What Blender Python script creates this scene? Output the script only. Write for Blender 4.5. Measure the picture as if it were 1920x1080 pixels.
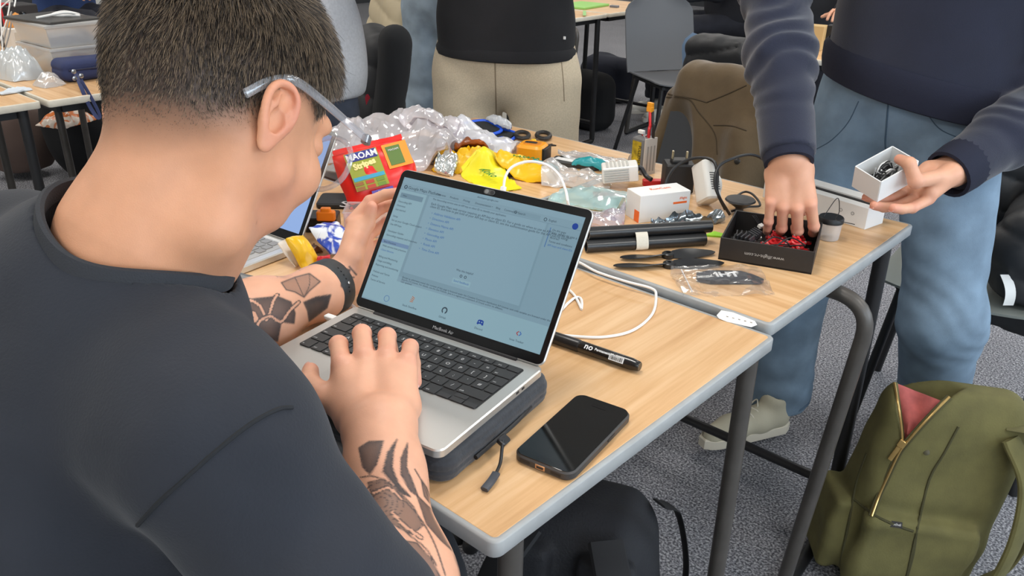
import bpy, math, random
import numpy as np
from mathutils import Vector, Matrix
from math import sin, cos, pi, radians as RAD
for _o in list(bpy.data.objects): bpy.data.objects.remove(_o)
SC = bpy.context.scene
COL = SC.collection
A3 = lambda *a: np.array(a, float)

# ------------------------------------------------------------------ camera
FPX = 1587.6                                   # focal length in pixels of the 1920x1080 frame
CAM = A3(.4289, -.4693, 1.2861)
_yaw, _pit, _rol = -.723, .4315, .0203
_fw = A3(sin(_yaw)*cos(_pit), cos(_yaw)*cos(_pit), -sin(_pit))
_rt = A3(cos(_yaw), -sin(_yaw), 0); _up = np.cross(_rt, _fw)
_r2 = cos(_rol)*_rt + sin(_rol)*_up; _u2 = -sin(_rol)*_rt + cos(_rol)*_up
cd = bpy.data.cameras.new('camera'); cam = bpy.data.objects.new('camera', cd); COL.objects.link(cam)
cd.sensor_width = 36; cd.lens = FPX/1920*36; cd.clip_start = .02; cd.clip_end = 60
M = Matrix.Identity(4)
for i in range(3):
    M[i][0], M[i][1], M[i][2], M[i][3] = _r2[i], _u2[i], -_fw[i], CAM[i]
cam.matrix_world = M
SC.camera = cam
def ray(x, y): return _fw + _r2*(x-960)/FPX + _u2*(540-y)/FPX
def at(x, y, dep): return CAM + ray(x, y)*dep                 # pixel + distance along the view
def onz(x, y, z): d = ray(x, y); return CAM + d*(z-CAM[2])/d[2]
def ony(x, y, Y): d = ray(x, y); return CAM + d*(Y-CAM[1])/d[1]
def onx(x, y, X): d = ray(x, y); return CAM + d*(X-CAM[0])/d[0]

# ------------------------------------------------------------------ light
SC.view_settings.view_transform = 'Standard'; SC.view_settings.look = 'None'
SC.view_settings.gamma = 1; SC.view_settings.use_curve_mapping = False
SC.view_settings.exposure = 0.0
w = bpy.data.worlds.new('world'); SC.world = w; w.use_nodes = True
w.node_tree.nodes['Background'].inputs[0].default_value = (.62, .78, 1, 1)
w.node_tree.nodes['Background'].inputs[1].default_value = .9
def area(name, loc, rot, sx, sy, power, col):
    l = bpy.data.lights.new(name, 'AREA'); l.shape = 'RECTANGLE'; l.size = sx; l.size_y = sy; l.energy = power; l.color = col
    o = bpy.data.objects.new(name, l); COL.objects.link(o); o.location = loc; o.rotation_euler = rot
    return o
CEIL = 2.75
LAMPS = [(x, y) for x in (-5.4, -3.0, -.6, 1.5) for y in (-1.9, .5, 2.9, 5.3, 7.7)]
for x, y in LAMPS:
    area('ceiling_lamp_light', (x, y, CEIL-.05), (0, 0, 0), .58, .58, 17.5, (1, .96, .90))
for y in (-1.2, 1.4, 4.0):                                     # daylight through the three windows of the right wall
    area('window_daylight', (2.9, y, 1.55), (0, RAD(90), 0), 1.3, 1.9, 50, (.72, .86, 1))

# ------------------------------------------------------------------ materials
MATS = {}
def mat(name, col=(.5, .5, .5), rough=.5, metal=0, noise=None, bump=None, coat=0, spec=.5, sss=0, sheen=0, attr=None, emit=None, alpha=1, stretch=None):
    """noise=(scale, amount) colour variation; bump=(scale, strength)"""
    if name in MATS: return MATS[name]
    m = bpy.data.materials.new(name); m.use_nodes = True; nt = m.node_tree; N = nt.nodes; L = nt.links
    b = N['Principled BSDF']
    b.inputs['Base Color'].default_value = (*col, 1); b.inputs['Roughness'].default_value = rough
    b.inputs['Metallic'].default_value = metal; b.inputs['Specular IOR Level'].default_value = spec
    b.inputs['Coat Weight'].default_value = coat; b.inputs['Coat Roughness'].default_value = .08
    b.inputs['Sheen Weight'].default_value = sheen
    if sss:
        b.inputs['Subsurface Weight'].default_value = sss; b.inputs['Subsurface Radius'].default_value = (.012, .005, .003); b.inputs['Subsurface Scale'].default_value = .5
    if emit:
        b.inputs['Emission Color'].default_value = (*emit[0], 1); b.inputs['Emission Strength'].default_value = emit[1]
    b.inputs['Alpha'].default_value = alpha
    tc = N.new('ShaderNodeTexCoord'); vec = tc.outputs['Object']
    if stretch:
        mp = N.new('ShaderNodeMapping'); mp.inputs['Scale'].default_value = stretch; L.new(vec, mp.inputs[0]); vec = mp.outputs[0]
    csock = None
    if attr:
        at_ = N.new('ShaderNodeAttribute'); at_.attribute_name = attr; csock = at_.outputs['Color']
    if noise:
        n = N.new('ShaderNodeTexNoise'); n.inputs['Scale'].default_value = noise[0]; n.inputs['Detail'].default_value = 5; L.new(vec, n.inputs['Vector'])
        mr = N.new('ShaderNodeMapRange'); mr.inputs[1].default_value = .3; mr.inputs[2].default_value = .7; mr.inputs[3].default_value = 1-noise[1]; mr.inputs[4].default_value = 1+noise[1]
        L.new(n.outputs['Fac'], mr.inputs[0])
        mx = N.new('ShaderNodeMix'); mx.data_type = 'RGBA'; mx.blend_type = 'MULTIPLY'; mx.inputs['Factor'].default_value = 1
        mx.inputs['A'].default_value = (*col, 1)
        if csock: L.new(csock, mx.inputs['A'])
        L.new(mr.outputs[0], mx.inputs['B']); csock = mx.outputs['Result']
    if csock: L.new(csock, b.inputs['Base Color'])
    if bump:
        n2 = N.new('ShaderNodeTexNoise'); n2.inputs['Scale'].default_value = bump[0]; n2.inputs['Detail'].default_value = 3; L.new(vec, n2.inputs['Vector'])
        bp = N.new('ShaderNodeBump'); bp.inputs['Strength'].default_value = bump[1]; bp.inputs['Distance'].default_value = .0012
        L.new(n2.outputs['Fac'], bp.inputs['Height']); L.new(bp.outputs[0], b.inputs['Normal'])
    MATS[name] = m
    return m
def sr(r, g, b):                       # sRGB 0-255 to linear
    f = lambda c: (c/255/12.92 if c/255 <= .04045 else ((c/255+.055)/1.055)**2.4)
    return (f(r), f(g), f(b))
def plastic_film(name, tint=(1, 1, 1), fac=.22, rough=.08, milk=0):
    """thin clear film: mostly see-through with a glossy, partly milky skin"""
    if name in MATS: return MATS[name]
    m = bpy.data.materials.new(name); m.use_nodes = True; nt = m.node_tree; N = nt.nodes; L = nt.links
    N.remove(N['Principled BSDF']); out = N['Material Output']
    tr = N.new('ShaderNodeBsdfTransparent'); tr.inputs[0].default_value = (*tint, 1)
    gl = N.new('ShaderNodeBsdfGlossy'); gl.inputs['Roughness'].default_value = rough
    lw = N.new('ShaderNodeLayerWeight'); lw.inputs[0].default_value = .35
    mr = N.new('ShaderNodeMapRange'); mr.inputs[3].default_value = fac*.5; mr.inputs[4].default_value = min(1, fac*3); L.new(lw.outputs['Facing'], mr.inputs[0])
    mx = N.new('ShaderNodeMixShader'); L.new(mr.outputs[0], mx.inputs[0]); L.new(tr.outputs[0], mx.inputs[1]); L.new(gl.outputs[0], mx.inputs[2])
    last = mx.outputs[0]
    if milk:
        df = N.new('ShaderNodeBsdfDiffuse'); df.inputs[0].default_value = (*tint, 1)
        m2 = N.new('ShaderNodeMixShader'); m2.inputs[0].default_value = milk; L.new(last, m2.inputs[1]); L.new(df.outputs[0], m2.inputs[2]); last = m2.outputs[0]
    L.new(last, out.inputs[0]); MATS[name] = m
    return m
def wood_mat(name, along):
    """pale beech laminate, grain stretched along the object's x (along=0) or y (along=1)"""
    if name in MATS: return MATS[name]
    m = bpy.data.materials.new(name); m.use_nodes = True; nt = m.node_tree; N = nt.nodes; L = nt.links; b = N['Principled BSDF']
    tc = N.new('ShaderNodeTexCoord'); mp = N.new('ShaderNodeMapping'); mp.inputs['Scale'].default_value = (1, 22, 1) if along == 0 else (22, 1, 1)
    L.new(tc.outputs['Object'], mp.inputs[0])
    n = N.new('ShaderNodeTexNoise'); n.inputs['Scale'].default_value = 5; n.inputs['Detail'].default_value = 8; n.inputs['Roughness'].default_value = .62; L.new(mp.outputs[0], n.inputs['Vector'])
    n2 = N.new('ShaderNodeTexNoise'); n2.inputs['Scale'].default_value = 2.2; n2.inputs['Detail'].default_value = 2; L.new(mp.outputs[0], n2.inputs['Vector'])
    ad = N.new('ShaderNodeMath'); ad.operation = 'MULTIPLY_ADD'; L.new(n2.outputs[0], ad.inputs[0]); ad.inputs[1].default_value = .6
    ml = N.new('ShaderNodeMath'); ml.operation = 'MULTIPLY'; ml.inputs[1].default_value = .5; L.new(n.outputs[0], ml.inputs[0]); L.new(ml.outputs[0], ad.inputs[2])
    cr = N.new('ShaderNodeValToRGB'); L.new(ad.outputs[0], cr.inputs[0])
    e = cr.color_ramp.elements; e[0].position = .36; e[0].color = (*sr(196, 150, 102), 1); e[1].position = .70; e[1].color = (*sr(226, 188, 144), 1)
    el = e.new(.52); el.color = (*sr(213, 170, 122), 1)
    L.new(cr.outputs[0], b.inputs['Base Color']); b.inputs['Roughness'].default_value = .38; b.inputs['Specular IOR Level'].default_value = .45
    MATS[name] = m
    return m
def two_tone(name, c1, c2, scale=20, rough=.35, thr=.5, soft=.04):
    """print in two flat colours broken up by noise"""
    if name in MATS: return MATS[name]
    m = bpy.data.materials.new(name); m.use_nodes = True; N = m.node_tree.nodes; L = m.node_tree.links; b = N['Principled BSDF']
    tc = N.new('ShaderNodeTexCoord'); n = N.new('ShaderNodeTexNoise'); n.inputs['Scale'].default_value = scale; n.inputs['Detail'].default_value = 2; n.inputs['Distortion'].default_value = .8; L.new(tc.outputs['Object'], n.inputs['Vector'])
    cr = N.new('ShaderNodeValToRGB'); cr.color_ramp.elements[0].position = thr-soft; cr.color_ramp.elements[0].color = (*c1, 1); cr.color_ramp.elements[1].position = thr+soft; cr.color_ramp.elements[1].color = (*c2, 1)
    L.new(n.outputs['Fac'], cr.inputs[0]); L.new(cr.outputs[0], b.inputs['Base Color']); b.inputs['Roughness'].default_value = rough; MATS[name] = m
    return m
# ------------------------------------------------------------------ mesh helpers
def rotz(a): c, s = cos(a), sin(a); return A3(c, -s, 0, s, c, 0, 0, 0, 1).reshape(3, 3)
def rotx(a): c, s = cos(a), sin(a); return A3(1, 0, 0, 0, c, -s, 0, s, c).reshape(3, 3)
def roty(a): c, s = cos(a), sin(a); return A3(c, 0, s, 0, 1, 0, -s, 0, c).reshape(3, 3)
def nrm(v): v = np.asarray(v, float); return v/(np.linalg.norm(v)+1e-12)
def frame(x=None, y=None, z=None):
    """right handed 3x3 whose columns are axes; give two, the first given is exact"""
    if x is not None and y is not None: x = nrm(x); z = nrm(np.cross(x, y)); y = np.cross(z, x)
    elif y is not None and z is not None: y = nrm(y); x = nrm(np.cross(y, z)); z = np.cross(x, y)
    else: z = nrm(z); y = nrm(np.cross(z, x)); x = np.cross(y, z)
    return np.stack([x, y, z], 1)
def catmull(pts, n=8, closed=False):
    P = np.asarray(pts, float); m = len(P); out = []
    rng = range(m if closed else m-1)
    for i in rng:
        p1, p2 = P[i], P[(i+1) % m]
        p0 = P[i-1] if (closed or i > 0) else 2*p1-p2
        p3 = P[(i+2) % m] if (closed or i+2 < m) else 2*p2-p1
        for k in range(n):
            t = k/n
            out.append(.5*((2*p1)+(-p0+p2)*t+(2*p0-5*p1+4*p2-p3)*t*t+(-p0+3*p1-3*p2+p3)*t**3))
    if not closed: out.append(P[-1])
    return np.array(out)
def fillet(pts, r, n=5):
    """polyline with rounded corners"""
    P = [np.asarray(p, float) for p in pts]; out = [P[0]]
    for i in range(1, len(P)-1):
        a, b, c = P[i-1], P[i], P[i+1]; u, v = nrm(a-b), nrm(c-b)
        d = min(r, .45*np.linalg.norm(a-b), .45*np.linalg.norm(c-b))
        for k in range(n+1):
            t = k/n; out.append((1-t)**2*(b+u*d)+2*t*(1-t)*b+t*t*(b+v*d))
    out.append(P[-1]); return np.array(out)
def wmat(o):
    m = o.matrix_basis.copy(); p = o.parent
    while p: m = p.matrix_basis @ m; p = p.parent
    return m
class MB:
    def __init__(s): s.v = []; s.f = []; s.c = None
    def add(s, V, F):
        o = len(s.v); s.v.extend([tuple(map(float, p)) for p in V]); s.f.extend([tuple(int(i)+o for i in f) for f in F]); return s
    def box(s, c, size, R=None):
        h = np.array(size, float)/2; V = np.array([[x, y, z] for x in (-1, 1) for y in (-1, 1) for z in (-1, 1)])*h
        if R is not None: V = V@np.asarray(R).T
        return s.add(V+np.array(c, float), [(0, 1, 3, 2), (4, 6, 7, 5), (0, 4, 5, 1), (2, 3, 7, 6), (0, 2, 6, 4), (1, 5, 7, 3)])
    def rbox(s, c, size, r=.01, ch=.001, R=None, n=5, taper=1):
        """slab with rounded vertical corners and chamfered rims"""
        X, Y, Z = np.array(size, float)/2; r = min(r, X*.999, Y*.999)
        def ring(ins, z, k=1):
            out = []
            for cx, cy, a0 in ((X-r, Y-r, 0), (-X+r, Y-r, 90), (-X+r, -Y+r, 180), (X-r, -Y+r, 270)):
                for i in range(n+1):
                    a = RAD(a0+90*i/n); rr = max(r-ins, 0)
                    ix = cx if r > ins else np.sign(cx)*(X-ins); iy = cy if r > ins else np.sign(cy)*(Y-ins)
                    out.append(((ix+rr*cos(a))*k, (iy+rr*sin(a))*k, z))
            return out
        rings = [ring(ch, -Z, taper), ring(0, -Z+ch, taper), ring(0, Z-ch), ring(ch, Z)]
        return s.loft(rings, c, R)
    def loft(s, rings, c=(0, 0, 0), R=None, cap=True, closed=True):
        m = len(rings[0]); V = np.array([p for rg in rings for p in rg], float)
        if R is not None: V = V@np.asarray(R).T
        V = V+np.array(c, float); F = []
        for k in range(len(rings)-1):
            for i in range(m if closed else m-1):
                j = (i+1) % m; F.append((k*m+i, k*m+j, (k+1)*m+j, (k+1)*m+i))
        if cap: F.append(tuple(range(m))[::-1]); F.append(tuple((len(rings)-1)*m+i for i in range(m)))
        return s.add(V, F)
    def tube(s, path, r, n=10, cap=True, closed=False, flat=None, up=None):
        """r number or list; flat=(w,h) makes a ribbon section"""
        P = np.asarray(path, float); m = len(P); rr = np.broadcast_to(np.asarray(r, float), (m,))
        T = np.gradient(P, axis=0) if not closed else np.roll(P, -1, 0)-np.roll(P, 1, 0)
        T = T/(np.linalg.norm(T, axis=1)[:, None]+1e-12)
        u = np.array(up if up is not None else ((0, 0, 1) if abs(T[0][2]) < .9 else (1, 0, 0)), float); rings = []
        for i in range(m):
            if up is not None: u = np.array(up, float)
            u = u-T[i]*(u@T[i]); u = u/(np.linalg.norm(u)+1e-12); b = np.cross(T[i], u)
            a = np.arange(n)*2*pi/n
            if flat:
                if n == 4: cx = np.array([1, -1, -1, 1])*flat[0]/2; cy = np.array([1, 1, -1, -1])*flat[1]/2
                else: cx = np.sign(np.cos(a))*np.abs(np.cos(a))**.6*flat[0]/2; cy = np.sign(np.sin(a))*np.abs(np.sin(a))**.6*flat[1]/2
                rings.append(P[i]+np.outer(cx, b)+np.outer(cy, u))
            else: rings.append(P[i]+rr[i]*(np.outer(np.cos(a), b)+np.outer(np.sin(a), u)))
        if closed: rings.append(rings[0]); cap = False
        return s.loft(rings, cap=cap)
    def lathe(s, prof, c=(0, 0, 0), R=None, n=20, cap=True):
        a = np.arange(n)*2*pi/n
        return s.loft([[(r*cos(t), r*sin(t), z) for t in a] for r, z in prof], c, R, cap)
    def prism(s, poly, z0, z1, c=(0, 0, 0), R=None):
        return s.loft([[(x, y, z0) for x, y in poly], [(x, y, z1) for x, y in poly]], c, R)
    def grid(s, G, flip=False, thick=0):
        """G array (nu,nv,3) open sheet, with thickness when asked"""
        G = np.asarray(G, float); nu, nv, _ = G.shape
        if thick:
            du = np.gradient(G, axis=0); dv = np.gradient(G, axis=1); N = np.cross(du, dv); N /= np.linalg.norm(N, axis=2)[..., None]+1e-12
            V = np.concatenate([(G+N*thick/2).reshape(-1, 3), (G-N*thick/2).reshape(-1, 3)]); o = nu*nv; F = []
            for i in range(nu-1):
                for j in range(nv-1):
                    a, b, c, d = i*nv+j, (i+1)*nv+j, (i+1)*nv+j+1, i*nv+j+1
                    F += [(a, b, c, d), (o+d, o+c, o+b, o+a)]
            bd = [i*nv for i in range(nu)]+[(nu-1)*nv+j for j in range(1, nv)]+[i*nv+nv-1 for i in range(nu-2, -1, -1)]+[j for j in range(nv-2, 0, -1)]
            for k in range(len(bd)):
                a, b = bd[k], bd[(k+1) % len(bd)]; F.append((b, a, o+a, o+b))
            return s.add(V, F)
        F = []
        for i in range(nu-1):
            for j in range(nv-1):
                q = (i*nv+j, (i+1)*nv+j, (i+1)*nv+j+1, i*nv+j+1); F.append(q[::-1] if flip else q)
        return s.add(G.reshape(-1, 3), F)
    def mesh(s, name, parent=None, world=True, smooth=True, angle=40):
        V = np.array(s.v, float).reshape(-1, 3)
        if world and parent is not None:
            Mi = np.array(wmat(parent).inverted()); V = V@Mi[:3, :3].T+Mi[:3, 3]
        me = bpy.data.meshes.new(name); me.from_pydata(V.tolist(), [], s.f); me.update()
        if smooth: me.shade_smooth(); me.set_sharp_from_angle(angle=RAD(angle))
        return me
    def build(s, name, material, parent=None, world=True, smooth=True, angle=40, label=None):
        me = s.mesh(name, parent, world, smooth, angle); me.materials.append(material)
        o = bpy.data.objects.new(name, me); COL.objects.link(o)
        if parent is not None: o.parent = parent
        if label: o['label'] = label
        return o
def thing(name, label, cat, loc=(0, 0, 0), rz=0, group=None):
    o = bpy.data.objects.new(name, None); COL.objects.link(o); o.empty_display_size = .05
    o.location = tuple(map(float, loc)); o.rotation_euler = (0, 0, rz)
    o['label'] = label; o['category'] = cat
    if group: o['group'] = group
    return o
def tag(o, label, cat, group=None):
    o['label'] = label; o['category'] = cat
    if group: o['group'] = group
    return o
def center(o):
    """move a one-mesh thing's origin to the middle of its base"""
    me = o.data; n = len(me.vertices); v = np.zeros(n*3); me.vertices.foreach_get('co', v); v = v.reshape(-1, 3)
    c = A3((v[:, 0].min()+v[:, 0].max())/2, (v[:, 1].min()+v[:, 1].max())/2, v[:, 2].min()); me.vertices.foreach_set('co', (v-c).ravel()); o.location = c
    me.update(); return o
def struct(o): o['kind'] = 'structure'; return o
def dup(root, loc, rz, label=None, group=None):
    r = root.copy(); COL.objects.link(r); r.location = tuple(map(float, loc)); r.rotation_euler = (0, 0, rz)
    if label: r['label'] = label
    if group: r['group'] = group
    for ch in list(root.children):
        c = ch.copy(); COL.objects.link(c); c.parent = r
        for g in list(ch.children):
            d = g.copy(); COL.objects.link(d); d.parent = c
    return r
def text(name, body, size, pos, xdir, ydir, material, parent=None, align='LEFT', depth=.00015, lift=.0003, bold=0, width=1):
    """flat lettering whose reading direction is xdir and whose up is ydir"""
    cu = bpy.data.curves.new(name, 'FONT'); cu.body = body; cu.size = size; cu.extrude = depth; cu.align_x = align; cu.offset = bold; cu.resolution_u = 2
    t = bpy.data.objects.new(name, cu); COL.objects.link(t)
    dg = bpy.context.evaluated_depsgraph_get(); me = bpy.data.meshes.new_from_object(t.evaluated_get(dg))
    bpy.data.objects.remove(t); bpy.data.curves.remove(cu)
    n = len(me.vertices)
    if n:
        v = np.zeros(n*3); me.vertices.foreach_get('co', v); v = v.reshape(-1, 3); v[:, 0] *= width
        R = frame(x=xdir, y=ydir); W = v@R.T+np.array(pos, float)+R[:, 2]*lift
        if parent is not None:
            Mi = np.array(wmat(parent).inverted()); W = W@Mi[:3, :3].T+Mi[:3, 3]
        me.vertices.foreach_set('co', W.ravel()); me.update()
    me.materials.clear(); me.materials.append(material); me.name = name
    o = bpy.data.objects.new(name, me); COL.objects.link(o)
    if parent is not None: o.parent = parent
    return o

# ------------------------------------------------------------------ implicit surfaces (bodies, cloth, soft goods)
def rcone(P, a, b, ra, rb):
    a = np.asarray(a, np.float32); b = np.asarray(b, np.float32); ab = b-a; t = np.clip(((P-a)@ab)/(ab@ab+1e-12), 0, 1)
    d = P-a-t[:, None]*ab
    return np.sqrt((d*d).sum(1))-(ra+(rb-ra)*t)
def ell(P, c, r, R=None):
    q = P-np.asarray(c, np.float32)
    if R is not None: q = q@np.asarray(R, np.float32)
    r = np.asarray(r, np.float32); k0 = np.sqrt(((q/r)**2).sum(1)); k1 = np.sqrt(((q/(r*r))**2).sum(1))+1e-9
    return k0*(k0-1)/k1
def rb(P, c, h, r, R=None):
    q = P-np.asarray(c, np.float32)
    if R is not None: q = q@np.asarray(R, np.float32)
    q = np.abs(q)-(np.asarray(h, np.float32)-r); m = np.maximum(q, 0)
    return np.sqrt((m*m).sum(1))+np.minimum(q.max(1), 0)-r
def smin(a, b, k):
    h = np.clip(.5+.5*(b-a)/k, 0, 1); return b+(a-b)*h-k*h*(1-h)
def smax(a, b, k): return -smin(-a, -b, k)
def chain(P, pts, rads, k=.01):
    d = None
    for i in range(len(pts)-1):
        e = rcone(P, pts[i], pts[i+1], rads[i], rads[i+1]); d = e if d is None else smin(d, e, k)
    return d
def vnoise(P, seed=0):
    """smooth value noise in [-1,1]"""
    I = np.floor(P).astype(np.int64); f = (P-I).astype(np.float32); f = f*f*(3-2*f); out = 0
    for dx in (0, 1):
        for dy in (0, 1):
            for dz in (0, 1):
                h = ((I[:, 0]+dx)*374761393+(I[:, 1]+dy)*668265263+(I[:, 2]+dz)*2147483647+seed*974711) & 0xffffffff
                h = ((h ^ (h >> 13))*1274126177) & 0xffffffff; v = ((h ^ (h >> 16)) & 0xffff)/32767.5-1
                out = out+v*(f[:, 0] if dx else 1-f[:, 0])*(f[:, 1] if dy else 1-f[:, 1])*(f[:, 2] if dz else 1-f[:, 2])
    return out.astype(np.float32)
def sdf_mesh(fn, lo, hi, h, B=8):
    """surface nets over the box lo..hi at voxel h; only blocks near the surface are evaluated"""
    lo = np.asarray(lo, float); n = (np.ceil((np.asarray(hi, float)-lo)/h/B).astype(int))*B+1
    nb = (n-1)//B; c = np.stack(np.meshgrid(*[np.arange(k)*B+B/2 for k in nb], indexing='ij'), -1).reshape(-1, 3)
    dc = fn((lo+c*h).astype(np.float32)); near = np.abs(dc) < B*h*1.05+.012
    V = np.empty(n, np.float32)
    V[:-1, :-1, :-1] = np.repeat(np.repeat(np.repeat(dc.reshape(nb), B, 0), B, 1), B, 2); V[-1] = 1; V[:, -1] = 1; V[:, :, -1] = 1
    bi = (c[near]-B/2).astype(int); g = np.stack(np.meshgrid(*[np.arange(B+1)]*3, indexing='ij'), -1).reshape(-1, 3)
    for s in range(0, len(bi), 1500):
        idx = (bi[s:s+1500, None, :]+g[None]).reshape(-1, 3)
        V[idx[:, 0], idx[:, 1], idx[:, 2]] = fn((lo+idx*h).astype(np.float32))
    S = V < 0; m = n-1
    cnt = np.zeros(m, np.int8)
    for i in (0, 1):
        for j in (0, 1):
            for k in (0, 1): cnt += S[i:i+m[0], j:j+m[1], k:k+m[2]]
    cells = np.argwhere((cnt > 0) & (cnt < 8)); idm = np.full(m, -1, np.int32); idm[tuple(cells.T)] = np.arange(len(cells))
    acc = np.zeros((len(cells), 3)); num = np.zeros(len(cells))
    cr = [(i, j, k) for i in (0, 1) for j in (0, 1) for k in (0, 1)]
    for p in cr:
        for ax in range(3):
            if p[ax]: continue
            q = list(p); q[ax] = 1
            va = V[tuple((cells+p).T)]; vb = V[tuple((cells+q).T)]; x = (va < 0) != (vb < 0)
            t = np.where(x, va/(va-vb+1e-20), 0); pt = np.repeat(np.array([p], float), len(cells), 0); pt[:, ax] += t
            acc[x] += pt[x]; num[x] += 1
    verts = lo+(cells+acc/num[:, None])*h
    Q = []
    for ax in range(3):
        b, c_ = (ax+1) % 3, (ax+2) % 3
        sl0 = [slice(None)]*3; sl1 = [slice(None)]*3; sl0[ax] = slice(0, -1); sl1[ax] = slice(1, None)
        e = np.argwhere(S[tuple(sl0)] != S[tuple(sl1)]); e = e[(e[:, b] > 0) & (e[:, c_] > 0) & (e[:, b] < m[b]) & (e[:, c_] < m[c_])]
        def cell(db, dc_): k = e.copy(); k[:, b] -= db; k[:, c_] -= dc_; return idm[tuple(k.T)]
        q = np.stack([cell(1, 1), cell(0, 1), cell(0, 0), cell(1, 0)], 1); ins = S[tuple(e.T)]; q[~ins] = q[~ins][:, ::-1]; Q.append(q)
    Q = np.concatenate(Q); Q = Q[(Q >= 0).all(1)]
    return verts, Q
def mesh_obj(name, V, Q, material, parent=None, cols=None, uvs=None, smooth=True):
    V = np.asarray(V, float)
    if parent is not None:
        Mi = np.array(wmat(parent).inverted()); V = V@Mi[:3, :3].T+Mi[:3, 3]
    me = bpy.data.meshes.new(name); nq = len(Q)
    me.vertices.add(len(V)); me.vertices.foreach_set('co', V.astype(np.float32).ravel())
    me.loops.add(nq*4); me.loops.foreach_set('vertex_index', np.asarray(Q, np.int32).ravel())
    me.polygons.add(nq); me.polygons.foreach_set('loop_start', np.arange(nq, dtype=np.int32)*4)
    me.update(calc_edges=True); me.validate()
    if smooth: me.shade_smooth()
    if cols is not None:
        ca = me.color_attributes.new('Col', 'FLOAT_COLOR', 'POINT'); ca.data.foreach_set('color', np.concatenate([cols, np.ones((len(cols), 1))], 1).astype(np.float32).ravel())
    me.materials.append(material); o = bpy.data.objects.new(name, me); COL.objects.link(o)
    if parent is not None: o.parent = parent
    return o
def merge(*parts):
    V = []; Q = []; n = 0
    for v, q in parts: V.append(v); Q.append(q+n); n += len(v)
    return np.concatenate(V), np.concatenate(Q)

# ------------------------------------------------------------------ what already lies on the desks, so that later things rest on it
T1 = .72; T2 = .7294; HX0, HY0, HCL, HNN = -1.36, -.10, .002, 720
HMAP = np.full((HNN, HNN), T1); HMAP[:, int((.604-HY0)/HCL):] = T2
def tree_of(o): return [o]+[p for c in o.children for p in tree_of(c)]
def hm_ix(x, y): return np.clip(((np.asarray(x)-HX0)/HCL).astype(int), 0, HNN-1), np.clip(((np.asarray(y)-HY0)/HCL).astype(int), 0, HNN-1)
def world_mesh(o):
    for p in tree_of(o):
        if p.type == 'MESH' and len(p.data.vertices):
            v = np.zeros(len(p.data.vertices)*3); p.data.vertices.foreach_get('co', v); m = np.array(wmat(p)); yield v.reshape(-1, 3)@m[:3, :3].T+m[:3, 3], p.data
def hm_add(o):
    for v, me in world_mesh(o):
        pts = [v]
        for f in me.polygons:
            q = v[list(f.vertices)]
            for k in range(1, len(q)-1):
                a, b, c = q[0], q[k], q[k+1]; n = int(min(120, max(np.linalg.norm(b-a), np.linalg.norm(c-a), np.linalg.norm(c-b))/HCL/1.2))
                if n > 1:
                    i, j = np.meshgrid(np.arange(n+1), np.arange(n+1), indexing='ij'); w_ = (i+j) <= n; s_, t_ = i[w_]/n, j[w_]/n; pts.append(a+np.outer(s_, b-a)+np.outer(t_, c-a))
        P = np.concatenate(pts); ok = (P[:, 0] > HX0) & (P[:, 0] < HX0+HNN*HCL) & (P[:, 1] > HY0) & (P[:, 1] < HY0+HNN*HCL) & (P[:, 2] > .6) & (P[:, 2] < 1.0); P = P[ok]
        if len(P): np.maximum.at(HMAP, hm_ix(P[:, 0], P[:, 1]), P[:, 2])
    return o
def settle(o, sink=.0003):
    """drop or lift a rigid thing until it stands on what lies below it"""
    V = np.concatenate([v for v, _ in world_mesh(o)]); dz = (HMAP[hm_ix(V[:, 0], V[:, 1])]-V[:, 2]).max(); o.location.z += float(dz-sink); return hm_add(o)
def hm_soft(x, y, r=4):
    """smoothed height under a soft thing"""
    H = HMAP
    for ax in (0, 1): H = np.max([np.roll(H, k, ax) for k in range(-r, r+1)], 0)
    for ax in (0, 1): H = np.mean([np.roll(H, k, ax) for k in range(-r, r+1)], 0)
    return H[hm_ix(x, y)]
# ------------------------------------------------------------------ the room
def carpet():
    m = bpy.data.materials.new('loop_carpet'); m.use_nodes = True; nt = m.node_tree; N = nt.nodes; L = nt.links; b = N['Principled BSDF']
    tc = N.new('ShaderNodeTexCoord')
    n = N.new('ShaderNodeTexNoise'); n.inputs['Scale'].default_value = 190; n.inputs['Detail'].default_value = 3; L.new(tc.outputs['Object'], n.inputs['Vector'])
    n3 = N.new('ShaderNodeTexNoise'); n3.inputs['Scale'].default_value = 3; n3.inputs['Detail'].default_value = 3; L.new(tc.outputs['Object'], n3.inputs['Vector'])
    cr = N.new('ShaderNodeValToRGB'); L.new(n.outputs[0], cr.inputs[0]); e = cr.color_ramp.elements
    e[0].position = .36; e[0].color = (*sr(84, 85, 90), 1); e[1].position = .66; e[1].color = (*sr(200, 200, 204), 1); k = e.new(.5); k.color = (*sr(138, 138, 144), 1)
    mx = N.new('ShaderNodeMix'); mx.data_type = 'RGBA'; mx.blend_type = 'MULTIPLY'; mx.inputs['Factor'].default_value = .35
    L.new(cr.outputs[0], mx.inputs['A']); L.new(n3.outputs[0], mx.inputs['B']); L.new(mx.outputs['Result'], b.inputs['Base Color'])
    b.inputs['Roughness'].default_value = .95; b.inputs['Specular IOR Level'].default_value = .1
    bp = N.new('ShaderNodeBump'); bp.inputs['Strength'].default_value = .6; bp.inputs['Distance'].default_value = .004; L.new(n.outputs[0], bp.inputs['Height']); L.new(bp.outputs[0], b.inputs['Normal'])
    return m
X0, X1, Y0, Y1 = -8.8, 2.8, -3.2, 10.2
struct(MB().box(((X0+X1)/2, (Y0+Y1)/2, -.05), (X1-X0, Y1-Y0, .1)).build('floor', carpet(), smooth=False))
PAINT = mat('wall_paint', sr(226, 226, 222), .8, noise=(2, .02))
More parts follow.
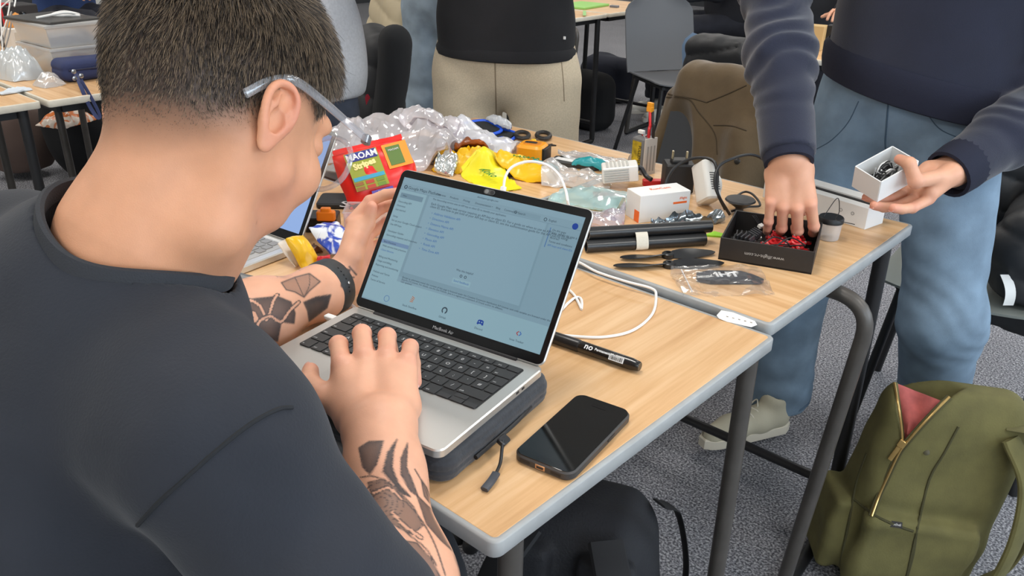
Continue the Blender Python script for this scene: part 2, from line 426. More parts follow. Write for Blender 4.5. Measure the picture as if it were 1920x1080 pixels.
struct(MB().box((X0-.05, (Y0+Y1)/2, CEIL/2), (.1, Y1-Y0, CEIL)).build('wall_left', PAINT, smooth=False))
struct(MB().box(((X0+X1)/2, Y1+.05, CEIL/2), (X1-X0, .1, CEIL)).build('wall_back', PAINT, smooth=False))
struct(MB().box(((X0+X1)/2, Y0-.05, CEIL/2), (X1-X0, .1, CEIL)).build('wall_front', PAINT, smooth=False))
wr = MB(); WIN = (-1.2, 1.4, 4.0)
wr.box((X1+.05, (Y0+Y1)/2, .45), (.1, Y1-Y0, .9)); wr.box((X1+.05, (Y0+Y1)/2, CEIL-.25), (.1, Y1-Y0, .5))
ys = [Y0]+[v for y in WIN for v in (y-1, y+1)]+[Y1]
for i in range(0, len(ys), 2): wr.box((X1+.05, (ys[i]+ys[i+1])/2, 1.575), (.1, ys[i+1]-ys[i], 1.35))
struct(wr.build('wall_right', PAINT, smooth=False))
for i, y in enumerate(WIN):
    f = MB()
    for yy in (y-.97, y, y+.97): f.box((X1+.05, yy, 1.575), (.06, .06, 1.35))
    for z in (.93, 2.22): f.box((X1+.05, y, z), (.06, 2.0, .06))
    fo = struct(f.build('window_%d' % (i+1), mat('window_frame', sr(235, 235, 235), .4)))
    for s in (-.5, .5): MB().box((X1+.05, y+s*.98, 1.575), (.006, .92, 1.24)).build('pane', plastic_film('window_glass', fac=.1, rough=.02), fo)
struct(MB().box(((X0+X1)/2, (Y0+Y1)/2, CEIL+.05), (X1-X0, Y1-Y0, .1)).build('ceiling', mat('ceiling_tile', sr(232, 232, 228), .9, bump=(60, .2)), smooth=False))
for s, c, d in (('left', (X0+.01, (Y0+Y1)/2, .05), (.02, Y1-Y0, .1)), ('back', ((X0+X1)/2, Y1-.01, .05), (X1-X0-.04, .02, .1))):
    struct(MB().box(c, d).build('baseboard_'+s, mat('skirting', sr(60, 62, 66), .5)))
LM = mat('diffuser_glow', (.9, .9, .9), .5, emit=((1, .97, .92), 2.2))
cl0 = None
for x, y in LAMPS:
    if cl0 is None:
        cl0 = thing('ceiling_light', 'square recessed ceiling light panel with white frame', 'ceiling light', (x, y, CEIL), 0, 'ceiling light panels')
        f = MB()
        for a, b_ in (((.29, 0), (.02, .6)), ((-.29, 0), (.02, .6)), ((0, .29), (.56, .02)), ((0, -.29), (.56, .02))): f.box((a[0], a[1], -.012), (*b_, .024))
        f.build('frame', mat('light_frame', sr(240, 240, 240), .4), cl0, world=False); MB().box((0, 0, -.01), (.56, .56, .008)).build('diffuser', LM, cl0, world=False)
    else: dup(cl0, (x, y, CEIL), 0)

# ------------------------------------------------------------------ desks
EDGE = mat('grey_edging', sr(158, 160, 160), .42, noise=(30, .08))
EDGEB = mat('cream_edging', sr(214, 206, 190), .45, noise=(30, .08))
TUBEB = mat('brown_grey_tube', sr(84, 80, 76), .38, noise=(25, .12), metal=.35)
BLK = mat('black_plastic', sr(26, 26, 28), .45)
TB = .0135
DS = .594
def desk(label, loc, rz, group, grain=0, h=.72, kind='straight', edge=EDGE, elbow=(.058, .058)):
    """square single desk; loc is the desk centre on the floor"""
    d = thing('desk', label, 'desk', loc, rz, group)
    s = DS; tk = .021
    MB().rbox((0, 0, h-tk/2), (s-.014, s-.014, tk), .006, .0006).build('desktop', wood_mat('beech_laminate_%d' % grain, grain), d, world=False)
    e = MB(); rings = []
    def rr(ins, z, r): 
        X = s/2-ins; out = []
        for cx, cy, a0 in ((X-r, X-r, 0), (-X+r, X-r, 90), (-X+r, -X+r, 180), (X-r, -X+r, 270)):
            for i in range(6): a = RAD(a0+18*i); out.append((cx+r*cos(a), cy+r*sin(a), z))
        return out
    e.loft([rr(.0072, h-.0004, .006), rr(.0045, h+.0003, .008), rr(.0010, h-.0008, .011), rr(0, h-.0022, .012), rr(0, h-tk+.002, .012), rr(.002, h-tk, .010), rr(.0072, h-tk, .006)], cap=False)
    e.build('edge_band', edge, d, world=False, angle=60)
    b = MB(); u = s/2-.05
    for a, sz in (((0, u), (2*u, .025)), ((0, -u), (2*u, .025)), ((u, 0), (.025, 2*u)), ((-u, 0), (.025, 2*u))): b.box((a[0], a[1], h-tk-.014), (*sz, .026))
    b.build('underframe', BLK, d, world=False)
    zt = h-tk-.004; c = s/2
    if kind == 'straight':
        for sx in (-1, 1):
            for sy in (-1, 1):
                MB().tube([(sx*(c-.017), sy*(c-.042), zt), (sx*(c-.017), sy*(c-.042), .02)], TB, 14).build('leg', TUBEB, d, world=False)
                MB().lathe([(.016, 0), (.0175, .004), (.0175, .018), (.0145, .024)], (sx*(c-.017), sy*(c-.042), 0), n=14).build('foot', BLK, d, world=False)
    else:
        for sx in (-1, 1):
            MB().tube(fillet([(sx*(c-.14), -.04, zt-.008), (sx*(c+elbow[int(sx > 0)]), -.04, zt-.008), (sx*(c-.0), -.05, .015)], .07, 8), TB, 14).build('bent_leg', TUBEB, d, world=False)
            MB().tube([(sx*(c-.033), c-.045, zt), (sx*(c-.026), c-.045, .02)], TB*1.1, 12).build('leg', BLK, d, world=False)
            MB().tube([(sx*(c-.0), -.05, .016), (sx*(c-.026), c-.045, .016)], TB, 12).build('floor_rail', BLK, d, world=False)
        MB().tube([(-c+.03, c-.045, .12), (c-.03, c-.045, .12)], .011, 12).build('cross_rail', BLK, d, world=False)
    return d
desk('beech desk with grey edging under the open laptop and sleeve', (-.297, .297, 0), 0, 'desks pushed together', 1)
desk('beech desk with grey edging under the second laptop and snack wrappers', (-.897, .30, 0), 0, 'desks pushed together', 1)
dC = desk('beech desk with grey edging carrying the open black parts box', (-.012-.297, .604+.297, 0), -.005, 'desks pushed together', 0, .7294, 'bent', elbow=(-.02, .058))
desk('beech desk with grey edging carrying the tape measure and scissors', (-.912, .922, 0), .004, 'desks pushed together', 0, .7294, 'straight')
# ------------------------------------------------------------------ laptop, sleeve, phone
ALU = mat('silver_aluminium', sr(205, 204, 200), .34, metal=.75)
ALUD = mat('laptop_keys', sr(42, 42, 43), .5)
KEYW = mat('keyboard_well', sr(28, 28, 29), .5)
GLB = mat('black_glass', sr(14, 14, 15), .12, spec=.5)
WHT = mat('white_print', sr(232, 232, 232), .6)
DKT = mat('dark_print', sr(60, 66, 74), .6)
def glow(name, c, s=1): return mat(name, (0, 0, 0), .35, spec=.3, emit=(c, s))
LAP = A3(-.2844, .2073, .7672); LA = .1651; LID = .607
lx = A3(cos(LA), sin(LA), 0); ly = A3(-sin(LA), cos(LA), 0); lz = A3(0, 0, 1); LR = np.stack([lx, ly, lz], 1)
lu = sin(LID)*ly+cos(LID)*lz; ln_ = np.cross(lx, lu)           # lid up and lid normal (towards the user)
def LP(u, v, w=0): return LAP+lx*u+ly*v+lz*w
lap = thing('laptop', 'silver laptop with a map platform web page open, resting on a black sleeve', 'laptop', LP(0, -.106, -.012), LA)
W_, D_ = .3041, .2124
MB().rbox(LP(0, -D_/2, -.0055), (W_, D_, .011), .011, .0016, LR, 6).build('base', ALU, lap)
# keyboard
kw = MB().rbox(LP(0, -.073, .00015), (.272, .106, .0009), .004, .0002, LR).build('keyboard_well', KEYW, lap)
rows = [("esc F1 F2 F3 F4 F5 F6 F7 F8 F9 F10 F11 F12 .".split(), [1.05]*14, .0105),
        (list("`1234567890-=")+['del'], [1]*13+[1.6], .0165), (['tab']+list("QWERTYUIOP[]")+['ret'], [1.6]+[1]*12+[1], .0165),
        (['caps']+list("ASDFGHJKL;'#")+[''], [1.85]+[1]*12+[.75], .0165), (['shift', '~']+list("ZXCVBNM,./")+['shift'], [1.3, 1]+[1]*10+[2.3], .0165),
        (['fn', 'ctrl', 'opt', 'cmd', '', 'cmd', 'opt'], [1, 1, 1, 1.25, 5.2, 1.25, 1], .0175)]
yv = -.0225
KT = mat('key_legend', sr(190, 190, 190), .6)
_keymesh = {}
for keys, ws, hh in rows:
    gap = .0021; tot = .2685; last = hh > .017
    avail = tot-(.055 if last else 0); un = (avail-gap*(len(ws)-1))/sum(ws); x = -tot/2
    for kname, kwid in zip(keys, ws):
        ww = un*kwid; kk = (round(ww, 4), hh)
        if kk not in _keymesh:
            _keymesh[kk] = MB().rbox((0, 0, .0007), (ww, hh, .0014), .0018, .0003, None, 3).mesh('key', None); _keymesh[kk].materials.append(ALUD)
        o = bpy.data.objects.new('key', _keymesh[kk]); COL.objects.link(o); o.parent = kw
        Mi = wmat(kw).inverted(); p = LP(x+ww/2, yv-hh/2, .0005); o.matrix_basis = Mi @ Matrix.Translation(Vector(p)) @ Matrix.Rotation(LA, 4, 'Z')
        if kname and hh > .012:
            fs = .0075 if len(kname) == 1 else .0036
            text('legend', kname, fs, LP(x+(ww/2 if len(kname) == 1 else .0025), yv-hh*(.66 if len(kname) == 1 else .82), .0019), lx, ly, KT, kw, 'CENTER' if len(kname) == 1 else 'LEFT', .00005, .0001)
        elif kname and kname != '.': text('legend', kname, .0032, LP(x+ww/2, yv-hh*.75, .0019), lx, ly, KT, kw, 'CENTER', .00005, .0001)
        x += ww+gap
    if last:
        for ax, ay in ((0, 1), (1, .5), (1, 1), (2, 1)):
            ww = .0165; hk = .0083; kk = (ww, hk)
            if kk not in _keymesh:
                _keymesh[kk] = MB().rbox((0, 0, .0007), (ww, hk, .0014), .0015, .0003, None, 3).mesh('key', None); _keymesh[kk].materials.append(ALUD)
            o = bpy.data.objects.new('key', _keymesh[kk]); COL.objects.link(o); o.parent = kw
            p = LP(tot/2-.055+.0025+ax*.0184+ww/2, yv-(.0125 if ay == 1 else .0036), .0005); o.matrix_basis = wmat(kw).inverted() @ Matrix.Translation(Vector(p)) @ Matrix.Rotation(LA, 4, 'Z')
    yv -= hh+gap
tp = MB()
tp.rbox(LP(0, -.1675, .0001), (.121, .079, .0006), .004, .0002, LR).build('trackpad', mat('trackpad_glass', sr(200, 200, 197), .3, metal=.6), lap)
MB().rbox(LP(0, -.2115, -.0005), (.05, .004, .0022), .002, .0004, LR).build('finger_notch', mat('notch_grey', sr(150, 150, 148), .5), lap)
for v in (-.05, -.062): MB().rbox(LP(W_/2-.0004, v, -.005), (.0016, .006, .003), .0005, .0002, LR).build('port', BLK, lap)
# lid: hinge line a little in front of the base's back edge
HG = LP(0, -.006, .0012); LIDR = np.stack([lx, lu, ln_], 1)
def SP(u, v, w=0): return HG+lx*u+lu*v+ln_*w
LH = .2045
lid = MB().rbox(SP(0, LH/2+.001, -.0028), (W_, LH, .0044), .010, .0012, LIDR, 6).build('lid', ALU, lap)
MB().rbox(SP(0, LH/2+.001, -.0003), (W_-.0025, LH-.0025, .0012), .009, .0003, LIDR, 6).build('bezel', GLB, lid)
MB().tube([SP(-.115, -.001, -.004), SP(.115, -.001, -.004)], .0052, 12).build('hinge', BLK, lap)
text('maker_lettering', 'MacBook Air', .0062, SP(0, .0045, .0004), lx, lu, mat('bezel_grey', sr(150, 150, 150), .5), lid, 'CENTER')
SB = .0145; SW, SH = .2866, .179
PG = (.208, .330, .405)
scr = MB().box(SP(0, SB+SH/2, .0005), (SW, SH, .0006), LIDR).build('screen', glow('screen_page', PG, .9), lap, smooth=False)
def px(u, v): return (-SW/2+u*SW, SB+SH-v*SH)                   # page coordinates 0..1 from the top left
def patch(name, u0, v0, u1, v1, c, lay=1, s=.9):
    (a, b_), (c2, d2) = px(u0, v0), px(u1, v1)
    return MB().box(SP((a+c2)/2, (b_+d2)/2, .0008+.00012*lay), (abs(c2-a), abs(d2-b_), .0001), LIDR).build(name, glow(c[0], c[1], s), scr, smooth=False)
S1 = ('screen_panel', (.185, .30, .37)); S2 = ('screen_card', (.222, .352, .432)); S3 = ('screen_strip', (.15, .25, .32)); S4 = ('screen_footer', (.25, .40, .47)); S5 = ('screen_highlight', (.15, .25, .40))
patch('toolbar', 0, 0, 1, .045, S2); patch('side_panel', 0, .10, .165, .99, S4)
patch('page_shadow', .165, .10, .84, .76, S1, 1); patch('article_card', .18, .10, .83, .72, S2, 2)
patch('divider', 0, .098, 1, .101, S3, 3); patch('footer', .165, .80, 1, 1, S4, 2); patch('filter_field', .015, .125, .15, .165, S3, 3)
patch('highlight_row', .0, .515, .165, .545, S5, 3); patch('search_field', .645, .058, .79, .092, S1, 3); patch('feedback_button', .46, .655, .56, .695, S4, 4); patch('contents_bar', .855, .125, .858, .27, ('screen_link', (.04, .13, .36)), 4)
INK = glow('screen_ink', (.035, .06, .085), .9); LINK = glow('screen_link', (.04, .13, .36), .9); NAV = glow('screen_navy', (.01, .05, .30), .9)
def stx(body, u, v, size, m=INK, al='LEFT'):
    a, b_ = px(u, v); return text('screen_text', body, size, SP(a, b_, .0013), lx, lu, m, scr, al, .00003, .0001)
stx('Google Maps Platform', .045, .085, .0062); stx('Overview', .215, .082, .0040); stx('Products', .295, .082, .0040); stx('Pricing', .372, .082, .0040); stx('Documentation \u25be', .44, .082, .0040); stx('Blog', .555, .082, .0040); stx('Community \u25be', .60, .082, .0040)
stx('Search', .675, .083, .0042); stx('English', .835, .083, .0042); stx('developers.google.com', .44, .032, .0036)
stx('Filter', .03, .152, .0035)
v = .20
for grp in (['Geocoding API', 'Overview', 'Get started'], ['Setup', 'Set up your Google Cloud project', 'Use API keys'], ['Developer Guides', 'Geocoding requests and responses'], ['Best Practices', 'Web service best practices', 'Client libraries'], ['Billing and Monitoring', 'Usage and billing', 'Reporting and monitoring'], ['Policies and Terms', 'Policies', 'Terms of Service']):
    for i, t in enumerate(grp): stx(t, .015, v+.004, .0038, LINK if 'Client' in t else INK); v += .0335
    v += .022
stx('The Geocoding service uses an API key or client ID to identify your application.', .205, .125, .0037)
stx('Each Google Maps web service requires an API key or client ID. For a guide on when to use an API key, when to use a', .205, .165, .0047)
stx('client ID, and how to get hold of your API key or client ID, see the authentication guide for the API you\u2019re using:', .205, .187, .0047)
for i, t in enumerate(['Address Validation API', 'Directions API', 'Distance Matrix API', 'Elevation API', 'Geocoding API', 'Places API', 'Roads API', 'Time Zone API']): stx('\u2022  '+t, .225, .235+.041*i, .0047, LINK)
stx('Was this helpful?', .51, .60, .0040, al='CENTER'); stx('Send feedback', .51, .682, .0042, LINK, 'CENTER')
stx('Except as otherwise noted, the content of this page is licensed under the Creative Commons Attribution 4.0 License, and code samples are licensed under the', .19, .765, .0036)
stx('Apache 2.0 License. For details, see the Site Policies. Java is a registered trademark of Oracle and/or its affiliates.', .19, .782, .0036); stx('Last updated', .19, .80, .0036)
for i, t in enumerate(['On this page', 'Why use the client', 'libraries?', 'Terms and conditions', 'API keys and client IDs']): stx(t, .868, .145+.028*i, .0038, LINK if i == 4 else INK)
for u, t in ((.285, 'Stack Overflow'), (.475, 'GitHub'), (.675, 'Discord'), (.875, 'Issue Tracker')): stx(t, u, .965, .0038, al='CENTER')
def sdisc(name, u, v_, r, m, lay=5, n=20, ring=0):
    a, b_ = px(u, v_); mb = MB()
    if ring: mb.tube([SP(a+r*cos(t), b_+r*sin(t), .0008+.00012*lay) for t in np.arange(n)*2*pi/n], ring, 6, closed=True)
    else: mb.lathe([(r, 0), (r, .0001)], SP(a, b_, .0008+.00012*lay), LIDR, n)
    return mb.build(name, m, scr)
sdisc('account_badge', .968, .078, .0042, NAV); stx('E', .968, .086, .0045, glow('screen_white', (.6, .7, .8), .9), 'CENTER')
sdisc('pin_icon', .03, .075, .0022, INK, ring=.0006); sdisc('globe_icon', .818, .077, .002, INK, ring=.0004); sdisc('search_icon', .662, .074, .0016, INK, ring=.0004); sdisc('help_ring', .145, .95, .0042, LINK, ring=.0003)
for du in (-.012, .012): sdisc('thumb_icon', .51+du, .63, .0016, INK, ring=.0004)
sdisc('code_host_icon', .475, .905, .0045, INK); a_, b_ = px(.475, .915); MB().box(SP(a_, b_-.0012, .0015), (.003, .005, .0001), LIDR).build('code_host_notch', glow('screen_footer', S4[1], .9), scr)
sdisc('code_host_hole', .475, .905, .0026, glow('screen_footer', S4[1], .9), 6)
a_, b_ = px(.675, .91)
MB().prism([(-.005, -.003), (-.0042, .0022), (-.002, .0032), (.002, .0032), (.0042, .0022), (.005, -.003), (.003, -.0036), (.0018, -.0022), (-.0018, -.0022), (-.003, -.0036)], 0, .0001, SP(a_, b_, .0015), LIDR).build('chat_icon', NAV, scr)
for s in (-1, 1): sdisc('chat_eye', .675+s*.0065, .908, .0009, glow('screen_footer', S4[1], .9), 7, 10)
OR = glow('screen_orange', (.45, .16, .06), .9); a_, b_ = px(.285, .90)
for i in range(4): MB().box(SP(a_+.0004*i, b_-.003+.0021*i, .0015), (.005, .0010, .0001), LIDR@rotz(-.12*i)).build('stack_icon', OR, scr)
for s, c in ((-1, ('g1', (.35, .05, .06))), (1, ('g2', (.05, .14, .40)))):
    a_, b_ = px(.875+s*.007, .905); m = glow('screen_'+c[0], c[1], .9)
    for q in (-1, 1): MB().box(SP(a_, b_+q*.0013, .0015), (.0037, .0012, .0001), LIDR@rotz(q*s*-.75)).build('bracket_icon', m, scr)
MB().rbox(SP(-.002, LH-.006, .0010), (.017, .0072, .0016), .0035, .0004, LIDR).build('webcam_cover', mat('cover_grey', sr(70, 70, 70), .4), lid)
MB().lathe([(.0030, 0), (.0030, .0006), (.002, .0009)], SP(-.0055, LH-.006, .0016), LIDR, 16).build('cover_slider', mat('slider_grey', sr(120, 120, 118), .4), lid)
MB().lathe([(.0028, 0), (.0028, .0006)], SP(.003, LH-.006, .0017), LIDR, 16).build('cover_hole', BLK, lid)

# sleeve under the laptop: a soft case with a zip round its side
SLV = mat('sleeve_fabric', sr(47, 49, 54), .85, noise=(160, .15), bump=(320, .35), sheen=.2)
sl = thing('laptop_sleeve', 'black padded laptop sleeve with a zip, lying flat under the laptop', 'laptop sleeve', (*LP(0.0, -.10, 0)[:2], .72), LA)
sc_ = A3(*LP(.006, -.100, 0)[:2], .72+.0185)
def sleeve(P):
    q = (P-sc_.astype(np.float32))@LR.astype(np.float32)
    e = np.abs(q)-np.array([.155-.026, .114-.026, 0], np.float32); xy = np.sqrt((np.maximum(e[:, :2], 0)**2).sum(1))+np.minimum(e[:, :2].max(1), 0)-.026
    z = np.abs(q[:, 2])-.0162
    d = np.sqrt(np.maximum(xy+.014, 0)**2+np.maximum(z+.010, 0)**2)+np.minimum(np.maximum(xy+.014, z+.010), 0)
    d = d-.012
    groove = .0022*np.exp(-((q[:, 2]-.010)/.0018)**2)+.0016*np.exp(-((q[:, 2]+.002)/.0016)**2)+.0016*np.exp(-((q[:, 2]+.009)/.0016)**2)
    return d+groove+.0012*vnoise(q*28, 3)
V, Q = sdf_mesh(sleeve, sc_-A3(.2, .16, .03), sc_+A3(.2, .16, .03), .0022)
mesh_obj('case_body', V, Q, SLV, sl)
zt = [sc_+lx*x+ly*y+lz*-.0055 for x, y in [(.151, .06), (.1545, .02), (.1545, -.03), (.1545, -.06)]]
MB().tube(catmull(zt, 6), .0028, 8).build('zip_tape', BLK, sl)
Z0 = onz(944, 826, .742); Z1 = onz(938, 868, .728); Z2 = onz(930, 888, .725); Z3 = onz(908, 918, .7235)
MB().rbox(Z0, (.011, .014, .007), .003, .001, LR@roty(.5)).build('zip_slider', mat('gunmetal', sr(70, 70, 72), .3, metal=.8), sl)
MB().tube(catmull([Z0+A3(.002, -.003, .003), (Z0+Z1)/2+A3(0, 0, .002), Z1, Z2], 6), .0019, 8).build('zip_cord', BLK, sl)
MB().tube(catmull([Z2, (Z2+Z3)/2+A3(.001, .001, .001), Z3], 5), [.0035]+[.0048]*9+[.004], 8, flat=(.0095, .0055)).build('zip_pull', mat('pull_rubber', sr(58, 62, 70), .45), sl)
# phone
PH = A3(-.0542, .1927, .72); PA = .1553; PR = rotz(PA)
def PP(u, v, w=0): return PH+PR@A3(u, v, w)
ph = thing('smartphone', 'black smartphone in a dark case, screen up beside the sleeve', 'phone', PH, PA)
MB().rbox(PP(0, 0, .0056), (.075, .1514, .0112), .0135, .0022, PR, 8).build('case', mat('phone_case', sr(58, 54, 52), .5), ph)
MB().rbox(PP(0, 0, .0112), (.0715, .1478, .0012), .0118, .0003, PR, 8).build('glass', mat('phone_glass', sr(9, 10, 10), .07, spec=.6, noise=(30, .3)), ph)
MB().rbox(PP(0, .0600, .0119), (.021, .006, .0002), .0029, .00005, PR, 6).build('camera_island', mat('island', (.001, .001, .001), .2), ph)
MB().rbox(PP(-.001, -.0752, .0058), (.0125, .0022, .0058), .001, .0004, PR).build('port_cutout', mat('copper_frame', sr(196, 150, 112), .3, metal=.7), ph)
MB().rbox(PP(-.001, -.0762, .0058), (.0085, .0012, .0028), .0005, .0002, PR).build('charging_port', BLK, ph)
for s in (-1, 1): MB().rbox(PP(-.001+s*.0195, -.0754, .0058), (.013, .0012, .0040), .0005, .0002, PR).build('speaker_slot', BLK, ph)
MB().rbox(PP(.0375, .018, .0062), (.0016, .017, .0030), .0006, .0003, PR).build('side_button', BLK, ph)
# marker pen
ma, mb_ = onz(1200, 688, .7285), onz(1042, 634, .7285); md = nrm(mb_-ma); md[2] = 0; md = nrm(md); mL = .168
mR = frame(z=md, x=A3(0, 0, 1)); mc = A3(ma[0], ma[1], .7288)
mk = thing('permanent_marker', 'black permanent marker with white barcode label, lying behind the laptop', 'marker', (*(mc+md*mL/2)[:2], .72))
MB().lathe([(.0058, 0), (.0066, .001), (.0072, .006), (.0082, .012), (.0084, .09), (.0078, .092)], mc, mR, 20).build('barrel', mat('marker_black', sr(18, 18, 19), .25, coat=.4), mk)
MB().lathe([(.0080, .092), (.0088, .094), (.0085, .14), (.0072, .164), (.006, mL)], mc, mR, 20).build('cap', mat('cap_black', sr(22, 22, 24), .35), mk)
sx_ = np.cross(A3(0, 0, 1), md)                                  # points to the far side
side = -sx_ if (CAM-mc)@(-sx_) > 0 else sx_
fn = nrm(side*.6+A3(0, 0, 1)*.8); tx = -md; ty = np.cross(fn, tx)
text('brand_lettering', 'no', .0125, mc+md*.082+fn*.0084-ty*.004, tx, ty, WHT, mk, bold=.0002); text('lettering', 'Permanent Marker', .0052, mc+md*.066+fn*.0085-ty*.002, tx, ty, WHT, mk, bold=.0001)
lb = mc+md*.032+nrm(side*.85+A3(0, 0, .5))*.0085
MB().box(lb, (.022, .0078, .0004), frame(x=tx, z=nrm(side*.85+A3(0, 0, .5)))if False else frame(z=nrm(side*.85+A3(0, 0, .5)), x=tx)).build('barcode_label', WHT, mk)
lr = frame(z=nrm(side*.85+A3(0, 0, .5)), x=tx); random.seed(2); x = -.0095
while x < .009:
    wv = random.choice((.0003, .0005, .0008)); MB().box(lb+lr@A3(x, 0, .0003), (wv, .0056, .0001), lr).build('barcode_bar', BLK, mk); x += wv+random.choice((.0004, .0007))

for _o in (lap, sl, ph, mk): hm_add(_o)
# ------------------------------------------------------------------ people
def skin_mat(name='skin'):
    if name in MATS: return MATS[name]
    m = mat(name, sr(214, 164, 138), .48, attr='Col', noise=(45, .05), bump=(900, .12), sss=.12, spec=.4)
    return m
SK = A3(*sr(216, 156, 120)); SKR = A3(*sr(204, 130, 110)); SKP = A3(*sr(220, 164, 134))
def head_mesh(nb=(0, -.072, -.19), h=.0022, ear_h=.0011):
    nb = np.asarray(nb, float)
    """head in its own frame: x to the person's right, y forward, z up, origin between the ears"""
    def f(P):
        X = P.copy(); X[:, 0] = np.abs(X[:, 0])
        d = ell(P, (0, -.006, .040), (.0755, .095, .084))                       # cranium
        d = smin(d, ell(P, (0, -.022, .012), (.066, .068, .068)), .02)         # back of the skull
        d = smin(d, ell(P, (0, .037, -.018), (.054, .046, .053)), .03)          # face block
        d = smin(d, chain(X, [(.054, .018, -.044), (.033, .048, -.066), (0, .062, -.078)], [.017, .015, .015], .02), .028)   # jaw line
        d = smin(d, ell(X, (.044, .062, -.030), (.021, .020, .022)), .02)       # cheekbone
        d = smin(d, chain(P, [(-.035, .088, .024), (0, .094, .022), (.035, .088, .024)], [.010, .012, .010], .01), .02)   # brow
        d = smin(d, chain(P, [(0, .094, .012), (0, .099, -.022), (0, .101, -.028)], [.008, .010, .012], .01), .012)       # nose
        d = smin(d, ell(X, (.011, .093, -.031), (.008, .009, .007)), .006)
        d = smax(d, -ell(X, (.032, .103, .005), (.017, .014, .012)), .014)      # eye sockets
        d = smin(d, ell(X, (.032, .083, .004), (.013, .012, .011)), .006)
        d = smin(d, ell(P, (0, .071, -.049), (.024, .012, .006)), .006)         # lips
        d = smin(d, ell(P, (0, .068, -.057), (.020, .012, .006)), .005)
        d = smin(d, ell(P, (0, .066, -.079), (.016, .014, .012)), .015)         # chin
        # neck with its muscles
        d = smin(d, chain(P, [(0, -.026, -.02), nb*.5+A3(0, -.012, -.02), nb, nb*1.25], [.046, .047, .058, .048], .03), .03)
        d = smin(d, chain(X, [(.056, -.022, -.035), (.040, -.005, -.10), nb+A3(.025, .05, 0)], [.014, .018, .018], .02), .03)
        d = smin(d, chain(P, [(0, .012, -.09), nb+A3(0, .04, .01)], [.038, .042], .02), .03)
        return d
    V, Q = sdf_mesh(f, (-.13, -.20, -.26), (.13, .15, .145), h)
    def ear(P):
        # ear plate frame: a up the ear, b towards the back, c outwards
        q = (P-np.array([.0750, -.020, -.012], np.float32))/.80
        R = frame(z=A3(.90, -.30, .10), x=A3(0, .15, 1)).astype(np.float32); q = q@R       # x: up, y: b, z: out
        a, b, c = q[:, 0], q[:, 1], q[:, 2]
        b = b if True else -b
        q2 = np.stack([a, b, c], 1)
        d = ell(q2, (.002, .000, .004), (.030, .0175, .0055))
        rim = [(-.004, -.015, .004), (.010, -.0165, .006), (.024, -.012, .009), (.0315, -.001, .0105), (.0285, .0115, .0115), (.017, .0185, .0125), (.002, .0180, .0115), (-.013, .0125, .009), (-.023, .006, .006)]
        d = smin(d, chain(q2, [np.array(p, np.float32) for p in catmull(rim, 3)], [.0036]*25, .002), .004)
        d = smin(d, chain(q2, [(.018, .004, .008), (.006, .0095, .0085), (-.010, .008, .007), (-.016, .001, .006)], [.0030, .0036, .0034, .003], .003), .005)   # antihelix
        d = smin(d, ell(q2, (-.026, .000, .003), (.011, .0085, .0045)), .006)                       # lobe
        d = smin(d, rcone(q2, (-.010, -.010, .004), (-.003, -.0115, .006), .0045, .004), .004)       # tragus
        d = smax(d, -ell(q2, (-.004, .0005, .0085), (.0135, .0085, .0100)), .0025)                    # concha
        d = smax(d, -ell(q2, (.017, -.002, .010), (.011, .0075, .0055)), .0025)
        d = smin(d, rcone(q2, (.005, -.004, -.012), (-.005, -.004, -.012), .014, .013), .010)        # root
        return d*.80
    Ve, Qe = sdf_mesh(ear, (.05, -.07, -.055), (.115, .035, .05), ear_h)
    Vl = Ve*A3(-1, 1, 1); Ql = Qe[:, ::-1]
    nh = len(V)
    V, Q = merge((V, Q), (Ve, Qe), (Vl, Ql))
    return V, Q, nh
HEADM = {}
def hair_mask(V):
    """1 where hair grows, from the head-frame position"""
    x, y, z = np.abs(V[:, 0]), V[:, 1], V[:, 2]
    line = np.interp(y, [-.2, -.09, -.06, -.03, .0, .02, .045, .06, .085, .12], [-.080, -.078, -.068, -.038, .008, .010, .004, .045, .078, .09])
    wid = np.interp(y, [-.06, .0, .05], [.055, .03, .022])
    return np.clip((z-line)/wid, 0, 1)
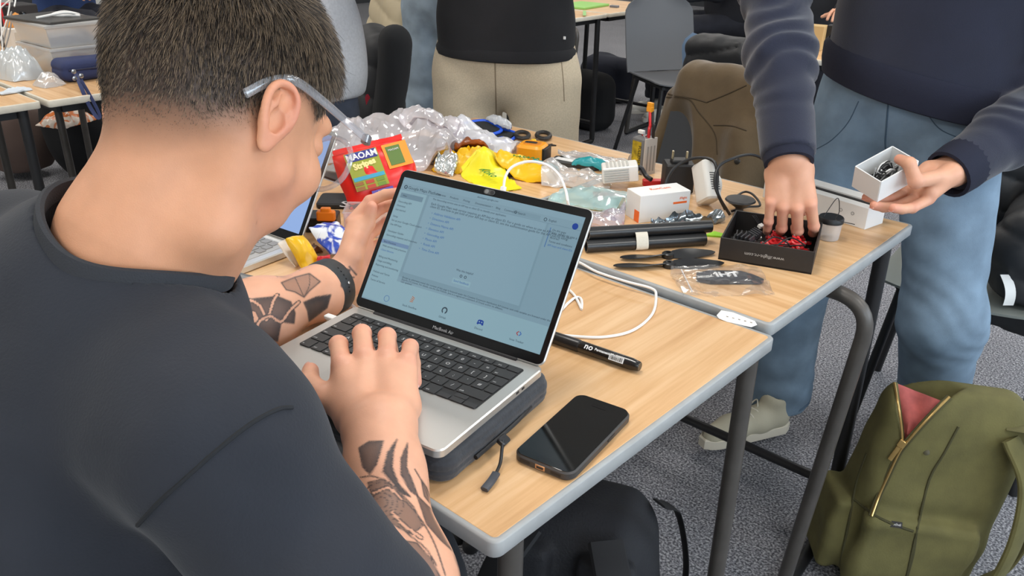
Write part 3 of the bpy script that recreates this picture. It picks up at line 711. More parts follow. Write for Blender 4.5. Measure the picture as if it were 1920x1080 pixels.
def hair_curves(name, H, N, toW, parent, material, count, length, seed=1, top=None, curl=.004):
    """short hair: H root positions in the head frame, N normals"""
    rng = np.random.default_rng(seed); mk_ = hair_mask(H); ok = np.where(mk_ > .30)[0]
    wgt = np.clip(mk_[ok]*1.3, .25, 1); pick = rng.choice(ok, count, p=wgt/wgt.sum()); R = H[pick]+rng.normal(0, .0012, (count, 3)); n = N[pick]; m = mk_[pick]
    z = R[:, 2]; grow = np.clip((z+.05)/.13, 0, 1)
    L = length*(.07+.93*grow**1.5)*(.75+.5*rng.random(count))*np.clip(m*1.5-.35, .05, 1)
    L = L*(1+.9*np.clip((z-.05)/.04, 0, 1)*np.clip((R[:, 1]-.02)/.05, 0, 1))
    flow = np.stack([0*z, .35+.8*np.clip((z-.06)/.06, 0, 1), -1.0+1.0*np.clip((z-.07)/.05, 0, 1)], 1)
    flow += np.stack([np.sign(R[:, 0])*.1, -.25*np.clip((.02-R[:, 1])/.08, 0, 1), 0*z], 1)
    flow = flow+.55*np.stack([vnoise((R*38).astype(np.float32), k) for k in (1, 2, 3)], 1)+rng.normal(0, .13, (count, 3))
    flow -= n*(flow*n).sum(1)[:, None]; flow /= np.linalg.norm(flow, axis=1)[:, None]+1e-9
    K = 5; pts = np.zeros((count, K, 3)); lift = (.62-.25*grow)[:, None]
    d0 = nrm_rows(n*lift+flow*(1-lift*.5)); p = R-n*.001
    for k in range(K):
        pts[:, k] = p; t = (k+1)/K; d = nrm_rows(d0*(1-t*.75)+flow*(t*.75)+n*.08); p = p+d*(L/(K-1))[:, None]
    pts = toW(pts.reshape(-1, 3))
    if parent is not None:
        Mi = np.array(wmat(parent).inverted()); pts = pts@Mi[:3, :3].T+Mi[:3, 3]
    hc = bpy.data.hair_curves.new(name); hc.add_curves([K]*count)
    hc.attributes['position'].data.foreach_set('vector', pts.astype(np.float32).ravel())
    ra = hc.attributes.get('radius') or hc.attributes.new('radius', 'FLOAT', 'POINT')
    ra.data.foreach_set('value', (np.clip(m*1.1, .3, 1)[:, None]*np.array([.00017, .00016, .00015, .00012, .00005])).astype(np.float32).ravel())
    hc.materials.append(material); o = bpy.data.objects.new(name, hc); COL.objects.link(o)
    if parent is not None: o.parent = parent
    return o
def nrm_rows(v): return v/(np.linalg.norm(v, axis=1)[:, None]+1e-9)
def vnormals(V, Q):
    a, b, c, d = (V[Q[:, i]] for i in range(4)); fn_ = np.cross(c-a, d-b); N = np.zeros_like(V)
    for i in range(4): np.add.at(N, Q[:, i], fn_)
    return nrm_rows(N)
def hair_material(name, c0, c1):
    if name in MATS: return MATS[name]
    m = bpy.data.materials.new(name); m.use_nodes = True; N = m.node_tree.nodes; L = m.node_tree.links; b = N['Principled BSDF']
    hi = N.new('ShaderNodeHairInfo'); cr = N.new('ShaderNodeValToRGB'); cr.color_ramp.elements[0].color = (*c0, 1); cr.color_ramp.elements[1].color = (*c1, 1); cr.color_ramp.elements[0].position = .35
    L.new(hi.outputs['Random'], cr.inputs[0]); L.new(cr.outputs[0], b.inputs['Base Color']); b.inputs['Roughness'].default_value = .45; b.inputs['Specular IOR Level'].default_value = .35
    MATS[name] = m
    return m
FIN = {'thumb': ((-.026, .022), (.038, .031, .027), .0115, .0092), 'index': ((-.026, .090), (.042, .026, .021), .0098, .0078), 'middle': ((-.004, .094), (.046, .030, .022), .0100, .0080),
       'ring': ((.0175, .089), (.042, .028, .022), .0094, .0076), 'little': ((.036, .078), (.034, .021, .019), .0084, .0067)}
def hand_prims(o, R, right, curls, spread=None, thumb=(-.75, .25, .0, .25), scale=1.0):
    """joint chains of a hand. o wrist; R columns: x to the little finger for a right hand seen from its back, y to the fingers, z out of the back.
    curls: per finger three bends (radians, towards the palm); thumb=(yaw, drop, bend1, bend2)"""
    sg = 1 if right else -1; S = spread or {'index': -.10, 'middle': -.02, 'ring': .06, 'little': .16}; out = {}
    W = lambda p: o+R@(A3(p[0]*sg, p[1], p[2])*scale)
    for k in ('index', 'middle', 'ring', 'little'):
        (bx, by), ls, r0, r1 = FIN[k]; p = A3(bx, by, .004 if k in ('index', 'middle') else .001); pts = [W(p)]; a = 0
        for l, c in zip(ls, curls[k]):
            a += c; d = A3(sin(S[k])*cos(a), cos(S[k])*cos(a), -sin(a)); p = p+d*l; pts.append(W(p))
        out[k] = (pts, [r0*scale, (r0*.7+r1*.3)*scale*.96, (r0*.4+r1*.6)*scale*.97, r1*scale])
    (bx, by), ls, r0, r1 = FIN['thumb']; yaw, drop, b1, b2 = thumb if not isinstance(thumb, (list, dict)) else (0, 0, 0, 0); p = A3(bx*.72, by, -.010); pts = [W(p)]; ya = yaw
    for l, b in zip(ls, (0, b1, b2)):
        ya += b; d = nrm(A3(sin(ya), cos(ya), -drop)); p = p+d*l; pts.append(W(p))
    if isinstance(thumb, list): pts = [W(A3(*q_)) for q_ in thumb]
    if isinstance(thumb, dict): pts = [W(A3(-.017, .030, -.010))]+thumb['world']
    out['thumb'] = (pts, [.0140*scale, .0118*scale, .0104*scale, .0085*scale])
    out['palm'] = [W(A3(x, y, z)) for x, y, z in ((-.013, .004, -.004), (.013, .004, -.004), (-.024, .084, -.004), (-.004, .088, -.002), (.016, .084, -.003), (.031, .072, -.006), (-.022, .030, -.014), (.024, .030, -.012))]
    out['scale'] = scale
    return out
def fit_tips(o, R, right, curls, spread, thumb, scale, zt):
    """scale each finger's bend until its tip just reaches the height zt"""
    best = {k: (9, curls[k]) for k in curls}
    for f_ in np.linspace(0, 2.4, 97):
        c = {k: tuple(f_*v for v in curls[k]) for k in curls}; H = hand_prims(o, R, right, c, spread, thumb, scale)
        for k in curls:
            e = abs(min(p[2]-r for p, r in zip(*H[k]))-zt)+.001*abs(f_-1)
            if e < best[k][0]: best[k] = (e, c[k])
    return hand_prims(o, R, right, {k: best[k][1] for k in curls}, spread, thumb, scale)
def hand_sdf(P, H, thumb=True):
    s = H['scale']; p = H['palm']
    d = rcone(P, p[0], p[2], .0155*s, .0125*s)
    for a, b, ra, rb_ in ((0, 3, .0155, .0125), (1, 4, .0155, .012), (1, 5, .0150, .0112), (0, 6, .015, .0150), (1, 7, .015, .0145), (6, 2, .014, .0105), (7, 5, .013, .010)):
        d = smin(d, rcone(P, p[a], p[b], ra*s, rb_*s), .011*s)
    if thumb: pts, rd = H['thumb']; d = smin(d, chain(P, pts, rd, .004*s), .013*s)
    for k in ('index', 'middle', 'ring', 'little'):
        pts, rd = H[k]; e = chain(P, pts, rd, .0020*s)
        e = smin(e, np.sqrt(((P-pts[1].astype(np.float32))**2).sum(1))-rd[1]*1.06, .003*s)      # knuckle
        m = pts[0]; d2 = smin(d, e, .0045*s); d = d2
    return d
def nails(H, R, name, parent, material):
    """a nail on each finger tip"""
    for k in ('thumb', 'index', 'middle', 'ring', 'little'):
        mb = MB()
        pts, rd = H[k]; t = nrm(pts[3]-pts[2]); z = R[:, 2] if k != 'thumb' else R@nrm(A3(-.5, -.1, .7))
        z = nrm(z-t*(z@t)); c = pts[3]+t*rd[3]*.25+z*rd[3]*.82; f_ = frame(y=t, z=z)
        G = np.array([[c+f_@A3(rd[3]*.62*sin(a), y*rd[3]*(1-.25*abs(a)), rd[3]*.22*(cos(a*1.2)-1)) for y in np.linspace(-.75, .75, 5)] for a in np.linspace(-1.2, 1.2, 7)])
        mb.grid(G, thick=.0006).build(name, material, parent)
NAIL = mat('nail', sr(226, 176, 164), .3)
# ---- the seated man in the black t-shirt
HR = rotz(RAD(16))@rotx(RAD(-36))@roty(RAD(-3)); HS = 1.03; HC = at(522, 222, .652)-HR@A3(.080, -.020, -.012)*HS
NBW = at(262, 462, .70); NBL = HR.T@(NBW-HC)/HS
# head axes: y forward; yaw from +y (positive turns left), pitch forward
man = thing('person', 'person in a black t-shirt with tattooed forearms and clear glasses, typing on the silver laptop', 'person', (-.29, -.34, .45))
hV, hQ, nh = head_mesh(NBL)
toW = lambda p: p@HR.T*HS+HC
hN = vnormals(hV, hQ)
mkr = hair_mask(hV); x_, y_, z_ = np.abs(hV[:, 0]), hV[:, 1], hV[:, 2]
colr = np.repeat(SK[None], len(hV), 0)
earm = np.zeros(len(hV)); earm[nh:] = np.clip((x_[nh:]-.076)/.012, 0, 1)
colr = colr*(1-.55*earm[:, None])+A3(*sr(206, 120, 104))*.55*earm[:, None]
blush = np.exp(-((y_-.03)/.04)**2-((z_+.06)/.035)**2)*.35; colr = colr*(1-blush[:, None])+SKR*blush[:, None]
stub = np.clip(np.exp(-((z_-np.interp(y_, [-.1, -.05, 0, .05, .1], [-.05, -.04, .0, .0, -.2]))/.03)**2)*.35, 0, 1)*(y_ < .05)
HRD = A3(*sr(58, 48, 42)); kk = np.clip(mkr**1.2*.95+stub*.3, 0, .95); kk[nh:] = 0; colr = colr*(1-kk[:, None])+HRD*kk[:, None]
lip = np.exp(-((z_+.062)/.009)**2-(x_/.022)**2)*(y_ > .085); colr = colr*(1-.6*lip[:, None])+A3(*sr(190, 105, 100))*.6*lip[:, None]
for mx_, my_, mz_ in ((.060, .040, -.040), (.050, -.03, -.13), (.055, .02, -.085)):
    e = np.exp(-((hV[:, 0]-mx_)**2+(y_-my_)**2+(z_-mz_)**2)/.0018**2); colr = colr*(1-.7*e[:, None])+A3(*sr(110, 60, 48))*.7*e[:, None]
hW = toW(hV)
# arms
RW = onz(711, 803, .806); RE = at(775, 1330, .68); RS = at(412, 832, .625)
LW = at(642, 528, 1.268); LE = A3(-.462, -.030, .777); LS = at(45, 495, .86)
rk = onz(694, 690, .826); rdir = nrm(rk-RW); RR = frame(y=rdir, z=A3(-.05, -.15, 1))
RHand = fit_tips(RW, RR, True, {'index': (.26, .95, .40), 'middle': (.20, 1.0, .40), 'ring': (.18, .95, .40), 'little': (.26, .85, .4)}, {'index': -.05, 'middle': .01, 'ring': .08, 'little': .17}, [(-.017, .030, -.010), (-.046, .066, -.014), (-.062, .100, -.022), (-.062, .128, -.032)], 1.12, .7688)
ldir = nrm(at(678, 430, 1.31)-LW); LRm = frame(y=ldir, z=nrm(A3(-.80, .10, .25)))
LHand = hand_prims(LW, LRm, False, {'index': (.5, .55, .3), 'middle': (.6, .6, .35), 'ring': (.7, .6, .35), 'little': (.8, .6, .35)}, None, (-.10, .18, .10, -.55))
def arm_r(P):
    d = chain(P, [RE, RE*.62+RW*.38+A3(0, 0, .004), RE*.2+RW*.8, RW+rdir*.01], [.047, .047, .033, .0275], .03)
    d = smin(d, rcone(P, RE*.15+RW*.85-RR[:, 0]*.009, RW-RR[:, 0]*.012, .020, .019), .02); d = smin(d, rcone(P, RE*.15+RW*.85+RR[:, 0]*.009, RW+RR[:, 0]*.013, .020, .019), .02)
    d = smin(d, rcone(P, RE, RE*.4+RS*.6, .047, .055), .03)
    return smin(d, hand_sdf(P, RHand), .012)
def arm_l(P):
    d = chain(P, [LE, LE*.65+LW*.35+A3(0, 0, .006), LE*.2+LW*.8, LW+ldir*.01], [.044, .046, .034, .028], .03)
    d = smin(d, rcone(P, LE, LE*.4+LS*.6, .044, .055), .03)
    return smin(d, hand_sdf(P, LHand), .012)
def bb(H, *pts, pad=.03):
    L = [p for k in ('thumb', 'index', 'middle', 'ring', 'little') for p in H[k][0]]+list(pts); L = np.array(L); return L.min(0)-pad, L.max(0)+pad
aV, aQ = sdf_mesh(arm_r, *bb(RHand, RW, RE, pad=.06), .0015)
bV, bQ = sdf_mesh(arm_l, *bb(LHand, LW, LE, pad=.06), .0016)
def ink(V, E, Wr, Rx, seed, s0, s1):
    """tattoo ink amount from the place along and around the forearm"""
    ax = nrm(Wr-E); t = (V-E)@ax/np.linalg.norm(Wr-E); q = V-E-np.outer((V-E)@ax, ax); e1 = nrm(Rx-ax*(Rx@ax)); e2 = np.cross(ax, e1)
    a = np.arctan2(q@e2, q@e1); u = t*5.2; v = a*1.25
    P = np.stack([u, v, 0*u+seed], 1).astype(np.float32)
    w1 = vnoise(P*1.1, seed); w2 = vnoise(P*1.3+7, seed+1)
    sw = np.sin(3.1*(u+.9*w1)+2.4*v+2.0*w2); sw2 = np.sin(5.2*(v+.7*w2)-2.0*u+1.5*w1)
    shade = np.clip((sw-.05)*2.2, 0, 1)*np.clip(.55+.6*sw2, .15, 1); line = np.exp(-(sw/.10)**2)*.95+np.exp(-(sw2/.13)**2)*.75*(sw > -.3)
    fine = .18*vnoise(P*9, seed+4)
    k = np.clip(np.maximum(shade*.62+fine*shade, line), 0, .9)
    return k*np.clip((t-s0)/.08, 0, 1)*np.clip((s1+.06*w1-t)/.035, 0, 1)
INKC = A3(*sr(30, 39, 46))
def arm_cols(V, H, k):
    c = np.repeat(SKP[None], len(V), 0); kn = np.zeros(len(V))
    for f_ in ('index', 'middle', 'ring', 'little', 'thumb'):
        pts, rd = H[f_]
        for j, wt in ((0, .45), (1, .5), (3, .6)): kn = np.maximum(kn, wt*np.exp(-((V-pts[j])**2).sum(1)/(.011**2)))
    c = c*(1-kn[:, None])+A3(*sr(214, 130, 116))*kn[:, None]
    return c*(1-k[:, None])+INKC*k[:, None]
kr = ink(aV, RE, RW, A3(0, 0, 1), 3, -2, .94); kl = ink(bV, LE, LW, A3(0, 0, 1), 8, -2, .80)
# tattoo motifs laid on the skin: leaves and swirls on one arm, bat wings and a chain on the other
def pix(V):
    d = V-CAM; w_ = d@_fw; return 960+FPX*(d@_r2)/w_, 540-FPX*(d@_u2)/w_
def poly_sd(x, y, poly):
    """signed distance in pixels, negative inside"""
    P = np.array(poly, float); n = len(P); dmin = np.full(len(x), 1e9); ins = np.zeros(len(x), bool)
    for a in range(n):
        x0, y0 = P[a]; x1, y1 = P[(a+1) % n]; ex, ey = x1-x0, y1-y0; t = np.clip(((x-x0)*ex+(y-y0)*ey)/(ex*ex+ey*ey+1e-9), 0, 1)
        dmin = np.minimum(dmin, np.hypot(x-x0-t*ex, y-y0-t*ey)); c = (y0 > y) != (y1 > y); ins ^= c & (x < ex*(y-y0)/(ey+1e-9)+x0)
    return np.where(ins, -dmin, dmin)
def line_d(x, y, pts):
    P = catmull([(a, b, 0) for a, b in pts], 5)[:, :2]; dmin = np.full(len(x), 1e9)
    for a in range(len(P)-1):
        x0, y0 = P[a]; ex, ey = P[a+1]-P[a]; t = np.clip(((x-x0)*ex+(y-y0)*ey)/(ex*ex+ey*ey+1e-9), 0, 1); dmin = np.minimum(dmin, np.hypot(x-x0-t*ex, y-y0-t*ey))
    return dmin
def motif(k, V, Q, fills, lines, lights):
    x, y = pix(V); fac = np.clip(np.einsum('ij,ij->i', vnormals(V, Q), nrm_rows(CAM-V))*6-.6, 0, 1); new = np.zeros(len(V))
    for poly, dark in fills:
        sd = poly_sd(x, y, poly); inside = np.clip(.5-sd/2.0, 0, 1); rim = np.exp(-(sd/1.6)**2); new = np.maximum(new, np.maximum(inside*np.clip(dark*1.2*(.86+.14*np.exp(sd/9)), 0, .95), rim*.95))
    for pts, wd in lines: new = np.maximum(new, .9*np.clip(1.3-line_d(x, y, pts)/wd, 0, 1))
    for pts, wd in lights:
        dl = line_d(x, y, pts); new = np.where(dl < wd, .10, np.where(dl < wd+2, .9, new))
    return k*(1-fac)+new*fac
fr = [([(673, 840), (692, 828), (718, 827), (712, 850), (705, 872), (693, 889), (680, 875)], .75), ([(744, 824), (727, 849), (718, 884), (738, 907), (751, 924), (769, 931), (747, 907), (735, 876), (738, 844)], .8), ([(764, 831), (752, 860), (752, 889), (769, 920), (784, 931), (773, 902), (762, 876)], .75),
      ([(690, 905), (720, 898), (747, 920), (775, 950), (793, 985), (773, 1002), (738, 984), (707, 969)], .62), ([(782, 929), (809, 956), (830, 990), (846, 1030), (827, 1013), (800, 982)], .7), ([(751, 1013), (782, 1018), (809, 1049), (827, 1085), (800, 1075), (778, 1044)], .6), ([(790, 900), (800, 915), (812, 950), (796, 930)], .6)]
lr_ = [([(716+r*1.1*cos(a), 942+r*sin(a)) for a in np.linspace(-2.6, 1.9, 9)], 1.5) for r in (10, 18, 27, 37)]+[([(676, 895), (700, 893), (730, 905)], 1.6), ([(760, 940), (790, 975), (815, 1020), (835, 1078)], 1.8), ([(745, 985), (770, 1005), (800, 1030), (818, 1060)], 1.6), ([(778, 880), (792, 905), (806, 940), (826, 985)], 1.5)]
kr = motif(kr, aV, aQ, fr, lr_, [([(735, 960), (758, 985), (790, 1008)], 2.5), ([(700, 925), (728, 915), (752, 935)], 2)])
fl = [([(528, 530), (553, 520), (580, 513), (600, 528), (580, 545), (570, 557), (553, 547), (537, 543)], .45), ([(570, 567), (593, 557), (620, 553), (613, 577), (580, 602), (577, 583)], .85), ([(437, 567), (480, 560), (520, 556), (545, 566), (553, 587), (551, 606), (527, 603), (520, 640), (497, 633), (480, 607), (447, 593)], .78), ([(640, 502), (656, 506), (652, 520), (662, 530), (648, 534), (650, 548), (640, 536)], .8), ([(425, 575), (440, 590), (432, 610), (420, 600)], .6)]
ll = [([(570, 557), (560, 535), (553, 520)], 1.5), ([(570, 557), (580, 535), (580, 513)], 1.5), ([(610, 560), (592, 580), (580, 600)], 1.5), ([(655, 500), (668, 515)], 2), ([(648, 522), (664, 520)], 1.8)]
lg = [([(453, 583), (466, 563), (490, 576), (500, 600), (513, 563), (520, 553)], 2.2), ([(477, 617), (490, 600), (507, 593), (527, 603), (543, 583), (560, 567)], 2.2), ([(462, 590), (475, 588), (480, 598), (468, 604)], 4)]
kl = motif(kl*.75, bV, bQ, fl, ll, lg)
bodyV, bodyQ = merge((hW, hQ), (aV, aQ), (bV, bQ))
cols = np.concatenate([colr, arm_cols(aV, RHand, kr), arm_cols(bV, LHand, kl)])
# a torso under the shirt joins head and arms into one body
NB = NBW; CH = A3(-.285, -.25, .80); PV = A3(-.30, -.40, .53)
def torso(P):
    d = chain(P, [NB+A3(0, 0, -.02), A3(-.275, -.215, .89), CH, PV], [.045, .07, .10, .11], .06)
    d = smin(d, chain(P, [RS, NB+A3(0, 0, -.09), LS], [.035, .035, .035], .04), .05)
    d = smin(d, rcone(P, RS, RE*.75+RS*.25, .044, .042), .04); return smin(d, rcone(P, LS, LE*.75+LS*.25, .05, .044), .04)
tV, tQ = sdf_mesh(torso, (-.66, -.56, .38), (.20, .12, 1.12), .007)
bodyV, bodyQ = merge((bodyV, bodyQ), (tV, tQ)); cols = np.concatenate([cols, np.repeat(SK[None], len(tV), 0)])
mesh_obj('body', bodyV, bodyQ, skin_mat(), man, cols)
nails(RHand, RR, 'fingernail', man, NAIL)
hm = hair_material('brown_hair', sr(46, 40, 36), sr(146, 124, 100))
hair_curves('hair', hV[:nh], hN[:nh], toW, man, hm, 60000, .021, 5)
# t-shirt
SHB = mat('washed_black_cotton', sr(35, 38, 46), .92, noise=(9, .10), bump=(420, .35), sheen=.06)
def shirt(P):
    d = shirt0(P); nk = chain(P, [NB+A3(0, .0, -.012), NB+A3(-.005, .04, .12)], [.076, .085], .01)
    return smax(d, -nk, .006)
def shirt0(P):
    q = P
    d = chain(q, [A3(-.272, -.20, .955), A3(-.275, -.225, .89), CH, PV+A3(0, 0, -.02)], [.085, .125, .155, .16], .07)
    d = smin(d, chain(q, [RS+A3(.0, .0, .004), A3(-.265, -.205, .965), LS], [.058, .078, .068], .05), .05)
    d = smin(d, chain(q, [RS, RS*.45+RE*.55+A3(.0, -.004, .006), RE*.86+RS*.14], [.063, .062, .062], .06), .07)
    d = smin(d, chain(q, [LS, LS*.5+LE*.5+A3(-.01, 0, 0), LE*.72+LS*.28+A3(-.015, 0, -.005)], [.066, .062, .060], .05), .045)
    # cloth folds
    ud = nrm(RE-RS); along = (q-RS.astype(np.float32))@ud.astype(np.float32); ne = np.exp(-(rcone(q, RS, RE, .06, .06)/.05)**2)
    d = d+ne*.0042*np.sin(along*62+4.5*vnoise(q*9, 2))*np.clip(along*7, 0, 1)
    d = d+.006*vnoise(q*np.array([9, 9, 6], np.float32), 5)+.0022*vnoise(q*26, 6)
    # sleeve ends and neck opening
    d = smax(d, -(q[:, 2]-.476), .006)
    rc = RE*.80+RS*.20; d = smax(d, (q-rc.astype(np.float32))@nrm(RE-RS+A3(0, .08, 0)).astype(np.float32), .006)
    return d
V, Q = sdf_mesh(shirt, (-.72, -.62, .34), (.24, .16, 1.14), .0042)
sh = mesh_obj('t_shirt', V, Q, SHB, man)
cu = nrm(A3(-.005, .04, .12)); cf = frame(z=cu, x=A3(1, 0, 0)); cring = []
for a in np.arange(28)*2*pi/28:                                  # ribbed collar where the shirt meets the neck opening
    dr = cf@A3(cos(a), sin(a), 0); lo_, hi_ = -.05, .09
    ts = np.linspace(lo_, hi_, 90); pp = (NB+np.outer(ts, cu)+dr*.0775).astype(np.float32); dd = shirt0(pp); ins = np.where(dd < .001)[0]
    cring.append(pp[ins[-1]] if len(ins) else pp[0])
cring = np.array(cring, float)
for _ in range(3): cring = (np.roll(cring, 1, 0)+2*cring+np.roll(cring, -1, 0))/4
MB().tube(catmull(cring, 3, True), .006, 8, closed=True, flat=(.0075, .017), up=cu).build('collar', mat('collar_rib', sr(46, 48, 53), .9, bump=(700, .5)), sh)

def trace(fn, x, y, t0=.2, t1=3.6, n=700):
    """first hit of the view ray through a pixel with an implicit surface"""
    d_ = ray(x, y); ts = np.linspace(t0, t1, n); pp = (CAM+np.outer(ts, d_)).astype(np.float32); k = np.where(fn(pp) < 0)[0]
    if not len(k): return None
    a_ = ts[max(k[0]-1, 0)]; ts = np.linspace(a_, ts[k[0]], 12); pp = CAM+np.outer(ts, d_); k = np.where(fn(pp.astype(np.float32)) < 0)[0]
    return pp[k[0]] if len(k) else pp[-1]
def seam(fn, pts, r=.0014, n=6):
    q = catmull([(x, y, 0) for x, y in pts], 5); return np.array([p for p in (trace(fn, a[0], a[1]) for a in q) if p is not None])
THREAD = mat('seam_thread', sr(30, 32, 36), .95)
MB().tube(seam(shirt, [(548, 764), (520, 768), (470, 795), (410, 842), (350, 895), (300, 940), (258, 985)]), .0017, 6).build('sleeve_seam', THREAD, sh)
# glasses with a clear frame
CLR = plastic_film('clear_acetate', (.95, .95, .97), .17, .10, .12)
gl = thing('glasses', 'clear-framed glasses worn by the person in the black t-shirt', 'glasses', toW(A3(0, .1, 0)[None])[0])
for s in (1, -1):
    tp_ = [(s*.073, .106, .024), (s*.0745, .075, .024), (s*.0775, .03, .024), (s*.0790, -.012, .022), (s*.074, -.032, .012), (s*.069, -.048, -.006)]
    MB().tube(toW(catmull(tp_, 6)), .003, 10, flat=(.0032, .0075), up=HR@A3(0, 0, 1)).build('temple', CLR, gl)
    ring_ = [(s*(.036+.029*cos(a)), .112-.010*(cos(a)*.5+.5), -.002+.025*np.sign(sin(a))*abs(sin(a))**.85) for a in np.arange(28)*2*pi/28]
    MB().tube(toW(np.array(ring_)), .0026, 8, closed=True).build('rim', CLR, gl)
    MB().loft([toW(np.array([(s*(.036+.028*cos(a)), .112-.010*(cos(a)*.5+.5)+dy, -.002+.024*np.sign(sin(a))*abs(sin(a))**.85) for a in np.arange(28)*2*pi/28])) for dy in (-.0006, .0006)]).build('lens', plastic_film('lens_film', fac=.08, rough=.02), gl)
    MB().rbox(toW(A3(s*.072, .107, .024)[None])[0], (.007, .009, .009), .002, .001, HR).build('hinge', mat('hinge_metal', sr(170, 170, 175), .25, metal=.9), gl)
MB().tube(toW(catmull([(-.009, .112, .006), (0, .116, .010), (.009, .112, .006)], 5)), .0026, 8).build('bridge', CLR, gl)
# smartwatch band on the left wrist
wax = nrm(LW-LE); wc = LW-wax*.034; we = frame(z=wax, x=LRm[:, 0]); SB_ = mat('watch_rubber', sr(38, 42, 45), .55)
wt = thing('smartwatch', 'dark grey rubber sports watch on the tattooed wrist', 'watch', wc)
def warm(P): return arm_l(P)
wr_ = []
for a in np.arange(40)*2*pi/40:
    d_ = we@A3(cos(a), sin(a), 0); ts = np.linspace(.012, .06, 120); dd = arm_l((wc+np.outer(ts, d_)).astype(np.float32)); wr_.append(wc+d_*(ts[np.where(dd > 0)[0][0]]+.0014))
MB().tube(np.array(wr_), .003, 8, closed=True, flat=(.0032, .029), up=wax).build('band', SB_, wt)
ia = int(np.argmax([(CAM-p)@(p-wc) for p in wr_]))
for k in range(-3, 4):
    p = wr_[(ia+k) % 40]; n_ = nrm(p-wc-wax*((p-wc)@wax)); MB().lathe([(.0013, 0), (.0013, .0022)], p+n_*.0004, frame(z=n_, x=wax), 10).build('band_hole', BLK, wt)
p = wr_[(ia+1) % 40]; n_ = nrm(p-wc); MB().lathe([(.0022, 0), (.0020, .0032), (.0008, .0036)], p+n_*.0006, frame(z=n_, x=wax), 12).build('stud', mat('steel', sr(190, 190, 190), .25, metal=.9), wt)
p = wr_[(ia+20) % 40]; n_ = nrm(p-wc); MB().rbox(p+n_*.004, (.034, .038, .010), .009, .002, frame(z=n_, x=wax)).build('watch_body', GLB, wt)
# ------------------------------------------------------------------ generic standing people
def jeans_mat(name, c): return mat(name, c, .85, noise=(14, .22), bump=(500, .3))
def shoe(name, parent, toe, heel, h, col, laces=True, sole=(222, 214, 196)):
    """low trainer from heel to toe on the floor"""
    toe = A3(*toe); heel = A3(*heel); L = np.linalg.norm((toe-heel)[:2]); y = nrm(A3(*(toe-heel)[:2], 0)); R = frame(y=y, z=A3(0, 0, 1)); o = A3(heel[0], heel[1], min(heel[2], toe[2])); k = L/.29
    def f(P):
        q = (P-o.astype(np.float32))@R.astype(np.float32)/k
        d = chain(q, [(0, .035, .042), (0, .10, .044), (0, .19, .036), (0, .250, .030)], [.036, .036, .036, .030], .03)
        d = smin(d, chain(q, [(0, .040, .06), (0, .048, .105)], [.035, .038], .02), .03)
        d = smax(d, -(q[:, 2]-.010), .006); d = smax(d, -rcone(q, (0, .048, .085), (0, .040, .16), .030, .034), .006)
        return d*k
    lo = np.minimum(o, o+y*L)-.07; hi = np.maximum(o, o+y*L)+.07; lo[2] = o[2]-.01; hi[2] = o[2]+.17*k
    V, Q = sdf_mesh(f, lo, hi, .0034); s = mesh_obj(name, V, Q, mat('%s_upper_%d' % (name, int(col[0]*10000)), col, .75, bump=(300, .2)), parent)
    poly = []
    for t in np.linspace(0, 1, 15): poly.append((.0385*(1-.15*t)*(1 if t < .8 else math.sqrt(max(0, 1-((t-.8)/.22)**2))), .0+.285*t))
    out = [(x, yv) for x, yv in poly]+[(-x, yv) for x, yv in poly[::-1]]; out[0] = (.024, -.002); out[-1] = (-.024, -.002)
    MB().loft([[(x*k, y_*k, 0) for x, y_ in out], [(x*1.03*k, y_*k, .004*k) for x, y_ in out], [(x*1.02*k, y_*k, .026*k) for x, y_ in out], [(x*.9*k, (y_*.98+.003)*k, .029*k) for x, y_ in out]], o, R).build('sole', mat('shoe_sole_%d' % sole[0], sr(*sole), .6), s)
    if laces:
        for i, t in enumerate((.115, .138, .160, .182)):
            zz = .088-.16*(t-.115); mb = MB().tube(o+(R@(np.array([(-.026, t-.008, zz-.016), (-.01, t, zz+.003-.006), (.012, t+.004, zz-.004), (.027, t-.006, zz-.017)])*k).T).T, .0022*k, 6); mb.build('lace', mat('lace_%d' % sole[0], sr(225, 220, 205), .8), s)
        mb = MB().tube(catmull(o+(R@(np.array([(.0, .105, .090), (.030, .085, .092), (.042, .095, .070), (.045, .100, .045)])*k).T).T, 5), .0022*k, 6); mb.build('lace_bow', mat('lace_%d' % sole[0], sr(225, 220, 205), .8), s)
    return s
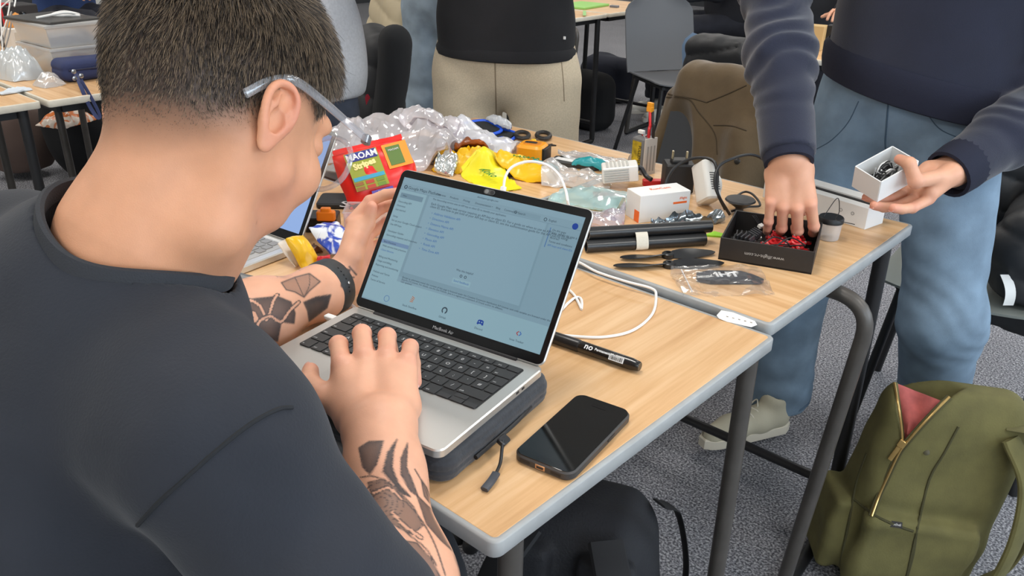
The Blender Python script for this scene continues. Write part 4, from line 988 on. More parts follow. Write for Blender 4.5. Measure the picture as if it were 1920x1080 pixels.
def trousers(name, parent, hip, hw, legs, col, seed, r=(.095, .072, .062), h=.006, top=.10, depth=.105, fold=.006, fold_s=10, hem=True, matl=None, hz=.15):
    """hip centre, half hip width, legs = list of (hip joint, knee, ankle)"""
    hip = A3(*hip)
    fx = nrm(A3(*(legs[0][0]-legs[1][0])[:2], 0)); R = frame(z=A3(0, 0, 1), x=fx)
    def f(P):
        d = ell(P, hip, (hw, depth, hz), R)
        d = smin(d, ell(P, hip+A3(0, 0, top), (hw*.92, depth*.95, .12), R), .05)
        for a, b, c in legs:
            e = chain(P, [A3(*a), A3(*b), A3(*c)], list(r), .05); d = smin(d, e, .04)
        d = d+fold*vnoise(P*np.array([fold_s, fold_s, fold_s*.8], np.float32), seed)+fold*.5*vnoise(P*np.array([fold_s*2.2, fold_s*2.2, fold_s*3], np.float32), seed+1)
        for a, b, c in legs:
            kn = np.exp(-((P-A3(*b).astype(np.float32))**2).sum(1)/.02); an = np.exp(-((P-A3(*c).astype(np.float32))**2).sum(1)/.012)
            d = d+(kn*.3+an*.8)*fold*np.sin(P[:, 2]*95+P[:, 0]*40+6*vnoise(P*8, seed+3))
        d = smax(d, P[:, 2]-(hip[2]+top+.06), .004)
        for a, b, c in legs:
            pass
        zc = min(l[2][2] for l in legs)
        return smax(d, -(P[:, 2]-zc+.02), .004)
    pts = np.array([p for l in legs for p in l]+[hip-A3(hw, depth, .05), hip+A3(hw, depth, top+.1)]); V, Q = sdf_mesh(f, pts.min(0)-.13, pts.max(0)+.13, h)
    return mesh_obj(name, V, Q, matl or jeans_mat(name+'_%d' % seed, col), parent), f
def top_garment(name, parent, pel, chest, neck, shoulders, arms, m, seed, r=(.16, .165, .07), hw=(1.0, .72), arm_r=(.066, .055, .043), h=.006, fold=.006, hem_z=None, folds_arm=.004, pz=.20, tilt=(0, 0)):
    """sweater: pelvis, chest, neck points; shoulders 2 points; arms list of polylines (shoulder..cuff)"""
    fx = nrm(A3(*(shoulders[0]-shoulders[1])[:2], 0)); R = frame(z=A3(0, 0, 1), x=fx)
    def f(P):
        d = ell(P, pel, (r[0]*1.15, r[0]*.80, pz), R); d = smin(d, ell(P, chest, (r[1]*1.15, r[1]*.78, .24), R), .07)
        d = smin(d, chain(P, [shoulders[0], neck, shoulders[1]], [.075, .078, .075], .06), .06)
        d = d+fold*vnoise(P*np.array([6, 6, 11], np.float32), seed)
        if hem_z is not None: d = smax(d, -(P[:, 2]-hem_z-(P[:, 0]-pel[0])*tilt[0]-(P[:, 1]-pel[1])*tilt[1]), .006)
        for a in arms:
            n_ = len(a); rr = np.interp(np.linspace(0, 1, n_), [0, .5, 1], arm_r); e = chain(P, a, list(rr), .04)
            L = 0; al = (P-np.asarray(a[-1], np.float32))@nrm(A3(*a[-2])-A3(*a[-1])).astype(np.float32)
            e = e+(folds_arm*.75*np.sin(al*150+9*vnoise(P*11, seed+2))+folds_arm*vnoise(P*np.array([20, 20, 34], np.float32), seed+7))*np.clip(al*8-.4, 0, 1)
            d = smin(d, e, .03)
            t = nrm(A3(*a[-1])-A3(*a[-2])); cut = (P-np.asarray(a[-1], np.float32))@t.astype(np.float32); nearc = np.exp(-((P-np.asarray(a[-1], np.float32))**2).sum(1)/.012)
            d = np.where(((P-np.asarray(a[-1], np.float32))**2).sum(1) < .0225, smax(d, cut, .004), d)
        return d
    pts = np.array([pel-A3(.2, .2, .12), pel+A3(.2, .2, 0), neck]+[p for a in arms for p in a]); V, Q = sdf_mesh(f, pts.min(0)-.1, pts.max(0)+.1, h)
    return mesh_obj(name, V, Q, m, parent), f
def simple_head(center, yaw, pitch=0, roll=0):
    R = rotz(yaw)@rotx(-pitch)@roty(roll); V, Q, n0 = HEADM['m']; c = np.repeat(SK[None], len(V), 0); k = hair_mask(V)*.95; k[n0:] = 0
    c = c*(1-k[:, None])+A3(*sr(60, 46, 38))*k[:, None]
    return V@R.T+center, Q, c, (lambda p: p@R.T+center), V, n0
HEADM['m'] = head_mesh((0, -.03, -.17), h=.0045, ear_h=.003)
def person_hair(parent, V, n0, toW_, seed, m):
    N = HEADM.setdefault('n', vnormals(HEADM['m'][0], HEADM['m'][1])); hair_curves('hair', V[:n0], N[:n0], toW_, parent, m, 5000, .03, seed)
# legs of the person at the laptop
trousers('trousers', man, (-.30, -.40, .53), .18, [(A3(-.385, -.36, .54), A3(-.42, .02, .545), A3(-.43, -.03, .10)), (A3(-.215, -.36, .54), A3(-.18, .02, .545), A3(-.16, -.04, .10))], sr(36, 38, 44), 17, (.085, .072, .060), .008, .02, .12, .006, hz=.10)
for sx_, sy_ in ((-.43, -.03), (-.16, -.04)): shoe('shoe', man, (sx_, sy_+.18, 0), (sx_, sy_-.10, 0), 0, sr(40, 40, 42), True, (200, 200, 198))
# ---- the man in the navy sweater sorting parts
NAVY = mat('navy_sweat', sr(27, 32, 52), .92, noise=(20, .08), bump=(600, .3), sheen=.3)
jm = thing('person', 'person in a navy sweater and blue jeans reaching into the black parts box', 'person', (-.13, 1.47, 0))
HIP = A3(-.125, 1.44, .90)
jl = [(A3(-.228, 1.42, .84), A3(-.31, 1.40, .48), A3(-.315, 1.45, .10)), (A3(-.035, 1.43, .84), at(1765, 600, 1.86), A3(.035, 1.56, .10))]
jt, jf = trousers('jeans', jm, HIP, .196, jl, sr(118, 140, 160), 4, (.098, .082, .078), .005, .05, .118, .005, 9)
t = seam(jf, [(1668, 165), (1665, 200), (1662, 240), (1660, 270), (1664, 300)]); MB().tube(t, .002, 6).build('fly_seam', jeans_mat('jean_seam', sr(70, 92, 112)), jt)
for q in ([(1610, 190), (1590, 230), (1560, 262), (1530, 280)], [(1730, 200), (1760, 240), (1800, 260)]):
    t = seam(jf, q)
    if len(t) > 3: MB().tube(t, .0012, 6).build('pocket_seam', jeans_mat('jean_seam', sr(84, 104, 124)), jt)
for a, b, c in jl[:1]:
    MB().tube([c+A3(.078*cos(t), .074*sin(t)+.004, .02+.012*sin(t)) for t in np.arange(28)*2*pi/28], .01, 8, closed=True, flat=(.010, .05), up=(0, 0, 1)).build('turned_up_cuff', jeans_mat('jean_cuff', sr(98, 122, 144)), jt)
shoe('shoe', jm, (*onz(1312, 835, .035)[:2], .03), (*onz(1468, 795, .035)[:2], .03), 0, sr(188, 182, 160))
shoe('shoe', jm, (.03, 1.40, 0), (.04, 1.68, 0), 0, sr(188, 182, 160))
_pb0 = onz(1346, 486, T2); _pbx = nrm(onz(1521, 515, T2)-_pb0); _pby = A3(-_pbx[1], _pbx[0], 0)
def at_v(x, y, v): return CAM+ray(x, y)*((v+(_pb0-CAM)@_pby)/(ray(x, y)@_pby))     # on the upright plane v metres behind the parts box's front
JW = at_v(1478, 292, .108); JE = at(1452, -60, 1.58); JS = A3(-.33, 1.40, 1.43); KS = A3(.09, 1.42, 1.43)
jd = nrm(at_v(1490, 400, .080)-JW); JR = frame(y=jd, z=nrm(-ray(1480, 350)*.9+A3(0, 0, .35)))
JH = fit_tips(JW-jd*.005, JR, True, {'index': (.45, .45, .25), 'middle': (.35, .40, .25), 'ring': (.40, .45, .25), 'little': (.45, .5, .3)}, {'index': -.10, 'middle': .0, 'ring': .10, 'little': .18}, (-.12, .75, .1, .1), 1.04, T2+.016)
# the small white box held in the other hand
n_c, l_c, r_c = onz(1652, 341, .862), onz(1604, 312, .862), onz(1722, 302, .862); best = None
for kk_ in np.linspace(.0, 1.6, 60):                              # tilt of the box rim towards the viewer that makes its corner square
    pn_ = nrm(A3(0, 0, 1)+kk_*nrm(CAM-n_c)); hit = lambda x, y: CAM+ray(x, y)*(((n_c-CAM)@pn_)/(ray(x, y)@pn_)); u_ = hit(1722, 302)-n_c; v_ = hit(1604, 312)-n_c; cc_ = abs(nrm(u_)@nrm(v_))
    if best is None or cc_ < best[0]: best = (cc_, u_, v_)
_, u_, v_ = best; hs = (np.linalg.norm(u_), np.linalg.norm(v_), .044); hx = nrm(u_); hy = nrm(v_-hx*(v_@hx)); HBr = np.stack([hx, hy, np.cross(hx, hy)], 1); hb_c = n_c+hx*hs[0]/2+hy*hs[1]/2-HBr[:, 2]*hs[2]/2
KW = at(1792, 308, 1.52); kd = nrm(at(1690, 372, 1.49)-KW); KRm = frame(y=kd, z=nrm(A3(.15, .05, -1))); KC = {'index': (.16, .25, .2), 'middle': (.16, .3, .2), 'ring': (.18, .3, .2), 'little': (.2, .3, .2)}
_g = np.stack(np.meshgrid(*[np.linspace(-.5, .5, 15)]*3, indexing='ij'), -1).reshape(-1, 3)*(np.array(hs)+.002); _bp = (hb_c+_g@HBr.T).astype(np.float32); best = None
for dv in (-HBr[:, 2], nrm(-HBr[:, 2]-.5*hy), nrm(-HBr[:, 2]+.5*hx), nrm(-HBr[:, 2]-.5*hy+.5*hx), nrm(hx-hy*.3), -hy):       # smallest move of the hand that clears the box
    for k_ in np.arange(0, .09, .002):
        if hand_sdf(_bp, hand_prims(KW+dv*k_, KRm, False, KC, None, (-.28, .5, .3, .1), 1.04), False).min() > -.0025:
            if best is None or k_ < best[0]: best = (k_, dv)
            break
KW = KW+best[1]*best[0]; KE = at(1990, 180, 1.60)+best[1]*best[0]*.5
_rim = n_c+hx*hs[0]*.66; KH = hand_prims(KW, KRm, False, KC, None, {'world': [_rim-hy*.024-HBr[:, 2]*.014, _rim-hy*.004+HBr[:, 2]*.0125, _rim+hy*.016+HBr[:, 2]*.0095]}, 1.04)
js, jsf = top_garment('sweater', jm, A3(-.12, 1.43, .98), A3(-.12, 1.42, 1.24), A3(-.12, 1.40, 1.46), (JS, KS), [[JS, JS*.5+JE*.5, JE, JE*.5+JW*.5, JW], [KS, KS*.5+KE*.5, KE, KE*.5+KW*.5, KW]], NAVY, 11, (.176, .172, .07), arm_r=(.070, .062, .046), h=.005, hem_z=.935, folds_arm=.005, pz=.28, tilt=(-.16, .0))
def cuff(name, c, d, r, l, m, par, ell_=1.0):
    f_ = frame(z=nrm(d), x=A3(0, 0, 1)); MB().lathe([(r*.93, 0), (r*1.03, .002), (r*1.05, l*.5), (r*1.0, l), (r*.86, l+.001), (r*.84, l*.5)], c-nrm(d)*l*.75, f_, 24, cap=False).build(name, m, par)
RIB = mat('navy_rib', sr(24, 28, 47), .92, bump=(900, .5))
cuff('cuff', JW, JW-(JE*.5+JW*.5), .041, .06, RIB, js); cuff('cuff', KW, KW-(KE*.5+KW*.5), .046, .065, RIB, js)
MB().loft([[A3(-.12+.2045*k*cos(a), 1.43+.144*k*sin(a), .935+dz-.16*.2045*k*cos(a)) for a in np.arange(40)*2*pi/40] for k, dz in ((.96, -.012), (1.02, -.008), (1.045, .02), (1.045, .05), (1.0, .062))], cap=False).build('hem_band', RIB, js)
# hands
def f1(P): return smin(hand_sdf(P, JH), chain(P, [JW+jd*.005, JW-nrm(JW-JE)*.05], [.029, .030], .02), .012)
def f2(P): return smin(hand_sdf(P, KH), chain(P, [KW+kd*.005, KW-nrm(KW*.5-KE*.5)*-.0-kd*.05], [.029, .033], .02), .012)
v1 = sdf_mesh(f1, *bb(JH, JW, pad=.05), .0022); v2 = sdf_mesh(f2, *bb(KH, KW, pad=.05), .0022)
v3 = simple_head(A3(-.12, 1.36, 1.66), RAD(172), RAD(35)); tb = sdf_mesh(lambda P: smin(chain(P, [A3(-.12, 1.39, 1.52), A3(-.12, 1.42, 1.2), A3(-.12, 1.43, 1.08)], [.06, .11, .10], .05), smin(chain(P, [JS, JE, JW], [.04, .032, .022], .02), chain(P, [KS, KE, KW], [.04, .032, .022], .02), .02), .05), (-.5, .9, .8), (.3, 1.7, 1.65), .01)
NZ = lambda V, H: arm_cols(V, H, np.zeros(len(V)))
BV, BQ = merge(v1, v2, v3[:2], tb); BC = np.concatenate([NZ(v1[0], JH), NZ(v2[0], KH), v3[2], np.repeat(SK[None], len(tb[0]), 0)])
mesh_obj('body', BV, BQ, skin_mat(), jm, BC); person_hair(jm, v3[4], v3[5], v3[3], 3, hm); nails(KH, KRm, 'fingernail', jm, NAIL)
# ---- the person in beige trousers
bm = thing('person', 'person in a black sweater and beige trousers standing behind the snack table', 'person', (-1.27, 1.42, 0))
BH = A3(-1.265, 1.40, .87); bl = [(A3(-1.375, 1.36, .80), A3(-1.385, 1.36, .45), A3(-1.39, 1.40, .07)), (A3(-1.165, 1.46, .80), A3(-1.145, 1.46, .45), A3(-1.14, 1.50, .07))]
BEI = mat('beige_wool', sr(200, 184, 158), .9, noise=(260, .10), bump=(500, .3))
bt, bf = trousers('trousers', bm, BH, .198, bl, None, 21, (.108, .095, .085), .006, .06, .115, .004, 7, matl=BEI)
bdir = nrm(A3(.21, .10, 0)); bper = A3(bdir[1], -bdir[0], 0)
t = seam(bf, [(928, 110), (929, 150), (930, 190), (930, 225)]); MB().tube(t, .002, 6).build('fly_seam', mat('beige_seam', sr(140, 124, 102), .9), bt)
for q in ([(812, 105), (808, 150), (806, 200)], [(1052, 110), (1056, 150), (1058, 190)]):
    t = seam(bf, q)
    if len(t) > 3: MB().tube(t, .0015, 6).build('pocket_seam', mat('beige_seam', sr(140, 124, 102), .9), bt)
BLS = mat('black_knit', sr(27, 27, 30), .92, noise=(20, .1), bump=(700, .4))
BSh = (BH+bdir*.19+A3(0, 0, .55), BH-bdir*.19+A3(0, 0, .55))
barm = [[s_, s_+(s_-BH)*A3(.30, .30, 0)+A3(0, 0, -.27), s_+bper*.22+A3(0, 0, -.18)+(BH-s_)*A3(.3, .3, 0)] for s_ in BSh]
bs, bsf = top_garment('sweater', bm, BH+A3(0, 0, .06), BH+A3(0, 0, .34), BH+A3(0, 0, .60), BSh, barm, BLS, 31, (.178, .172, .07), hem_z=.872, h=.007, pz=.30)
MB().loft([[BH+bdir*(.2035*k*cos(a))+bper*(.1415*k*sin(a))+A3(0, 0, dz) for a in np.arange(36)*2*pi/36] for k, dz in ((.97, .000), (1.015, .004), (1.025, .02), (1.0, .034))], cap=False).build('hem_band', BLS, bs)
tg = trace(bsf, 1057, 71); 
if tg is not None: MB().rbox(tg, (.012, .004, .008), .001, .0005).build('hem_tag', WHT, bs)
shoe('shoe', bm, tuple(bl[0][2]*A3(1, 1, 0)+bper*.17), tuple(bl[0][2]*A3(1, 1, 0)-bper*.10), 0, sr(200, 200, 200)); shoe('shoe', bm, tuple(bl[1][2]*A3(1, 1, 0)+bper*.17), tuple(bl[1][2]*A3(1, 1, 0)-bper*.10), 0, sr(200, 200, 200))
v3 = simple_head(BH+A3(0, 0, .80)+bper*.05, math.atan2(-bper[0], bper[1]), RAD(35)); hb = []
for a_ in barm:
    d_ = nrm(bper+A3(0, 0, -.3)); H_ = hand_prims(A3(*a_[-1]), frame(y=d_, z=A3(0, 0, 1)), a_ is barm[1], {k: (.3, .4, .3) for k in ('index', 'middle', 'ring', 'little')}); hb.append(sdf_mesh(lambda P: smin(hand_sdf(P, H_), rcone(P, a_[-1], A3(*a_[-1])-d_*.05, .029, .033), .01), *bb(H_, a_[-1], pad=.04), .0035))
tb = sdf_mesh(lambda P: chain(P, [BH+A3(0, 0, .65), BH+A3(0, 0, .35), BH], [.06, .11, .11], .05), BH-.25, BH+A3(.25, .25, .8), .012)
BV, BQ = merge(v3[:2], hb[0], hb[1], tb); BC = np.concatenate([v3[2], np.repeat(SKP[None], len(hb[0][0])+len(hb[1][0])+len(tb[0]), 0)])
mesh_obj('body', BV, BQ, skin_mat(), bm, BC); person_hair(bm, v3[4], v3[5], v3[3], 4, hm)
# ------------------------------------------------------------------ things on the desks
random.seed(7)
def pillow(name, label, cat, c, L, W, H, ang, m, seed=0, crumple=.25, group=None, z=T2, tilt=None, pinch=1, nu=26, nv=20, cols=None, parent=None, corner=.0, freq=1.0):
    """closed soft packet: two crumpled skins that meet along a flat rim"""
    rng = np.random.default_rng(seed); U, V_ = np.meshgrid(np.linspace(-1, 1, nu), np.linspace(-1, 1, nv), indexing='ij')
    env = (np.clip(1-np.abs(U)**3, 0, 1)*np.clip(1-np.abs(V_)**(2.4), 0, 1))**.6
    P = np.stack([U.ravel()*L*9+seed, V_.ravel()*W*9, 0*U.ravel()], 1).astype(np.float32)*freq
    n1 = (vnoise(P*1.6, seed)+.6*np.abs(vnoise(P*3.7, seed+1))+.18*vnoise(P*8, seed+2)).reshape(U.shape)
    edge = .04*vnoise(P*2, seed+5).reshape(U.shape)
    x = U*L/2*(1+edge*pinch)*(1-.05*V_**2); y = V_*W/2*(1+edge*pinch)*(1-.06*U**2*pinch)
    top = H*env*(1+crumple*n1)+.0012; bot = 0*env
    wav = .006*crumple*4*np.abs(n1)*(1-env)
    R = rotz(ang) if tilt is None else tilt
    G1 = np.stack([x, y, top+wav], -1)@R.T+np.array([c[0], c[1], z]); G0 = np.stack([x, y, bot+.0003+wav*.5], -1)@R.T+np.array([c[0], c[1], z])
    drape = tilt is None and c[0] > HX0+.05 and (abs(z-T1) < 1e-6 or abs(z-T2) < 1e-6)
    if drape:
        Hs = hm_soft(G1[..., 0], G1[..., 1])-z-.0010; G1[..., 2] += Hs; G0[..., 2] += Hs
    mb = MB(); mb.grid(G1); mb.grid(G0, flip=True)
    n = nu*nv; bd = [i*nv for i in range(nu)]+[(nu-1)*nv+j for j in range(1, nv)]+[i*nv+nv-1 for i in range(nu-2, -1, -1)]+[j for j in range(nv-2, 0, -1)]
    for k in range(len(bd)): a, b = bd[k], bd[(k+1) % len(bd)]; mb.f.append((b, a, n+a, n+b))
    o = mb.build(name, m, parent, angle=28)
    if parent is None: tag(center(o), label, cat, group)
    if drape: hm_add(o)
    return o
def boxthing(name, label, cat, c, size, ang, m, r=.002, ch=.0008, group=None):
    o = thing(name, label, cat, c, ang, group); R = rotz(ang)
    MB().rbox(A3(*c)+A3(0, 0, size[2]/2), size, r, ch, R).build('body', m, o); hm_add(o); return o, R
WHITE = mat('white_card', sr(232, 232, 230), .55); PLW = mat('white_plastic', sr(236, 234, 228), .35)
CABW = mat('white_cable', sr(238, 238, 236), .4); CABB = mat('black_cable', sr(24, 24, 26), .45)
RED = mat('red_plastic', sr(205, 34, 40), .4); ORG = mat('orange_print', sr(240, 110, 40), .5)
# white charging cable over the desk joint and round the marker
cb = thing('charging_cable', 'white charging cable looping across the desk joint beside the marker', 'cable', onz(1180, 560, T1))
pc = [onz(660, 572, .724), onz(700, 600, .7225), LP(.05, .05, 0)*A3(1, 1, 0)+A3(0, 0, .7225), onz(1075, 560, .7225), onz(1090, 580, .7225), onz(1078, 555, .7225), onz(1060, 530, .724), onz(1075, 490, .7322), onz(1120, 510, .7328), onz(1175, 528, .7330), onz(1222, 541, .733), onz(1230, 556, .729), onz(1222, 590, .7225), onz(1185, 620, .7225), onz(1130, 632, .7225), onz(1070, 630, .7225), onz(1020, 625, .7225)]
pcw = catmull(pc, 7); pcw[:, 2] = np.maximum(pcw[:, 2], np.where(pcw[:, 1] > .604, T2, T1)+.0019); MB().tube(pcw, .0021, 8).build('lead', CABW, cb)
MB().rbox(LP(-W_/2-.010, -.040, -.006), (.020, .010, .0055), .002, .001, LR).build('plug', CABW, cb)
MB().tube(catmull([LP(-W_/2-.019, -.040, -.006), LP(-W_/2-.026, -.034, -.014), LP(-W_/2-.024, -.015, -.036), LP(-W_/2-.018, .02, -.0450), pc[0]], 6), .0021, 8).build('lead_end', CABW, cb)
c2 = thing('usb_cable', 'white cable with a plug arching up behind the laptop lid', 'cable', onz(1060, 385, T2))
a0 = at(944, 352, 1.46); pth = [a0, at(948, 330, 1.46), at(962, 312, 1.46), at(990, 303, 1.46), at(1022, 308, 1.45), at(1046, 326, 1.44), at(1060, 355, 1.43), at(1066, 385, 1.42), onz(1075, 420, T2+.003), onz(1060, 450, T2+.003), onz(1000, 430, T2+.003), onz(945, 405, T2+.003)]
pth = catmull(pth, 7); pth[:, 2] = np.maximum(pth[:, 2], T2+.0022); MB().tube(pth, .0024, 8).build('lead', CABW, c2)
pd = nrm(at(946, 340, 1.46)-a0); MB().rbox(a0-pd*.010, (.010, .007, .024), .002, .001, frame(z=pd, x=A3(1, 0, 0))).build('plug', CABW, c2); MB().rbox(a0-pd*.026, (.008, .004, .010), .001, .0004, frame(z=pd, x=A3(1, 0, 0))).build('connector', mat('steel', sr(190, 190, 190), .25, metal=.9), c2)
# paper tag on the joint
tagc = onz(1380, 604, T1+.0012); td = nrm(onz(1410, 613, T1)-onz(1350, 598, T1)); tn = np.cross(A3(0, 0, 1), td)
t_ = thing('paper_tag', 'small white torn paper tag standing against the desk joint', 'paper', tagc-A3(0, 0, .004))
MB().prism([(-.03, .000), (-.026, .010), (-.008, .011), (.026, .006), (.031, .001), (.024, -.005), (-.012, -.006), (-.025, -.004)], -.0004, .0004, tagc+A3(0, 0, .003), frame(x=td, y=nrm(tn+A3(0, 0, .9)))).build('paper', WHITE, t_)
for k in range(5): MB().box(tagc+td*(-.014+.009*k)+nrm(tn+A3(0, 0, .9))*.002+A3(0, -.0005, .0038), (.003, .0006, .0004), frame(x=td+A3(0, 0, .3*(-1)**k), z=A3(0, 0, 1))).build('pen_mark', mat('brown_ink', sr(120, 92, 60), .7), t_)
# black parts box
bc = [onz(1346, 486, T2), onz(1521, 515, T2), onz(1556, 437, T2+.001), None]; bx = nrm(bc[1]-bc[0]); bl_ = np.linalg.norm(bc[1]-bc[0]); by = A3(-bx[1], bx[0], 0); bw = .155; bh_ = .040
BR = np.stack([bx, by, A3(0, 0, 1)], 1); b0 = bc[0]
def BX(u, v, w): return b0+bx*u+by*v+A3(0, 0, w)
pb = thing('parts_box', 'open black cardboard box full of small drone parts', 'box', BX(bl_/2, bw/2, 0)); BKC = mat('black_card', sr(34, 31, 30), .5, noise=(60, .1)); tk = .003
MB().box(BX(bl_/2, bw/2, .0015), (bl_, bw, .003), BR).build('base', BKC, pb)
for nm, c, sz in (('front_wall', (bl_/2, tk/2, bh_/2), (bl_, tk, bh_)), ('back_wall', (bl_/2, bw-tk/2, bh_/2), (bl_, tk, bh_)), ('side_wall', (tk/2, bw/2, bh_/2), (tk, bw-2*tk, bh_)), ('side_wall', (bl_-tk/2, bw/2, bh_/2), (tk, bw-2*tk, bh_))):
    MB().rbox(BX(*c), sz, .0008, .0004, BR).build(nm, BKC, pb)
HMAP[hm_ix(*np.array([BX(u, v, 0)[:2] for u in np.arange(0, bl_, .0015) for v in np.arange(0, bw, .0015)]).T)] = T2+.003
text('box_lettering', 'www.iflight-rc.com', .0085, BX(bl_*.70, 0, .021), -bx, A3(0, 0, -1), mat('grey_print', sr(175, 172, 168), .6), pb, depth=.0001)
def motor(c, m, s=1, R=np.eye(3), lab='', grp='red motor mounts in the parts box'):
    o = thing('motor_mount', lab, 'drone part', c, 0, grp)
    MB().lathe([(.012*s, 0), (.013*s, .002*s), (.013*s, .008*s), (.009*s, .010*s), (.009*s, .014*s), (.0035*s, .015*s), (.0035*s, .021*s)], c, R, 14).build('bell', m, o)
    for k in range(4):
        a = k*pi/2+.4; MB().rbox(A3(*c)+R@A3(.016*s*cos(a), .016*s*sin(a), .004*s), (.016*s, .007*s, .005*s), .002, .0006, R@rotz(a)).build('arm', m, o)
        MB().lathe([(.0022*s, 0), (.0022*s, .003*s)], A3(*c)+R@A3(.021*s*cos(a), .021*s*sin(a), .0055*s), R, 8).build('screw', mat('steel', sr(190, 190, 190), .25, metal=.9), o)
    return o
for i, (u, v, z, sc, ax) in enumerate([(.078, .040, .006, .85, .3), (.120, .038, .014, .85, -.35), (.122, .078, .005, .85, .25), (.076, .080, .016, .8, .4), (.098, .058, .03, .8, -.4), (.122, .118, .006, .85, .2), (.118, .060, .03, .75, .3), (.080, .120, .008, .8, .3)]):
    settle(motor(BX(u, v, z), RED, sc, BR@rotx(ax)@roty(ax*.7), 'small red anodised motor mount heaped in the black parts box'))
for i, (u, v, z, a, t) in enumerate([(.026, .036, .010, .3, .2), (.026, .064, .018, .2, .25), (.036, .050, .03, -.4, .2), (.026, .100, .012, .1, .2), (.044, .082, .03, 1.3, .3)]):
    o = thing('plastic_bracket', 'black ribbed plastic bracket piled in the black parts box', 'drone part', BX(u, v, z), 0, 'black brackets in the parts box'); R = BR@rotz(a)@rotx(t)
    MB().rbox(BX(u, v, z), (.034, .018, .006), .002, .0006, R).build('plate', BLK, o)
    for k in range(4): MB().rbox(BX(u, v, z)+R@A3(-.012+.008*k, 0, .007), (.0025, .017, .010), .0008, .0003, R).build('rib', mat('grey_black', sr(52, 52, 54), .5), o)
    settle(o)
for i, (u, v, z, a) in enumerate([(.056, .012, .012, .2), (.072, .012, .020, .3), (.090, .012, .018, -.3), (.050, .118, .020, .5), (.050, .136, .020, 1.1), (.108, .012, .016, .2)]):
    o = thing('wire_connector', 'small white wire connector among the parts in the black box', 'connector', BX(u, v, z), 0, 'connectors in the parts box'); R = BR@rotz(a)@rotx(.4)
    MB().rbox(BX(u, v, z), (.011, .008, .006), .001, .0004, R).build('housing', PLW, o)
    for k in (-1, 0, 1): MB().tube(catmull([BX(u, v, z)+R@A3(k*.003, .003, 0), BX(u, v, z)+R@A3(k*.004, .016, .006), BX(u, v, z)+R@A3(k*.004+.006, .026, .004)], 4), .0007, 5).build('wire', CABB, o)
    settle(o)
for i, (u, v) in enumerate([(.095, .022), (.12, .020)]):
    settle(tag(center(MB().tube(catmull([BX(u-.03, v, .02), BX(u-.01, v+.012, .034), BX(u+.015, v+.003, .028), BX(u+.004, v+.014, .022), BX(u-.02, v+.02, .014)], 5), .0013, 6).build('wire_loop', CABB)), 'black coiled wire inside the black parts box', 'wire', 'wires in the parts box'))
# long white box and can behind
lw0, lw1 = onz(1621, 431, T2), onz(1662, 412, T2); wd = nrm(onz(1621, 431, T2)-onz(1500, 392, T2)); wn = A3(-wd[1], wd[0], 0); WRm = np.stack([wd, wn, A3(0, 0, 1)], 1); Lw, Ww, Hw = .235, .062, .042; wc_ = lw0-wd*Lw/2+wn*Ww/2
lb_ = thing('white_box', 'long white cardboard box with a raised lid at the desk corner', 'box', wc_)
MB().rbox(wc_+A3(0, 0, Hw/2), (Lw, Ww, Hw), .001, .0006, WRm).build('tray', WHITE, lb_); MB().box(wc_+A3(0, 0, Hw+.001)-wn*.004, (Lw-.02, .010, .003), WRm).build('slot', BLK, lb_)
MB().rbox(wc_+A3(0, 0, Hw+.003)+wn*.014, (Lw, Ww*.5, .006), .001, .0005, WRm).build('lid', WHITE, lb_)
hm_add(lb_)
for k in (.03, .055): MB().lathe([(.0035, 0), (.0035, .0004), (.0024, .0005)], lw0-wd*k-wn*.0001+A3(0, 0, .024), frame(z=-wn, x=wd), 14, cap=False).build('printed_ring', mat('light_grey_print', sr(150, 150, 150), .6), lb_)
cn = BX(bl_+.012, bw+.032, 0); ct = thing('plastic_pot', 'small clear pot with a black lid beside the parts box', 'pot', cn)
MB().lathe([(.017, 0), (.019, .002), (.021, .034)], cn, n=22).build('pot', plastic_film('pot_film', (.95, .95, .95), .2, .1, .3), ct); MB().lathe([(.0225, .033), (.0225, .041), (.021, .043)], cn, n=22).build('lid', BLK, ct)
MB().tube(catmull([cn+A3(-.01, -.01, .044), cn+A3(0, .012, .075), cn+A3(.012, 0, .055), cn+A3(.02, -.03, .05), cn+A3(.05, -.02, .046)], 6), .0008, 5).build('thin_wire', CABB, ct)
# held box
hb_ = thing('small_white_box', 'small open white box of wires held in a hand', 'box', hb_c)
MB().box(hb_c-HBr[:, 2]*hs[2]/2, (hs[0], hs[1], .002), HBr).build('base', WHITE, hb_)
for c, sz in (((hs[0]/2, 0, 0), (.002, hs[1], hs[2])), ((-hs[0]/2, 0, 0), (.002, hs[1], hs[2])), ((0, hs[1]/2, 0), (hs[0], .002, hs[2])), ((0, -hs[1]/2, 0), (hs[0], .002, hs[2]))): MB().box(hb_c+HBr@A3(*c), sz, HBr).build('side', WHITE, hb_)
MB().box(hb_c-HBr[:, 2]*(hs[2]/2-.003), (hs[0]-.004, hs[1]-.004, .003), HBr).build('foam_liner', BLK, hb_)
rng = np.random.default_rng(3)
for i in range(7):
    c = hb_c+HBr@A3(*(rng.uniform(-.008, .008, 2)), .002); pts = [c+HBr@A3(.015*cos(a+i)*hs[0]/.07, .012*sin(a+i)*hs[1]/.06, .010*sin(2*a+i)+.004) for a in np.linspace(0, 5, 7)]
    tag(center(MB().tube(catmull(pts, 5), .0012, 6).build('loose_wire', [CABB, CABW, mat('grey_wire', sr(150, 150, 150), .4)][i % 3])), '%s thin wire coiled in the held white box' % ['black', 'white', 'grey'][i % 3], 'wire', 'wires in the held box')
